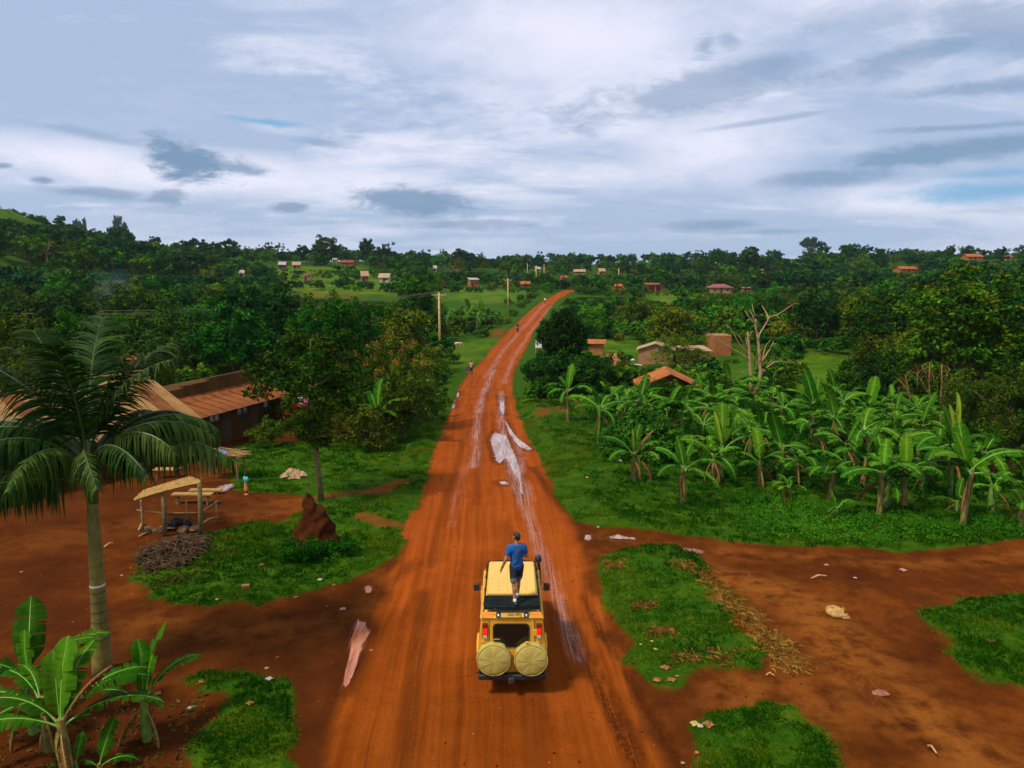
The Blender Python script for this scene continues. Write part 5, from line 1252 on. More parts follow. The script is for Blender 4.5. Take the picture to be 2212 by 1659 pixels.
for i in range(29):
    x = X1 + 0.35 - sh_w * (i + 0.5); rs = link('roof_sheet', sm[1 if i in (1, 9, 16) else 0], lb, loc=(x, -1.0, HW - 0.25 + 0.012 * (i % 2)), rot=(tilt1 + (random.random() - .5) * .012, (random.random() - .5) * .01, 0))
    if i in (1, 9, 16): rs['label'] = 'rusty brown roof sheet'
    link('roof_sheet', sm[0], lb, loc=(x, DD + 0.6, HW - 0.2), rot=(math.atan2(RZ - HW + .2, 4.2), 0, math.pi), scale=(1, 4.2 / 4.4, 1))
MB().tube([(X0, 3.4, RZ + .05), (X1 + .4, 3.4, RZ + .05)], .09, 6).build('ridge_cap', TANROOF, lb)
for i, x in enumerate((-2.2, -6.6, -10.5, -14.2, -18.0, -21.5)):
    d_ = MB().box((x, -0.03, 0.98), (0.95, 0.05, 1.96)).build('door', BLUEDOOR if i in (1, 2, 4, 5) else WOODDARK, lb)
    MB().box((x + .36, -0.07, 1.0), (0.05, 0.04, 0.12)).build('handle', FRAMEM, d_)
    window(lb, x + 1.8, 0, 1.5, 0.9, 0.8)
for x in (-.4, -4.4, -8.6, -12.6, -16.6, -20.4): MB().tube([(x, -0.85, -.1), (x, -0.85, HW - .2)], .06, 7).build('post', TIMBER, lb)
MB().box((X0 / 2, -.5, -.03), (24, 1.3, .22)).build('veranda', PLASTER, lb)
# lean to building with stepped parapet
ang2 = math.atan2(0.944, 0.33)
l2 = empty('lean_to_building', onground(-19.6, 43.6), ang2, 'dark mud building with a rusty lean to roof under a stepped parapet wall', 'building')
LX = 9.2; HW2 = 2.12
MB().box((LX / 2, .13, HW2 / 2 - .2), (LX, .26, HW2 + .4)).box((LX - .13, 1.3, HW2 / 2 - .2), (.26, 2.05, HW2 + .4)).build('wall', PARAPET, l2)
b = MB()
for x0, x1, h in ((-.6, 2.3, 3.38), (2.3, 4.6, 3.52), (4.6, LX, 3.72)): b.box(((x0 + x1) / 2, 2.45, h / 2 - .2), (x1 - x0 - .004, .28, h + .4))
b.build('parapet_wall', PARAPET, l2)
MB().box((LX / 2, 4.8, 1.4), (LX - .1, 4.4, 2.8)).build('rear_wall', PARAPET, l2)
L2 = math.hypot(3.35, .72); t2 = math.atan2(.72, 3.35); rsm = corrugated('roof_sheet', .84 * 1.05, L2, RUSTROOF, waves=6)
for i in range(11): link('roof_sheet', rsm, l2, loc=(.3 + .84 * i, -1.05, HW2 - .02 + .012 * (i % 2)), rot=(t2 + (random.random() - .5) * .015, 0, 0))
for i in range(10): MB().box((.72 + .84 * i, .62, HW2 + .385), (.035, 3.3, .05), Matrix.Translation((0, .62, HW2 + .385)) @ Matrix.Rotation(t2, 4, 'X') @ Matrix.Translation((0, -.62, -HW2 - .385))).build('seam', ORANGEROOF, l2)
for x in (.8, 3.3, 6.1): MB().box((x, -0.02, .95), (.85, .04, 1.9)).build('door', WOODDARK, l2)
for x in (2.0, 2.45, 4.6, 5.15, 7.3): window(l2, x, 0, 1.62, .34, .42, fm=FRAMEM, pane=PAPER, name='notice')
for x in (1.6, 4.9, 8.1): window(l2, x, 0, 1.2, .7, .7)
# rusty hut further back
gable_house('rusty_hut', onground(*at(272, 800, 77).xy), R(28), 3.5, 3.6, 2.2, 1.15, PLASTER, RUSTROOF, 'small hut with a rusty ridged roof among trees behind the long building', roof='mono', wins=())
# huts right of the road
g = gpt(1396, 787); gable_house('plastered_hut', Vector((g.x + 1.2, g.y, g.z)), R(-14), 4.6, 3.6, 2.0, .8, TANWALL, PALEROOF, 'pale plastered hut partly hidden by the drab olive tree', gable_side=True, wins=(), door=None, over=.3)
g = gpt(1446, 872); hb = gable_house('low_roofed_hut', g, R(-6), 4.9, 4.2, 1.55, 1.1, PLASTER, ORANGEROOF, 'low mud hut with a wide orange rusted roof behind the banana plants', gable_side=True, over=.5, wins=((-.3, .6),))
g = gpt(1560, 769); gable_house('brick_house', Vector((g.x, g.y, g.z)), R(4), 2.6, 3.5, 3.0, .3, ORANGEWALL, ORANGEROOF, 'square roofless looking orange brick house behind the bare pale tree', roof='none', wins=(), door=None)
g = gpt(1506, 790); gable_house('low_brick_house', g, R(5), 3.2, 3, 1.9, .4, PINKWALL, PALEROOF, 'low pinkish wall of a hut glimpsed through the drab olive tree', roof='mono', wins=((0, .6),), door=None)
g = gpt(1288, 773); gable_house('brick_house', g, R(-8), 2.0, 3.2, 2.0, .3, ORANGEWALL, ORANGEROOF, 'orange brick hut peeping out behind the big dark tree', roof='mono', wins=(), door=None)
g = gpt(1326, 792); ts = empty('thatched_shelter', g, R(10), 'collapsed thatched shelter between the dark tree and the plastered hut', 'shelter')
b = MB(); b.add([(-1.0, -.8, .3), (1.0, -.8, .2), (.8, .9, 1.7), (-.8, .9, 1.6), (-1.0, -.8, .22), (1.0, -.8, .12), (.8, .9, 1.55), (-.8, .9, 1.45)], [(0, 1, 2, 3), (7, 6, 5, 4), (0, 4, 5, 1), (1, 5, 6, 2), (2, 6, 7, 3), (3, 7, 4, 0)]); b.build('roof', mat('thatch', (0.24, 0.11, 0.03), .95, nscale=9, namt=.5, bump=.8), ts)
for x, y, h in ((-.9, .9, 1.8), (.8, .9, 1.6), (-1.1, -.6, 1.0)): MB().tube([(x, y, -.1), (x + .1, y, h)], .05, 6).build('post', TIMBER, ts)
MB().tube([(-1.0, .95, 1.5), (1.2, -.9, .1)], .035, 5).build('pole', TIMBER, ts)
for u, v, w_, h_, a, lab in ((1364, 778, .9, .55, .3, 'white sheet leaning by the plastered hut'), (1379, 789, .95, .5, .1, 'white sheet lying on the ground before the plastered hut')):
    g = gpt(u, v); tag(MB().box((0, 0, .08), (w_, h_, .03)).build('metal_sheet', mat('white_sheet', (0.62, 0.62, 0.62), .5), loc=g, rot=(.5 if a > .2 else .08, .15, a)), lab, 'sheet')
g = gpt(1163, 766); sg = empty('sign_board', g, R(-8), 'white sign board with a red lower edge in front of the big dark tree', 'sign')
zt, zb = at(1163, 734, g.y).z - g.z, at(1163, 751, g.y).z - g.z
MB().box((0, 0, (zt + zb) / 2), (.95, .05, zt - zb)).build('panel', mat('sign_white', (0.72, 0.70, 0.68), .5), sg); MB().box((.05, -.03, zb - .06), (.85, .04, .1)).build('strip', mat('sign_red', (0.30, 0.05, 0.05), .5), sg)
for x in (-.42, .42): MB().tube([(x, .05, -.1), (x, .05, zt)], .03, 6).build('post', FRAMEM, sg)
# far houses: picture rectangle of the front, roof kind, materials, label
FARH = [(656, 671, 590, 607, 'none', TANWALL, PALEROOF, 'tall pale brick block standing alone in the meadow', .1), (780, 797, 586, 609, 'gable', ORANGEWALL, PALEROOF, 'narrow tan house with a pointed roof beside the white fronted house', .3), (816, 843, 591, 611, 'gable', WHITEWALL, PALEROOF, 'white fronted house with a tan roof at the edge of the meadow', -.1), (1013, 1037, 601, 620, 'mono', ORANGEWALL, GREYROOF, 'orange mud house with a sloping grey roof above the first power pole', .35),
        (733, 766, 562, 575, 'gable', ORANGEWALL, RUSTROOF, 'long brick red house below the tall meadow trees', 0), (601, 618, 566, 580, 'gable', MAROON, GREYROOF, 'dark red house with a grey roof at the top left of the meadow', .1), (631, 650, 566, 581, 'gable', TANWALL, PALEROOF, 'tan house beside the dark red one', .2), (718, 728, 558, 566, 'gable', WHITEWALL, GREYROOF, 'tiny house with a light grey roof on the wooded ridge', 0), (936, 943, 574, 588, 'gable', WHITEWALL, GREYROOF, 'tiny white house among the dark ridge trees', 0),
        (1122, 1147, 608, 621, 'gable', ORANGEWALL, ORANGEROOF, 'bright orange house beyond the second power pole', .1), (1157, 1168, 577, 587, 'gable', WHITEWALL, GREYROOF, 'pale house near the top of the third power pole', .2), (1237, 1266, 582, 594, 'gable', TANWALL, PALEROOF, 'house with a wide pale tan roof above the road crest', -.1), (1293, 1309, 580, 594, 'gable', TANWALL, PALEROOF, 'small tan house to the right of the wide pale roof', .2), (1327, 1344, 614, 624, 'gable', ORANGEWALL, ORANGEROOF, 'small orange house in the bushes beyond the crest', -.2),
        (1393, 1432, 612, 632, 'mono', ORANGEWALL, RUSTROOF, 'brick house with an arched doorway and porch columns', .08), (1211, 1228, 596, 604, 'gable', ORANGEWALL, ORANGEROOF, 'orange walled house half hidden above the road crest', .3), (1528, 1588, 614, 634, 'hip', TANWALL, MAROON, 'wide house with a maroon hipped roof among the bushes', -.05), (1604, 1624, 621, 630, 'mono', ORANGEWALL, ORANGEROOF, 'low orange wall right of the maroon roof', 0), (1940, 1986, 576, 589, 'gable', ORANGEWALL, ORANGEROOF, 'orange house on the far right slope', 0.1), (2086, 2127, 549, 563, 'gable', ORANGEWALL, ORANGEROOF, 'long orange house on the far right skyline', .05), (2172, 2187, 551, 563, 'gable', PINKWALL, ORANGEROOF, 'small pinkish house at the far right skyline', 0),
        (122, 164, 470, 492, 'hip', PINKWALL, MAROON, 'house with a maroon roof high on the left hill', .35), (313, 335, 506, 518, 'hip', TANWALL, GREYROOF, 'flat looking pale house on the left skyline', .1), (272, 283, 498, 518, 'gable', PINKWALL, GREYROOF, 'house hidden beside the big skyline tree', .2), (386, 397, 520, 533, 'gable', ORANGEWALL, ORANGEROOF, 'small orange house on the left skyline', .1), (180, 196, 612, 628, 'gable', PINKWALL, GREYROOF, 'pinkish house behind the smoke', .2), (208, 222, 622, 636, 'gable', PINKWALL, PALEROOF, 'pale pinkish hut just right of the smoke', -.1), (107, 124, 612, 641, 'gable', TANWALL, PALEROOF, 'tan hut among trees at the left', .2), (401, 410, 588, 597, 'gable', WHITEWALL, GREYROOF, 'tiny white roofed hut among the slope trees', 0), (518, 526, 584, 598, 'gable', WHITEWALL, GREYROOF, 'tiny pale hut near the foot of the slope', .1), (1700, 1708, 552, 559, 'gable', WHITEWALL, GREYROOF, 'tiny hut on the right hand ridge', .1)]
PROTECT = []
for u0, u1, vt, vb, rk, wm, rm, lab, rz in FARH:
    g = gpt((u0 + u1) / 2, vb); sc = math.hypot(g.y, 10) / FOC
    w_ = (u1 - u0) * sc * (.80 if rk != 'none' else 1); h_ = (vb - vt) * sc; hw = h_ * (.62 if rk in ('gable', 'hip') else .8 if rk == 'mono' else 1)
    d_ = max(3.0, w_ * .75)
    hs = gable_house('house', g, rz, w_, d_, hw, h_ - hw, wm, rm, lab, roof=rk, over=.35, wins=((-.28, .5), (.28, .5)) if w_ > 4.5 else ((.25, .55),), door=0.0 if w_ > 3.5 else -.2)
    if u0 > 420: PROTECT.append((u0 - 3, u1 + 3, vt - 3, vb - 1, g.y))
    if 'arched' in lab:
        for x in (-.48, .02, .5): MB().box((x * w_, -1.0, hw / 2), (.35, .35, hw)).build('column', ORANGEWALL, hs)
        MB().box((0, -.55, hw + .02), (w_ + .7, 1.5, .08)).build('porch_roof', RUSTROOF, hs)
for _v in range(640, 720, 8):
    _ul = float(np.interp(_v, [q[1] for q in ROAD_L[::-1]], [q[0] for q in ROAD_L[::-1]])); _ur = float(np.interp(_v, [q[1] for q in ROAD_R[::-1]], [q[0] for q in ROAD_R[::-1]])); PROTECT.append((_ul - 2, _ur + 2, _v - 6, _v + 4, gpt((_ul + _ur) / 2, _v).y))
PROTECT += [(1368, 1420, 740, 790, 95), (1380, 1510, 795, 840, 62), (1540, 1582, 720, 775, 105), (1280, 1305, 738, 760, 100), (1150, 1175, 730, 760, 100), (235, 312, 732, 772, 77), (1110, 1145, 690, 720, 130), (938, 962, 630, 770, 100), (1090, 1105, 600, 668, 190)]

# ------------------------------------------------------------------ power poles and wires
POLE = bark('pole_wood', (0.60, 0.40, 0.16), (0.34, 0.2, 0.08), 5)
def pole(u, vb, vt, label, arm=1.1, r=0.17, paper=False):
    g = gpt(u, vb); h = at(u, vt, g.y).z - g.z
    p = empty('power_pole', g, 0, label, 'pole')
    MB().tube([(0, 0, -.4), (.03, 0, h * .5), (0, 0, h)], [r * 1.15, r, r * .8], 9).build('post', POLE, p, smooth='all')
    if arm:
        MB().box((0, 0, h - .35), (arm * 2, .12, .12)).build('crossarm', POLE, p)
        for s in (-1, 1):
            MB().tube([(s * arm * .7, 0, h - .4), (0, 0, h - 1.1)], .025, 5).build('brace', FRAMEM, p)
            MB().lathe([(.03, 0), (.05, .05), (.03, .1), (.045, .15), (.02, .2)], 8, Matrix.Translation((s * arm * .92, 0, h - .29))).build('insulator', mat('insulator', (.5, .5, .48), .3), p)
        MB().lathe([(.03, 0), (.05, .05), (.03, .1), (.045, .15), (.02, .2)], 8, Matrix.Translation((0, 0, h))).build('insulator', MATS['insulator'], p)
    if paper: MB().tube([(0.02, 0, 1.35), (0.02, 0, 2.05)], r * 1.12 + .02, 9, cap=False).build('notice', PAPER, p)
    return p, g + Vector((0, 0, h))
_, t1 = pole(950, 768, 632, 'nearest wooden power pole, with a white notice near its foot', paper=True)
_, t2_ = pole(1097, 665, 602, 'wooden power pole with a crossarm beside the banana clump and the road'); _, t3 = pole(1158, 621, 574, 'power pole just left of the road crest', .8)
_, t4 = pole(1175, 606, 571, 'bare pole standing right of the pole near the crest', 0, .16); _, t5 = pole(1336, 612, 580, 'reddish pole far beyond the crest on the right', 0, .2); _, t6 = pole(1645, 610, 581, 'distant pole on the wooded slope right of the date palm', .9, .14); pole(1139, 600, 569, 'thin distant pole on the ridge left of the road crest', 0, .14); pole(727, 575, 557, 'small pole on the ridge beside the long brick house', 0, .12)
WIRE = mat('wire', (0.10, 0.105, 0.04), .6)
far_l = Vector((-63, 70, H(-63, 70) + 9.2))
def wire(a, b_, sag, r, lab):
    pts = []
    for i in range(25):
        t = i / 24; p = a.lerp(b_, t); p.z -= sag * 4 * t * (1 - t); pts.append(p)
    tag(MB().tube(pts, r, 4).build('power_wire', WIRE), lab, 'wire')
for k, (dx_, lab) in enumerate(((-1.0, 'lowest power wire running left from the nearest pole'), (0, 'upper power wire running left from the nearest pole'), (1.0, 'third power wire running left from the nearest pole'))):
    wire(t1 + Vector((dx_, 0, -.1 if dx_ else .2)), far_l + Vector((0, dx_, -.1 if dx_ else .3)), 1.5 + .12 * k, (.030, .03, .018)[k], lab)
for k, dx_ in enumerate((-1.0, 1.0)):
    wire(t1 + Vector((dx_, 0, -.1)), t2_ + Vector((dx_, 0, -.1)), 1.3, .010, ('outer ' if k else 'inner ') + 'wire from the nearest pole to the next one along the road')
    wire(t2_ + Vector((dx_, 0, -.1)), t3 + Vector((dx_ * .7, 0, -.1)), 1.3, .012, ('outer ' if k else 'inner ') + 'wire from the second pole towards the road crest')
pl = empty('power_pole', onground(-63, 70), 0, 'power pole outside the picture that carries the wires on the left', 'pole'); MB().tube([(0, 0, -.3), (0, 0, 9.2)], .14, 8).build('post', POLE, pl); MB().box((0, 0, 9), (.12, 2.2, .12)).build('crossarm', POLE, pl)

# ------------------------------------------------------------------ woods: single trees first, the far rest as one mass
def special(u, vb, top, width, build, label, name='skyline_tree', dist=None):
    return hero(name, u, vb, top, width, build, label, dist)
special(1748, 556, 511, 48, kind_round('blue', BARK, 60, 40, .5, 3.4, 1.2, 5.6, 4.6, .55, .5, .3, .65, -.25, nl=14), 'umbrella shaped tree alone on the right hand skyline')
special(258, 520, 465, 54, kind_round('blue', BARK, 110, 40, .6, 3.0, 2.3, 4.9, 3.2, .42, .5, .35, .75, -.8, nl=10), 'tall open crowned tree standing out on the left skyline')
special(170, 500, 472, 36, kind_round('blue', BARK, 80, 36, .7, 3.0, 1.9, 3.9, 2.2, .3, .5, .35, .75), 'spreading tree beside the maroon roof on the left hill')
special(701, 575, 507, 62, kind_round('green', BARK, 80, 42, .6, 3.4, 2.8, 5.0, 2.4, .3, .5, .45, .8), 'biggest bright green tree on the skyline above the meadow')
special(793, 572, 514, 34, kind_round('blue', BARK, 64, 36, .6, 2.2, 2.4, 5.6, 4.0, .35, .5, .45, .75, nl=9), 'tall airy tree beside the biggest skyline tree')
special(830, 575, 524, 52, kind_round('blue', BARK, 60, 40, .65, 3.4, 2.6, 5.0, 2.6, .3, .5, .55, .8), 'dark spreading tree right of the tall airy one')
special(1000, 585, 537, 60, kind_round('blue', BARK, 60, 40, .65, 3.4, 2.6, 5.0, 2.6, .3, .5, .45, .8), 'dark rounded tree on the skyline above the white trunked tree')
special(982, 607, 556, 52, kind_round('olive', BARK_PALE, 26, 30, .5, 3.2, 2.4, 5.0, 4.0, .22, .5, .5, .7, nl=16), 'thin tree with a pale forked trunk in front of the dark ridge')
special(1080, 590, 552, 40, kind_round('blue', BARK, 50, 36, .65, 3.0, 2.4, 5.0, 2.6, .3, .5, .5, .8), 'tree poking above the ridge between the meadow and the road')
special(1238, 585, 553, 24, kind_round('blue', BARK, 34, 36, .6, 2.4, 2.6, 5.6, 3.4, .25, .5, .6, .7), 'tall tree on the skyline straight above the road crest')
special(1432, 633, 570, 46, kind_round('green', BARK, 60, 40, .55, 2.8, 3.0, 6.0, 3.4, .25, .5, .6, .7), 'tall tree beside the porch columned brick house')
special(1985, 585, 548, 60, kind_round('blue', BARK, 60, 40, .65, 3.4, 2.4, 4.6, 2.2, .3, .5, .5, .8), 'dark dense tree on the far right ridge'); special(2030, 575, 541, 34, kind_round('blue', BARK, 44, 36, .6, 3.0, 2.4, 4.8, 2.4, .3, .5, .3, .8), 'round headed tree on the far right skyline')
for u, vb, top, wd, lab in ((1520, 592, 551, 24, 'spiky conifer at the left end of the dark row'), (1545, 592, 545, 26, 'spiky conifer in the middle of the dark row'), (1572, 592, 548, 26, 'spiky conifer in the dark row, shorter than its neighbours'), (1600, 590, 545, 26, 'spiky conifer near the right of the dark row'), (1625, 590, 533, 30, 'tallest spiky conifer of the dark row'), (2052, 575, 528, 18, 'spire shaped pine on the far right skyline'), (2165, 572, 532, 20, 'ragged pine near the right edge of the skyline'), (1345, 590, 556, 20, 'pointed tree on the skyline right of the road crest')):
    special(u, vb, top, wd, kind_round('blue', BARK, 40, 36, .5, 1.6, 3.6, 4.6, 2.0, .2, .5, .3, .6, -.9), lab, 'conifer')

YL1 = ([-400, 0, 250, 540, 560, 640, 870, 935, 960, 1085, 1100, 1150, 1240, 1380, 1450, 1500, 1600, 1750, 1850, 1900, 2212, 2700], [540, 570, 590, 600, 614, 642, 652, 640, 665, 672, 640, 632, 642, 642, 655, 637, 634, 634, 622, 610, 565, 540])
YL3 = ([-400, 0, 170, 300, 450, 600, 760, 900, 1130, 1300, 1500, 1700, 1800, 1950, 2212, 2700], [370, 436, 490, 515, 530, 540, 532, 546, 560, 561, 556, 546, 541, 545, 545, 540])
YL2 = ([-400, 0, 60, 120, 300, 560, 640, 870, 940, 1240, 1500, 1650, 1750, 2212, 2700], [430, 466, 484, 484, 522, 572, 584, 580, 585, 592, 592, 590, 582, 578, 560])
LANDM = [('the tallest meadow tree', 701, 560), ('the white fronted house', 829, 602), ('the maroon hill roof', 142, 482), ('the smoke', 200, 640), ('the big skyline tree', 258, 495), ('the long tan roof', 120, 800), ('the stepped parapet wall', 480, 800), ('the pale brick block', 663, 600), ('the nearest power pole', 950, 700), ('the second power pole', 1097, 640),
         ('the orange mud house', 1025, 611), ('the road crest', 1215, 635), ('the wide pale tan roof', 1250, 588), ('the porch columned house', 1412, 622), ('the date palm', 1493, 585), ('the maroon hipped roof', 1557, 624), ('the conifer row', 1580, 570), ('the umbrella tree', 1748, 535), ('the orange house on the far slope', 1963, 583), ('the long skyline house', 2105, 556), ('the bare pale tree', 1640, 740), ('the big dark tree', 1214, 760), ('the yellowish clearing', 1700, 800), ('the rusty roofed hut', 272, 755), ('the tan hut', 115, 626), ('the grassy hilltop', 20, 465), ('the bare brown patch', 208, 532), ('the red earth bank', 1750, 556), ('the tallest tree on the right', 2080, 650), ('the laundry', 640, 872), ('the plastered hut', 1396, 765), ('the dark round tree behind the wall', 563, 700)]
rt = np.random.default_rng(2024)
def scatter(N, ylo, yhi, margin=40):
    y = np.sqrt(rt.random(N) * (yhi ** 2 - ylo ** 2) + ylo ** 2); x = (rt.random(N) * 2 - 1) * (0.76 * y + margin); return x, y
MAR = MEADOWS + BARE
def open_ground(x, y, pad):
    r = np.zeros(x.shape, bool)
    for m in MAR: r |= poly_sd(x, y, m) > -pad
    lat, hw = road_lat(x, y)
    r |= (np.abs(lat) * hw < hw + pad + 1.2) & (y < 300)
    r |= poly_sd(x, y, YARD) > -2
    return r
HSE = [(o.location.x, o.location.y, 6.0) for o in COL.objects if o.parent is None and o.type == 'EMPTY' and o.get('category') in ('house', 'building')]
HERO_T = [(o.location.x, o.location.y) for o in COL.objects if o.parent is None and o.get('category') == 'tree']
class Grid2:
    def __init__(s, cell): s.c = cell; s.d = {}
    def ok(s, x, y, r):
        i, j = int(x // s.c), int(y // s.c)
        for a in (-1, 0, 1):
            for b_ in (-1, 0, 1):
                for (px_, py_, pr) in s.d.get((i + a, j + b_), ()):
                    if (px_ - x) ** 2 + (py_ - y) ** 2 < (0.5 * (r + pr)) ** 2: return False
        s.d.setdefault((i, j), []).append((x, y, r)); return True
def fit(x, y, h, half, minh):
    """greatest height up to h that keeps the view lines over low country open; 0 when none"""
    z = H(x, y); u, vtop = proj((x, y, z + h)); _, vb = proj((x, y, z)); r = math.hypot(x, y)
    lim = np.interp(u, *YL1) if r < 235 else np.interp(u, *YL2) if r < 345 else np.interp(u, *YL3) + (lambda q: 13 - 14 * q if q < .8 else -4 - 75 * (q - .8))((x * 12.9898 + y * 78.233) % 1.0)
    if lim is not None and vtop < lim:
        k = (vb - lim) / (vb - vtop); h *= k
        if h < minh: return 0
        _, vtop = proj((x, y, z + h))
    hu = half * FOC / y
    for (a, b_, c, d, dist) in PROTECT:
        if y < dist - 1 and u + hu > a and u - hu < b_ and vtop < d and vb > c:
            k = (vb - d) / (vb - vtop)
            if k * h < minh: return 0
            h *= k; _, vtop = proj((x, y, z + h))
    return h
cand = []
gt = Grid2(9)
xs_, ys_ = scatter(15000, 52, 560)
op = open_ground(xs_, ys_, 3.0)
banned = [outline([(1200, 700), (1240, 640), (1480, 650), (1600, 700), (1850, 740), (1850, 900), (1250, 900), (1180, 800)]), outline([(930, 690), (1085, 690), (1060, 790), (960, 830), (900, 800)]), outline([(560, 640), (900, 640), (900, 660), (560, 660)])]
bn = np.zeros(len(xs_), bool)
for q in banned: bn |= poly_sd(xs_, ys_, q) > 0
near_b = (ys_ < 66) & (xs_ > -16)
for x, y, o_, b_, nb_ in zip(xs_, ys_, op, bn, near_b):
    if nb_ or (o_ and (y < 190 or rt.random() > .10 or surface(np.array([x]), np.array([y]))['road'][0] > .01)): continue
    if b_ and rt.random() > 0.06: continue
    r = math.hypot(x, y)
    if y < 75 and x > -26 and x < 30: continue
    sp = 6.2 if r < 120 else 7.5 if r < 250 else 8.5
    if any((x - a) ** 2 + (y - b2) ** 2 < 30 for a, b2, _ in HSE): continue
    if any((x - a) ** 2 + (y - b2) ** 2 < 14 for a, b2 in HERO_T): continue
    s = 0.8 + 0.55 * rt.random()
    far_ = r > 165
    kd = (FAR if far_ else MIDK)[rt.choice(6, p=[.22, .18, .26, .11, .10, .13] if far_ else [.20, .28, .12, .16, .14, .10])]
    v = int(rt.integers(2)); hh, hw_ = kd.var[v][2] * s, kd.var[v][3] * s
    h2 = fit(x, y, hh, hw_, 2.2)
    if h2 <= 0: continue
    k = h2 / hh; s2 = s * max(k, .45) if k < 1 else s
    if not gt.ok(x, y, sp * (0.6 + 0.4 * min(1, k)) * (.8 if far_ else 1)): continue
    cand.append([x, y, s2, h2 / (kd.var[v][2] * s2), kd, v, h2 / r])
cand.sort(key=lambda c: -c[6])
used_labels = {}
def describe(kd, x, y, h, noun):
    u, v = proj((x, y, H(x, y) + h * .6))
    size = 'small ' if h < 4 else 'tall ' if h > 9 else ''
    ls = sorted(LANDM, key=lambda l: ((l[1] - u) / 1.3) ** 2 + (2.2 * (l[2] - v)) ** 2)[:7]
    for l in ls:
        d = abs(l[1] - u)
        rel = ('just ' if d < 45 else 'well ' if d > 110 else '') + ('left of ' if u < l[1] else 'right of ') if d > 14 else ''
        rel = rel or ('above ' if v < l[2] else 'below ')
        for extra in ('', ' and lower down' if v > l[2] + 18 else ' and higher up' if v < l[2] - 18 else ' at the same height'):
            lab = (size + kd.look + ' ' + noun + ' ' + rel + l[0] + extra)
            if lab not in used_labels and len(lab.replace('-', ' ').split()) <= 16: used_labels[lab] = 1; return lab, l[0]
    return ' '.join(lab.split()[:16]) if len(lab.split()) <= 16 else size + kd.look + ' ' + noun + ' near ' + ls[0][0], ls[0][0]
NTREE = 280
for c in cand[:NTREE]:
    x, y, s, sz, kd, v, _ = c
    lab, lm = describe(kd, x, y, kd.var[v][2] * s * sz, 'tree')
    plant_tree(kd, x, y, s, lab, 'tree', 'trees of the wooded slopes', v, 'tree', None, sz)

def mass(name, items, label=None):
    """one 'stuff' object per kind of plant: points that carry instances of the same crown"""
    by = {}
    for c in items: by.setdefault((id(c[4]), c[5]), []).append(c)
    for key, L in by.items():
        kd, v = L[0][4], L[0][5]
        src = bpy.data.objects.new(name + '_crown', kd.var[v][0])
        P = np.array([(c[0], c[1], H(c[0], c[1])) for c in L], np.float32)
        me = bpy.data.meshes.new(name); me.vertices.add(len(P)); me.vertices.foreach_set('co', P.ravel())
        a = me.attributes.new('scl', 'FLOAT_VECTOR', 'POINT'); a.data.foreach_set('vector', np.array([(c[2], c[2], c[2] * c[3]) for c in L], np.float32).ravel())
        a = me.attributes.new('rot', 'FLOAT_VECTOR', 'POINT'); a.data.foreach_set('vector', np.array([(0, 0, rt.random() * 6.28) for c in L], np.float32).ravel())
        o = tag(link(name, me), kind='stuff')
        ng = bpy.data.node_groups.new(name, 'GeometryNodeTree')
        ng.interface.new_socket('Geometry', in_out='INPUT', socket_type='NodeSocketGeometry'); ng.interface.new_socket('Geometry', in_out='OUTPUT', socket_type='NodeSocketGeometry')
        n = ng.nodes; gi, go = n.new('NodeGroupInput'), n.new('NodeGroupOutput'); ip = n.new('GeometryNodeInstanceOnPoints'); oi = n.new('GeometryNodeObjectInfo'); oi.inputs['Object'].default_value = src
        def na(nm):
            q = n.new('GeometryNodeInputNamedAttribute'); q.data_type = 'FLOAT_VECTOR'; q.inputs[0].default_value = nm; return q.outputs[0]
        ng.links.new(gi.outputs[0], ip.inputs['Points']); ng.links.new(oi.outputs['Geometry'], ip.inputs['Instance']); ng.links.new(na('rot'), ip.inputs['Rotation']); ng.links.new(na('scl'), ip.inputs['Scale']); ng.links.new(ip.outputs[0], go.inputs[0])
        md = o.modifiers.new('scatter', 'NODES'); md.node_group = ng
mass('forest', cand[NTREE:])

# shrubs: the field right of the road, the slopes and the verges
sc_ = []
gs = Grid2(5)
xs_, ys_ = scatter(16000, 40, 330, 20)
op = open_ground(xs_, ys_, 0.6); RD = np.abs(road_lat(xs_, ys_)[0]) * road_lat(xs_, ys_)[1] < road_lat(xs_, ys_)[1] + 1.2; op &= ~((rt.random(len(xs_)) < .16) & ~RD & (ys_ > 75))
GROVE_Z = outline([(1240, 930), (1300, 860), (1900, 850), (2300, 900), (2300, 1150), (1800, 1130), (1250, 1080)]); BUSHF = outline([(1215, 680), (1240, 640), (1480, 640), (1900, 640), (2300, 650), (2300, 730), (1900, 750), (1560, 735), (1420, 735), (1290, 730), (1200, 730)])
gz = poly_sd(xs_, ys_, GROVE_Z) > -1; bf = poly_sd(xs_, ys_, BUSHF) > 0
for x, y, o_, g_, f_ in zip(xs_, ys_, op, gz, bf):
    if o_ or g_: continue
    r = math.hypot(x, y)
    if not f_ and rt.random() > (0.85 if r > 75 else .35): continue
    if y < 62 and (x < 12): continue
    kd = SHRUBF[rt.choice(5, p=[.28, .26, .14, .18, .14])]; v = int(rt.integers(2)); s = (0.75 + 0.9 * rt.random()) * (1.25 if f_ else .9)
    hh, hw_ = kd.var[v][2] * s, kd.var[v][3] * s
    h2 = fit(x, y, hh, hw_, .5)
    if h2 <= 0 or any((x - a) ** 2 + (y - b2) ** 2 < 16 for a, b2, _ in HSE): continue
    k = h2 / hh; s2 = s * max(k, .5) if k < 1 else s
    if not gs.ok(x, y, (3.0 if r < 110 else 3.8) * (1 if f_ else 1.1)): continue
    sc_.append([x, y, s2, h2 / (kd.var[v][2] * s2), kd, v, h2 / r])
sc_.sort(key=lambda c: -c[6])
NSH = 240
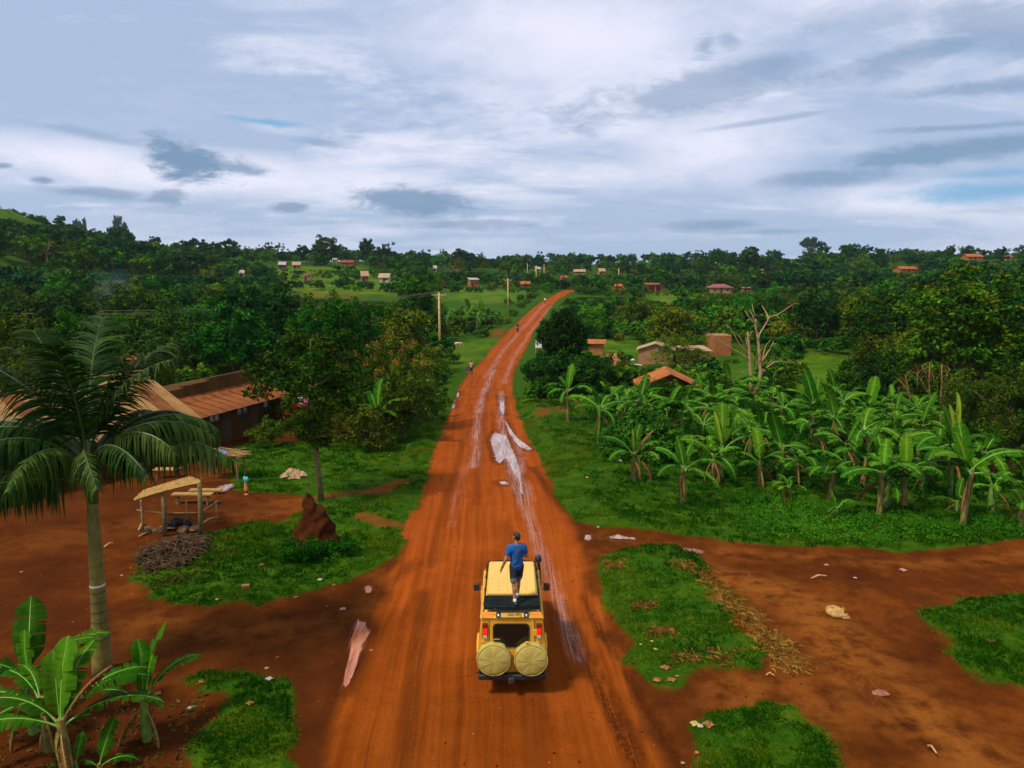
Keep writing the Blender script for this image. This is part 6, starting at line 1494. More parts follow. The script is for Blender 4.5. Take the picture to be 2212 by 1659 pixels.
for c in sc_[:NSH]:
    x, y, s, sz, kd, v, _ = c
    lab, lm = describe(kd, x, y, kd.var[v][2] * s * sz, 'bush')
    plant_tree(kd, x, y, s, lab, 'bush', 'bushes of the fields and slopes', v, 'bush', None, sz)
mass('undergrowth', sc_[NSH:])
# ------------------------------------------------------------------ safari vehicle on the road
def car_paint(name, c):
    m = bpy.data.materials.new(name); m.use_nodes = True
    t = NT(m.node_tree); p = t.n['Principled BSDF']; co = t.tex()['Object']
    n = t.noise(co, 2.0, 4, .6); d = t.noise(co, 9.0, 5, .65); z = t.xyz(co)[2]
    col = t.mix(n, tuple(k * .92 for k in c), tuple(min(1, k * 1.06) for k in c))
    dust = t.math('MULTIPLY', t.ss(d, .42, .7), t.mr(z, .4, 1.7, .75, .15))
    col = t.mix(dust, col, (0.30, 0.095, 0.018))
    t.put(col, p.inputs['Base Color']); t.put(t.mr(dust, 0, 1, .38, .85), p.inputs['Roughness']); p.inputs['Specular IOR Level'].default_value = .3
    return m
YEL = car_paint('yellow_paint', (0.72, 0.365, 0.028)); YEL2 = car_paint('roof_yellow_paint', (0.70, 0.43, 0.085))
ORG = mat('orange_reflector_band', (0.70, 0.22, 0.01), .4, nscale=3, namt=.2); BLK = mat('black_plastic', (0.016, 0.017, 0.018), .55, nscale=12, namt=.4); RACKM = mat('dark_rack_steel', (0.010, 0.015, 0.014), .8, spec=.15, nscale=9, namt=.5)
GLS = mat('tinted_glass', (0.006, 0.007, 0.006), .12, spec=.5); RUB = mat('rubber', (0.02, 0.017, 0.015), .85, nscale=20, namt=.4); STEEL = mat('wheel_steel', (0.25, 0.22, 0.18), .5)
REDL = mat('red_lens', (0.55, 0.008, 0.004), .25, emit=((1, 0.02, 0.01), 0.9)); DRED = mat('dark_red_lens', (0.24, 0.015, 0.006), .3); CLR = mat('clear_lens', (0.55, 0.42, 0.30), .3); PLATE = mat('plate_yellow', (0.60, 0.33, 0.02), .45, nscale=10, namt=.06); CHR = mat('lamp_chrome', (.7, .7, .7), .25, metal=1)
def cover_mat():
    m = bpy.data.materials.new('canvas_cover'); m.use_nodes = True
    t = NT(m.node_tree); p = t.n['Principled BSDF']; co = t.tex()['Object']
    n = t.noise(co, 3.0, 5, .6); f = t.noise(t.vmath('MULTIPLY', co, (2.0, 1, 2.6)), 1.6, 2, .5, 2.2)
    col = t.mix(t.ss(n, .3, .7), (0.38, 0.30, 0.065), (0.50, 0.40, 0.11))
    col = t.mix(t.math('MULTIPLY', t.ss(t.noise(co, 6, 4, .6), .62, .74), .3), col, (0.30, 0.15, 0.03))
    t.put(col, p.inputs['Base Color']); p.inputs['Roughness'].default_value = .75; p.inputs['Specular IOR Level'].default_value = .15
    t.l.new(t.bump(f, .25, .05), p.inputs['Normal'])
    return m
CANVAS = cover_mat()
CARY = 17.03
van = empty('safari_vehicle', Vector((0.0, CARY, gh(0, CARY + 1.5))), 0.004, 'yellow off road safari vehicle driving away along the red road', 'off-road vehicle')
def ring(y, pts, sx=1.0, dz=0.0): return [(x * sx, y, z + dz) for x, z in pts] + [(-x * sx, y, z + dz) for x, z in reversed(pts[:-1])]
CABP = [(0.0, .52), (0.72, .50), (0.81, .53), (0.858, .68), (0.862, 1.0), (0.842, 1.22), (0.80, 1.62), (0.768, 1.93), (0.735, 2.02), (0.62, 2.09), (0.0, 2.12)]
def loft(b, rings, cap0=True, cap1=True):
    n = len(rings[0]); vs = [p for r in rings for p in r]; fs = []
    for i in range(len(rings) - 1):
        for k in range(n):
            q = (k + 1) % n; fs.append((i * n + k, i * n + q, (i + 1) * n + q, (i + 1) * n + k))
    if cap0: fs.append(tuple(range(n - 1, -1, -1)))
    if cap1: fs.append(tuple(range((len(rings) - 1) * n, len(rings) * n)))
    b.add(vs, fs)
b = MB()
cowl = [(x, z) if z < 1.2 else (x * .99, 1.2 + (z - 1.2) * .03) for x, z in CABP]
loft(b, [ring(0.0, CABP, .972), ring(.025, CABP, .992), ring(.06, CABP), ring(1.6, CABP), ring(2.85, CABP), ring(3.0, CABP, .995), ring(3.42, cowl)])
HOODP = [(0.0, .56), (0.70, .55), (0.80, .60), (0.83, .85), (0.80, 1.06), (0.70, 1.14), (0.5, 1.19), (0.0, 1.21)]
loft(b, [ring(3.35, HOODP), ring(4.3, HOODP, .98), ring(4.72, HOODP, .95, -.03), ring(4.78, HOODP, .9, -.08)])
for s in (-1, 1):
    for yc in (.92, 3.78): b.tube([(s * .80, yc - .52, .60), (s * .85, yc - .44, .84), (s * .86, yc - .2, .97), (s * .86, yc + .2, .97), (s * .85, yc + .44, .84), (s * .80, yc + .52, .6)], .055, 8)
    b.tube([(s * .772, .02, 1.955), (s * .772, 2.95, 1.955)], .02, 6)
b.build('body', YEL, van, smooth=True)
# raised lip with the number plate over the rear door
lipn = Matrix.Translation((0, -.012, 1.985)) @ Matrix.Rotation(R(-32), 4, 'X')
b = MB(); b.prism([(-.775, 0), (.775, 0), (.715, .155), (-.715, .155)], .03, lipn @ Matrix.Rotation(R(90), 4, 'X')); b.build('roof_lip', YEL, van)
for s in (-1, 1): b = MB(); b.prism([(s * .765, .006), (s * .47, .006), (s * .45, .148), (s * .705, .148)][::s], .005, lipn @ Matrix.Translation((0, -.031, 0)) @ Matrix.Rotation(R(90), 4, 'X')); b.build('reflector_band', ORG, van)
pm = lipn @ Matrix.Translation((0.01, -.034, .078)) @ Matrix.Rotation(R(90), 4, 'X')
def rrect(w, h, r, n=5):
    pts = []
    for cx, cy, a0 in ((w / 2 - r, h / 2 - r, 0), (-w / 2 + r, h / 2 - r, 90), (-w / 2 + r, -h / 2 + r, 180), (w / 2 - r, -h / 2 + r, 270)):
        for k in range(n): a = R(a0 + 90 * k / (n - 1)); pts.append((cx + r * math.cos(a), cy + r * math.sin(a)))
    return pts
b = MB(); b.prism(rrect(.80, .142, .02), .03, pm); ph = b.build('plate_holder', BLK, van)
for s in (-1, 1): MB().lathe([(.0, .028), (.022, .03), (.02, .05), (.0, .056)], 10, pm @ Matrix.Translation((s * .345, -.015, 0)) @ Matrix.Diagonal((.8, 1.5, 1, 1))).build('plate_lamp', CHR, ph)
b = MB(); b.prism(rrect(.565, .118, .012), .012, pm @ Matrix.Translation((0, 0, .0235))); pl_ = b.build('number_plate', PLATE, van)
fc = bpy.data.curves.new('lettering', 'FONT'); fc.body = 'UAN 093J'; fc.size = .098; fc.align_x = 'CENTER'; fc.align_y = 'CENTER'; fc.extrude = .0015; fc.offset = .0022; fc.space_character = 1.06
fc.materials.append(mat('plate_ink', (.012, .01, .006), .6)); _fo = bpy.data.objects.new('lettering_curve', fc); COL.objects.link(_fo); bpy.context.view_layer.update(); _fm = bpy.data.meshes.new_from_object(_fo.evaluated_get(bpy.context.evaluated_depsgraph_get())); bpy.data.objects.remove(_fo); fo = link('lettering', _fm, pl_); fo.matrix_local = pm @ Matrix.Translation((.045, -.003, .0375)) @ Matrix.Diagonal((.82, 1.05, 1, 1))
b = MB()
for x, y, s in ((-.245, .02, .012), (-.225, .03, .01), (-.205, .02, .012), (-.232, -.004, .008), (-.215, -.006, .008)): b.lathe([(s, 0), (s, .002)], 6, pm @ Matrix.Translation((x, y, .0355)))
b.build('plate_emblem', ORG, pl_); MB().lathe([(.006, 0), (.006, .002)], 6, pm @ Matrix.Translation((-.185, -.004, .0355))).build('plate_dot', MATS['plate_ink'], pl_)
# rear door with window, hinges, lamps
def onrear(x, z, d=0.0): return Vector((x, -d - .0 + (.0 if z < 1.2 else 0), z))
b = MB(); b.prism(rrect(1.10, 1.32, .05), .012, Matrix.Translation((.0, -.004, 1.26)) @ Matrix.Rotation(R(90), 4, 'X')); rd = b.build('rear_door', YEL, van)
for x in (-.556, .556): MB().box((x, -.008, 1.27), (.014, .018, 1.30)).build('door_seam', BLK, rd)
MB().box((0, -.008, 1.925), (1.1, .016, .012)).build('door_seam', YEL, rd)
b = MB(); b.prism(rrect(.87, .60, .10), .014, Matrix.Translation((-.02, -.0165, 1.545)) @ Matrix.Rotation(R(90), 4, 'X')); rw = b.build('rear_window', GLS, van)
o_, i_ = rrect(.91, .64, .11), rrect(.85, .58, .09); b = MB(); n = len(o_)
b.add([(x - .02, -.034, z + 1.545) for x, z in o_] + [(x - .02, -.036, z + 1.545) for x, z in i_], [(k, (k + 1) % n, n + (k + 1) % n, n + k) for k in range(n)]); b.build('rubber_seal', BLK, rw)
for z in (1.62, 1.0): MB().box((.575, -.03, z), (.09, .04, .16), bev=.01).build('hinge', YEL, rd)
for s in (-1, 1):
    tl = MB().box((s * .665, -.022, 1.67), (.125, .04, .40), bev=.008).build('tail_light', BLK, van)
    for z, h, m in ((1.805, .11, DRED), (1.655, .16, REDL), (1.515, .08, CLR)): MB().box((s * .665, -.046, z), (.105, .02, h), bev=.006).build('lens', m, tl)
    MB().box((s * .70, -.008, 1.36), (.16, .012, .012)).build('body_crease', YEL2, van)
def spare(x, z, sd):
    rg = np.random.default_rng(sd); n = 48; prof = [(0.0, -.30), (.12, -.298), (.24, -.29), (.33, -.278), (.385, -.258), (.414, -.225), (.418, -.15), (.412, -.06), (.38, -.02)]
    ph = rg.random(6) * 6; b = MB(); vs, fs = [], []
    for i, (r, y) in enumerate(prof):
        for k in range(n):
            a = 2 * math.pi * k / n; wv = .010 * math.sin(9 * a + ph[0] + 5 * r) * (r / .4) + .007 * math.sin(17 * a + ph[1]) * (r / .4); xx, zz = r * math.cos(a), r * math.sin(a)
            fold = .008 * math.sin(10 * (xx * .8 + zz) + 3 * math.sin(6 * xx + ph[2])) * math.exp(-((xx - zz * .3 + .02) / .25) ** 2) if r < .36 else 0
            rr = r + wv * (i > 3); vs.append((rr * math.cos(a), y + wv * .6 * (i < 6) + fold, rr * math.sin(a) * (1.0 if zz > 0 else 1.02)))
    for i in range(len(prof) - 1):
        for k in range(n): q = (k + 1) % n; fs.append((i * n + k, i * n + q, (i + 1) * n + q, (i + 1) * n + k))
    b.add(vs, fs); o = b.build('spare_wheel_cover', CANVAS, van, smooth='all', loc=(x, 0, z)); b = MB()
    b.tube([(.404 * math.cos(2 * math.pi * k / 40), -.252 + .004 * math.sin(7 * k), .404 * math.sin(2 * math.pi * k / 40)) for k in range(41)], .012, 5, cap=False); b.build('seam', CANVAS, o, smooth='all')
    return o
spare(-.452, 1.005, 1); s2 = spare(.468, 1.0, 2); MB().box((-.16, -.24, .41), (.12, .012, .03), Matrix.Rotation(R(12), 4, 'Y')).build('tear_patch', ORG, s2)
b = MB(); b.box((0, -.10, .50), (1.66, .16, .14), bev=.02).box((-.70, -.06, .64), (.26, .12, .1), bev=.02).box((.70, -.06, .64), (.26, .12, .1), bev=.02); b.build('rear_bumper', BLK, van)
MB().box((-.02, -.20, .46), (.16, .16, .14), bev=.02).build('tow_hitch', RUB, van); b = MB()
for s in (-1, 1): b.box((s * .455, -.05, 1.0), (.1, .1, .5))
b.build('wheel_carrier', BLK, van); MB().box((0, 2.3, .52), (1.2, 4.0, .16)).build('chassis', RUB, van)
def wheel(x, y):
    w_ = empty('wheel', (x, y, .39)); w_.parent = van; w_.location = (x, y, .39); M = Matrix.Rotation(R(90), 4, 'Y')
    MB().lathe([(.22, -.12), (.34, -.125), (.385, -.10), (.392, 0), (.385, .10), (.34, .125), (.22, .12)], 28, M).build('tyre', RUB, w_, smooth=True); MB().lathe([(.0, -.03), (.1, -.05), (.21, -.03), (.23, -.1), (.23, .1), (.21, .03), (.1, .05), (.0, .03)], 20, M).build('rim', STEEL, w_, smooth=True)
for x in (-.72, .72): wheel(x, .92); wheel(x, 3.78)
sidem = lambda s, y, z0, z1, y0, y1: [(s * (.842 - (z0 - 1.22) * .105 + .004), y0, z0), (s * (.842 - (z0 - 1.22) * .105 + .004), y1, z0), (s * (.842 - (z1 - 1.22) * .105 + .004), y1 - (.0), z1), (s * (.842 - (z1 - 1.22) * .105 + .004), y0, z1)]
for s in (-1, 1):
    for y0, y1 in ((.16, 1.0), (1.06, 1.95), (2.05, 2.88)):
        q = sidem(s, 0, 1.30, 1.86, y0, y1); MB().add(q + [(x - s * .01, y, z) for x, y, z in q], [(0, 1, 2, 3), (7, 6, 5, 4), (0, 4, 5, 1), (1, 5, 6, 2), (2, 6, 7, 3), (3, 7, 4, 0)]).build('side_window', GLS, van)
    MB().tube([(s * .79, .05, 1.93), (s * .79, 2.9, 1.93)], .014, 5).build('door_rail', BLK, van)
    dd = MB().box((s * .868, 2.46, 1.16), (.02, .16, .03)).build('door_handle', BLK, van)
    mr_ = MB().box((s * 1.0, 2.86, 1.50), (.17, .10, .22), bev=.03).build('wing_mirror', BLK, van); MB().box((s * 1.0, 2.806, 1.50), (.14, .006, .18)).build('mirror_glass', mat('mirror', (.10, .14, .14), .08, metal=.8), mr_); MB().tube([(s * .80, 2.92, 1.42), (s * .95, 2.9, 1.42), (s * .95, 2.88, 1.60), (s * .77, 2.9, 1.66)], .012, 5).build('mirror_arm', BLK, mr_)
    MB().box((s * .55, 4.77, .92), (.22, .04, .18), bev=.02).build('headlight', CLR, van)
b = MB(); b.add([(-.70, 3.372, 1.30), (.70, 3.372, 1.30), (.65, 3.058, 1.98), (-.65, 3.058, 1.98)], [(0, 1, 2, 3)]); b.build('windscreen', GLS, van); MB().box((0, 4.86, .55), (1.6, .14, .18), bev=.03).build('front_bumper', BLK, van)
b = MB()
for k in range(7): b.box((0, 4.78, .78 + .045 * k), (.8, .02, .02))
b.build('grille', BLK, van)
b = MB(); b.tube([(.80, 3.5, 1.1), (.83, 3.3, 1.3), (.80, 3.05, 1.95), (.76, 3.0, 2.2)], .04, 8); sn = b.build('snorkel', BLK, van, smooth=True); MB().lathe([(.05, 0), (.095, .03), (.10, .12), (.085, .19), (.05, .22)], 14, Matrix.Translation((.76, 3.0, 2.18))).build('snorkel_head', BLK, sn, smooth=True)
# roof rack: frame, rear platform of slats, hatch lid in front
rk = empty('roof_rack'); rk.parent = van; rk.location = (0, 0, 0)
b = MB(); zr = 2.27
b.tube([(-.685, .03, zr), (-.685, .7, zr), (-.665, 2.2, zr + .02), (-.65, 2.74, zr + .03)], .022, 7).tube([(.685, .03, zr), (.685, .7, zr), (.665, 2.2, zr + .02), (.65, 2.74, zr + .03)], .022, 7)
b.tube([(-.65, 2.74, zr + .03), (-.3, 2.8, zr + .04), (.3, 2.8, zr + .04), (.65, 2.74, zr + .03)], .022, 7)
for y in (.03, .62): b.tube([(-.685, y, zr), (.685, y, zr)], .022, 7)
for s in (-1, 1):
    for y in (.06, .62, 1.4, 2.2, 2.7): b.tube([(s * .67, y, zr), (s * .72, y, 2.06)], .016, 5)
b.build('frame', RACKM, rk, smooth='all')
for k in range(8): MB().box((0, .075 + .072 * k, zr + .012), (1.33, .036, .03), bev=.005).build('slat', RACKM, rk)
for x in (-.45, 0, .45): MB().box((x, .33, zr - .012), (.05, .58, .022)).build('cross_member', RACKM, rk)
MB().box((0, .33, zr - .05), (1.30, .58, .012)).build('dark_backing', BLK, rk)  # dark sheet added under the slats so their gaps show dark
MB().box((0, .018, zr - .035), (1.34, .012, .06)).build('rear_panel', RACKM, rk)
MB().tube([(-.44, .02, zr - .02), (-.34, -.015, 2.175), (.34, -.015, 2.175), (.44, .02, zr - .02)], .014, 6).build('grab_bar', BLK, rk, smooth='all')
b = MB(); b.box((0, 1.70, 2.265), (1.27, 2.02, .15), bev=.035); ht = b.build('roof_hatch', YEL2, van)
for x in (-.36, -.12, .12, .36): MB().box((x, 1.70, 2.342), (.022, 1.84, .012), bev=.004).build('rib', YEL2, ht)
for x in (-.55, .55):
    for y in (.86, 1.55, 2.5): MB().lathe([(.03, 0), (.028, .012), (.0, .016)], 10, Matrix.Translation((x, y, 2.339))).build('bolt', YEL2, ht)
# shovel tied to the rear door
b = MB(); b.tube([(0, 0, 0), (0, -.01, .26), (-.055, -.02, .42), (-.075, -.02, .46)], .011, 6).tube([(0, -.01, .26), (.055, -.02, .42), (.075, -.02, .46)], .011, 6)
sh = empty('shovel', van.location + Vector((-.39, -.09, 1.03)), 0, 'shovel handle sticking up behind the left spare wheel cover', 'shovel'); b.build('handle', BLK, sh); MB().tube([(-.085, -.02, .455), (.085, -.02, .455)], .015, 7).build('grip', mat('shovel_grip', (.36, .20, .05), .7), sh); MB().box((0, .03, -.12), (.2, .02, .28), bev=.01).build('blade', STEEL, sh)

# ------------------------------------------------------------------ people and animals: bodies fused from tapered limbs
def fuse(name, limbs, voxel, smooth=4, post=None):
    """limbs: (p0, p1, r0, r1[, (sx, sy, sz)]) -> one continuous mesh"""
    V, F = [], []; o = 0
    nl, ns = 14, 5
    for L in limbs:
        p0, p1, r0, r1 = Vector(L[0]), Vector(L[1]), L[2], L[3]
        d = p1 - p0; ln = max(d.length, 1e-4); t = d / ln; q = t.to_track_quat('Z', 'Y').to_matrix()
        rows = [(-r0 * math.cos(a), r0 * math.sin(a)) for a in np.linspace(0.12, math.pi / 2, ns)] + [(ln + r1 * math.sin(a), r1 * math.cos(a)) for a in np.linspace(0, math.pi / 2 - .12, ns)]
        S = Vector(L[4]) if len(L) > 4 else None; c = (p0 + p1) / 2
        for z, r in rows:
            for k in range(nl):
                a = 2 * math.pi * k / nl; w_ = q @ Vector((r * math.cos(a), r * math.sin(a), z)) + p0
                if S is not None: w_ = c + Vector(((w_ - c).x * S.x, (w_ - c).y * S.y, (w_ - c).z * S.z))
                V.append(w_)
        m = len(rows)
        for i in range(m - 1):
            for k in range(nl): k2 = (k + 1) % nl; F.append((o + i * nl + k, o + i * nl + k2, o + (i + 1) * nl + k2, o + (i + 1) * nl + k))
        F.append(tuple(o + k for k in range(nl - 1, -1, -1))); F.append(tuple(o + (m - 1) * nl + k for k in range(nl))); o += m * nl
    me = bpy.data.meshes.new(name); me.from_pydata(V, [], F); tmp = bpy.data.objects.new(name + '_tmp', me); COL.objects.link(tmp)
    r = tmp.modifiers.new('r', 'REMESH'); r.mode = 'VOXEL'; r.voxel_size = voxel
    if smooth: s_ = tmp.modifiers.new('s', 'SMOOTH'); s_.iterations = smooth; s_.factor = .5
    dg = bpy.context.evaluated_depsgraph_get(); dg.update(); out = bpy.data.meshes.new_from_object(tmp.evaluated_get(dg)); bpy.data.objects.remove(tmp); bpy.data.meshes.remove(me)
    out.name = name; out.polygons.foreach_set('use_smooth', [True] * len(out.polygons)); out.update(); return out
SKIN_P = mat('skin_tanned', (0.34, 0.15, 0.06), .55, nscale=8, namt=.1); SKIN_D = mat('skin_dark', (0.07, 0.032, 0.016), .5, nscale=8, namt=.15); HAIR = mat('dark_hair', (0.012, 0.008, 0.006), .6, nscale=30, namt=.5, bump=.5)
def person(pos, rz, height, label, skin, top, bottom, bottom_kind='trousers', pose=None, vox=.02, shoes=None, hair=HAIR, sleeves=.5, fingers=True, group=None, socks=None, hem=None, strap=None, watch=False, top_long=False):
    P = dict(la=(-.08, 0, .09), lk=(-.085, .03, .50), ra=(.08, 0, .09), rk_=(.085, .03, .50), le=(-.26, -.03, 1.14), lw=(-.27, .06, .89), re=(.26, -.03, 1.14), rw=(.27, .06, .89), hy=0.0, hx=0.0, lf=(0, 1, 0), rf=(0, 1, 0), hip=.93, tilt=0.0, head=0.0)
    P.update(pose or {}); k = height / 1.78; dz = P['hip'] - .93
    def T(p): return Vector(p) * k
    def up(x, y, z): return T((x, y + P['tilt'] * (z - .93), z + dz))
    def dn(p): return T(p)
    lh, rh = T((-.09, 0, .93 + dz)), T((.09, 0, .93 + dz)); ls, rs_ = up(-.175, 0, 1.42), up(.175, 0, 1.42)
    le, lw, re, rw_ = (T((a[0], a[1], a[2] + dz)) for a in (P['le'], P['lw'], P['re'], P['rw']))
    hc = up(P['hx'], .035, 1.65); ca, sa = math.cos(P['head']), math.sin(P['head'])
    def hd(x, y, z): return hc + T((x * ca - y * sa, x * sa + y * ca, z))
    L = [(lh, dn(P['lk']), .085 * k, .056 * k), (dn(P['lk']), dn(P['la']), .056 * k, .036 * k), (dn(P['lk']) + (dn(P['la']) - dn(P['lk'])) * .28 + T((0, -.018, 0)), dn(P['lk']) + (dn(P['la']) - dn(P['lk'])) * .4 + T((0, -.014, 0)), .05 * k, .045 * k),
         (rh, dn(P['rk_']), .085 * k, .056 * k), (dn(P['rk_']), dn(P['ra']), .056 * k, .036 * k), (dn(P['rk_']) + (dn(P['ra']) - dn(P['rk_'])) * .28 + T((0, -.018, 0)), dn(P['rk_']) + (dn(P['ra']) - dn(P['rk_'])) * .4 + T((0, -.014, 0)), .05 * k, .045 * k)]
    for a, f in ((P['la'], P['lf']), (P['ra'], P['rf'])): f = Vector(f); L.append((T(a) + T((0, 0, -.045)) - f * .04 * k, T(a) + f * .15 * k + T((0, 0, -.055)), .042 * k, .032 * k))
    torso = [(up(0, 0, .97), up(0, 0, 1.1), .135 * k, .125 * k, (1.12, .82, 1)), (up(0, 0, 1.1), up(0, .01, 1.3), .125 * k, .145 * k, (1.12, .80, 1)), (up(-.12, 0, 1.36), up(.12, 0, 1.36), .095 * k, .095 * k, (1.1, .95, 1)), (up(-.10, -.01, 1.42), up(.10, -.01, 1.42), .065 * k, .065 * k)]
    L += torso + [(up(0, 0, 1.42), up(P['hx'] * .5, .015, 1.57), .062 * k, .052 * k), (hd(0, .035, -.075), hd(0, .01, -.02), .055 * k, .075 * k), (hd(0, -.02, .03), hd(0, .01, .03), .085 * k, .085 * k, (.9, 1, 1)), (hd(0, .095, -.01), hd(0, .118, -.035), .012 * k, .016 * k), (hd(-.03, .09, -.068), hd(.03, .09, -.068), .013 * k, .013 * k)]
    for s in (-1, 1): L += [(hd(s * .082, .0, -.02), hd(s * .088, -.008, .025), .014 * k, .017 * k), (hd(s * .02, .088, .022), hd(s * .045, .078, .022), .014 * k, .014 * k)]
    for s, e, w_ in ((ls, le, lw), (rs_, re, rw_)):
        d = (w_ - e).normalized(); sd_ = Vector((0, 1, 0)) - d * d.y; sd_ = sd_.normalized() if sd_.length > .2 else Vector((1, 0, 0)); inn = d.cross(sd_)
        L += [(s, e, .058 * k, .042 * k), (e, e.lerp(w_, .35), .042 * k, .041 * k), (e.lerp(w_, .35), w_, .041 * k, .027 * k), (w_ + d * .02 * k, w_ + d * .075 * k, .027 * k, .032 * k, (1, 1, 1))]
        if fingers:
            for q, (o_, ln) in enumerate(((-.033, .070), (-.011, .082), (.011, .078), (.032, .062))):
                a = w_ + d * .085 * k + sd_ * o_ * k; m_ = a + d * ln * .5 * k + inn * .006 * k; L += [(a, m_, .0095 * k, .0088 * k), (m_, m_ + d * ln * .5 * k + inn * .022 * k, .0088 * k, .0075 * k)]
            a = w_ + d * .03 * k + sd_ * .03 * k; L.append((a, a + (sd_ * .7 + d * .8 + inn * .3) * .055 * k, .0115 * k, .009 * k))
    body = link('person', fuse('person', L, vox, 3), None, loc=pos, rot=(0, 0, rz)); body.data.materials.append(skin); tag(body, label, 'person', group)
    def cloth(nm, limbs, m, v=None, sm=3):
        me = fuse(nm, limbs, v or max(vox * 1.3, .012), sm); me.materials.append(m); return link(nm, me, body)
    g_ = .016 * k
    sh_ = [(a, b_, r0 + g_, r1 + g_, *rest) for a, b_, r0, r1, *rest in torso]; sh_.append((up(0, 0, .95), up(0, 0, 1.0), .135 * k + g_, .135 * k + g_, (1.12, .84, 1)))
    for s, e in ((ls, le), (rs_, re)): sh_.append((s, s.lerp(e, sleeves), .062 * k + g_ * .8, .054 * k + g_ * .9))
    cloth('shirt', sh_, top)
    if bottom_kind == 'skirt': cloth('skirt', [(up(0, 0, .98), T((0, .02, .42 + dz)), .135 * k + g_, .19 * k, (1.1, .85, 1))], bottom)
    else:
        full = bottom_kind == 'trousers'; bt = [(up(0, 0, .95), up(0, 0, 1.02), .135 * k + g_ * .8, .13 * k + g_ * .8, (1.1, .86, 1))]
        for h, kn, an in ((lh, T(P['lk']), T(P['la'])), (rh, T(P['rk_']), T(P['ra']))):
            bt.append((h, h.lerp(kn, 1 if full else .72), .098 * k, (.07 if full else .092) * k))
            if full: bt.append((kn, kn.lerp(an, .92), .068 * k, .056 * k))
        cloth('trousers' if full else 'shorts', bt, bottom)
        if hem:
            for h, kn in ((lh, T(P['lk'])), (rh, T(P['rk_']))): cloth('shorts_hem', [(h.lerp(kn, .66), h.lerp(kn, .80), .094 * k, .088 * k)], hem)
    if shoes:
        for a, f in ((P['la'], P['lf']), (P['ra'], P['rf'])): f = Vector(f); cloth('shoe', [(T(a) + T((0, 0, -.045)) - f * .045 * k, T(a) + f * .155 * k + T((0, 0, -.055)), .05 * k, .038 * k), (T(a) + T((0, 0, -.06)), T(a) + T((0, 0, -.01)), .05 * k, .048 * k)], shoes, vox)
    if socks:
        for a, kn in ((P['la'], P['lk']), (P['ra'], P['rk_'])): a, kn = T(a), T(kn); cloth('sock', [(a, a.lerp(kn, .13), .043 * k, .044 * k)], socks, vox)
    cloth('hair', [(hd(0, -.030, .040), hd(0, .012, .052), .088 * k, .082 * k, (.93, 1.03, 1)), (hd(0, -.055, -.02), hd(0, -.03, .05), .058 * k, .07 * k)], hair, max(vox, .01))
    for s in (-1, 1): MB().lathe([(.0, -.011 * k), (.009 * k, -.004 * k), (.009 * k, .004 * k), (.0, .011 * k)], 8, Matrix.Translation(hd(s * .032, .088, .008))).build('eye', mat('eye', (.03, .02, .015), .2), body)
    if strap:
        pts = [up(.10, .10, 1.44), up(.09, .02, 1.50), up(.075, -.095, 1.44), up(.06, -.135, 1.34), up(.03, -.135, 1.2), up(-.02, -.128, 1.08), up(-.1, -.1, 1.0), up(-.17, .0, .97)]; MB().tube(pts, .012 * k, 6).build('bag_strap', strap, body, smooth='all')
    if watch: d = (lw - le).normalized(); MB().tube([lw - d * .028, lw - d * .008], .034 * k, 10, cap=False).build('watch', BLK, body)
    return body
BLUE = mat('blue_shirt', (0.020, 0.092, 0.29), .85, spec=.1, nscale=5, namt=.15, bump=.4, bscale=14); SHORTS = mat('black_shorts', (0.012, 0.013, 0.014), .8, nscale=6, namt=.3); GHEM = mat('grey_hem', (0.10, 0.14, 0.15), .8); SHOE = mat('black_shoe', (0.014, 0.013, 0.014), .6); SOCK = mat('white_sock', (.75, .72, .7), .9)
person(van.location + Vector((.115, .27, zr + .022)), R(14), 1.80, 'person in blue T-shirt and black shorts standing on the vehicle roof', SKIN_P, BLUE, SHORTS, 'shorts',
       dict(la=(-.085, -.17, .09), lk=(-.09, -.07, .50), ra=(.065, .16, .09), rk_=(.085, .13, .51), le=(-.285, -.06, 1.15), lw=(-.36, .02, .91), re=(.255, -.02, 1.16), rw=(.20, .20, 1.10), lf=(-.15, 1, 0), rf=(.25, 1, 0), head=R(30)), .0095, SHOE, socks=SOCK, hem=GHEM, strap=BLK, watch=True, sleeves=.55)
PINK = mat('pink_shirt', (0.62, 0.24, 0.22), .9, nscale=6, namt=.15); NAVY = mat('dark_trousers', (0.02, 0.02, 0.035), .9); PURP = mat('purple_top', (0.07, 0.03, 0.16), .9); TAN = mat('tan_cloth', (0.30, 0.16, 0.09), .9); TEAL = mat('teal_shirt', (0.07, 0.42, 0.40), .9, nscale=6, namt=.12); ORSK = mat('orange_skirt', (0.50, 0.16, 0.03), .9, nscale=6, namt=.2); SAND = mat('yellow_sandal', (.62, .40, .09), .7); WHITE = mat('white_shirt', (.72, .70, .68), .9)
def on_road(u, v): g = gpt(u, v); return Vector((g.x, g.y, gh(g.x, g.y)))
person(on_road(1018, 809), R(-8), 1.72, 'person in pink shirt and dark trousers walking on the road edge', SKIN_D, PINK, NAVY, 'trousers', dict(la=(-.08, -.16, .09), lk=(-.085, .0, .5), ra=(.08, .18, .09), rk_=(.085, .16, .5)), .022, SHOE)
person(on_road(1008, 812), R(-15), 1.18, 'child in purple top walking beside the person in pink', SKIN_D, PURP, TAN, 'shorts', dict(la=(-.08, .16, .09), lk=(-.085, .12, .5), ra=(.08, -.12, .09), rk_=(.085, .03, .5)), .018)
person(on_road(533, 1069), R(150), 1.05, 'child in teal shirt and orange skirt standing at the dirt yard edge', SKIN_D, TEAL, ORSK, 'skirt', dict(le=(-.24, .08, 1.14), lw=(-.05, .2, 1.18), re=(.24, .08, 1.14), rw=(.06, .2, 1.22)), .011, SAND)
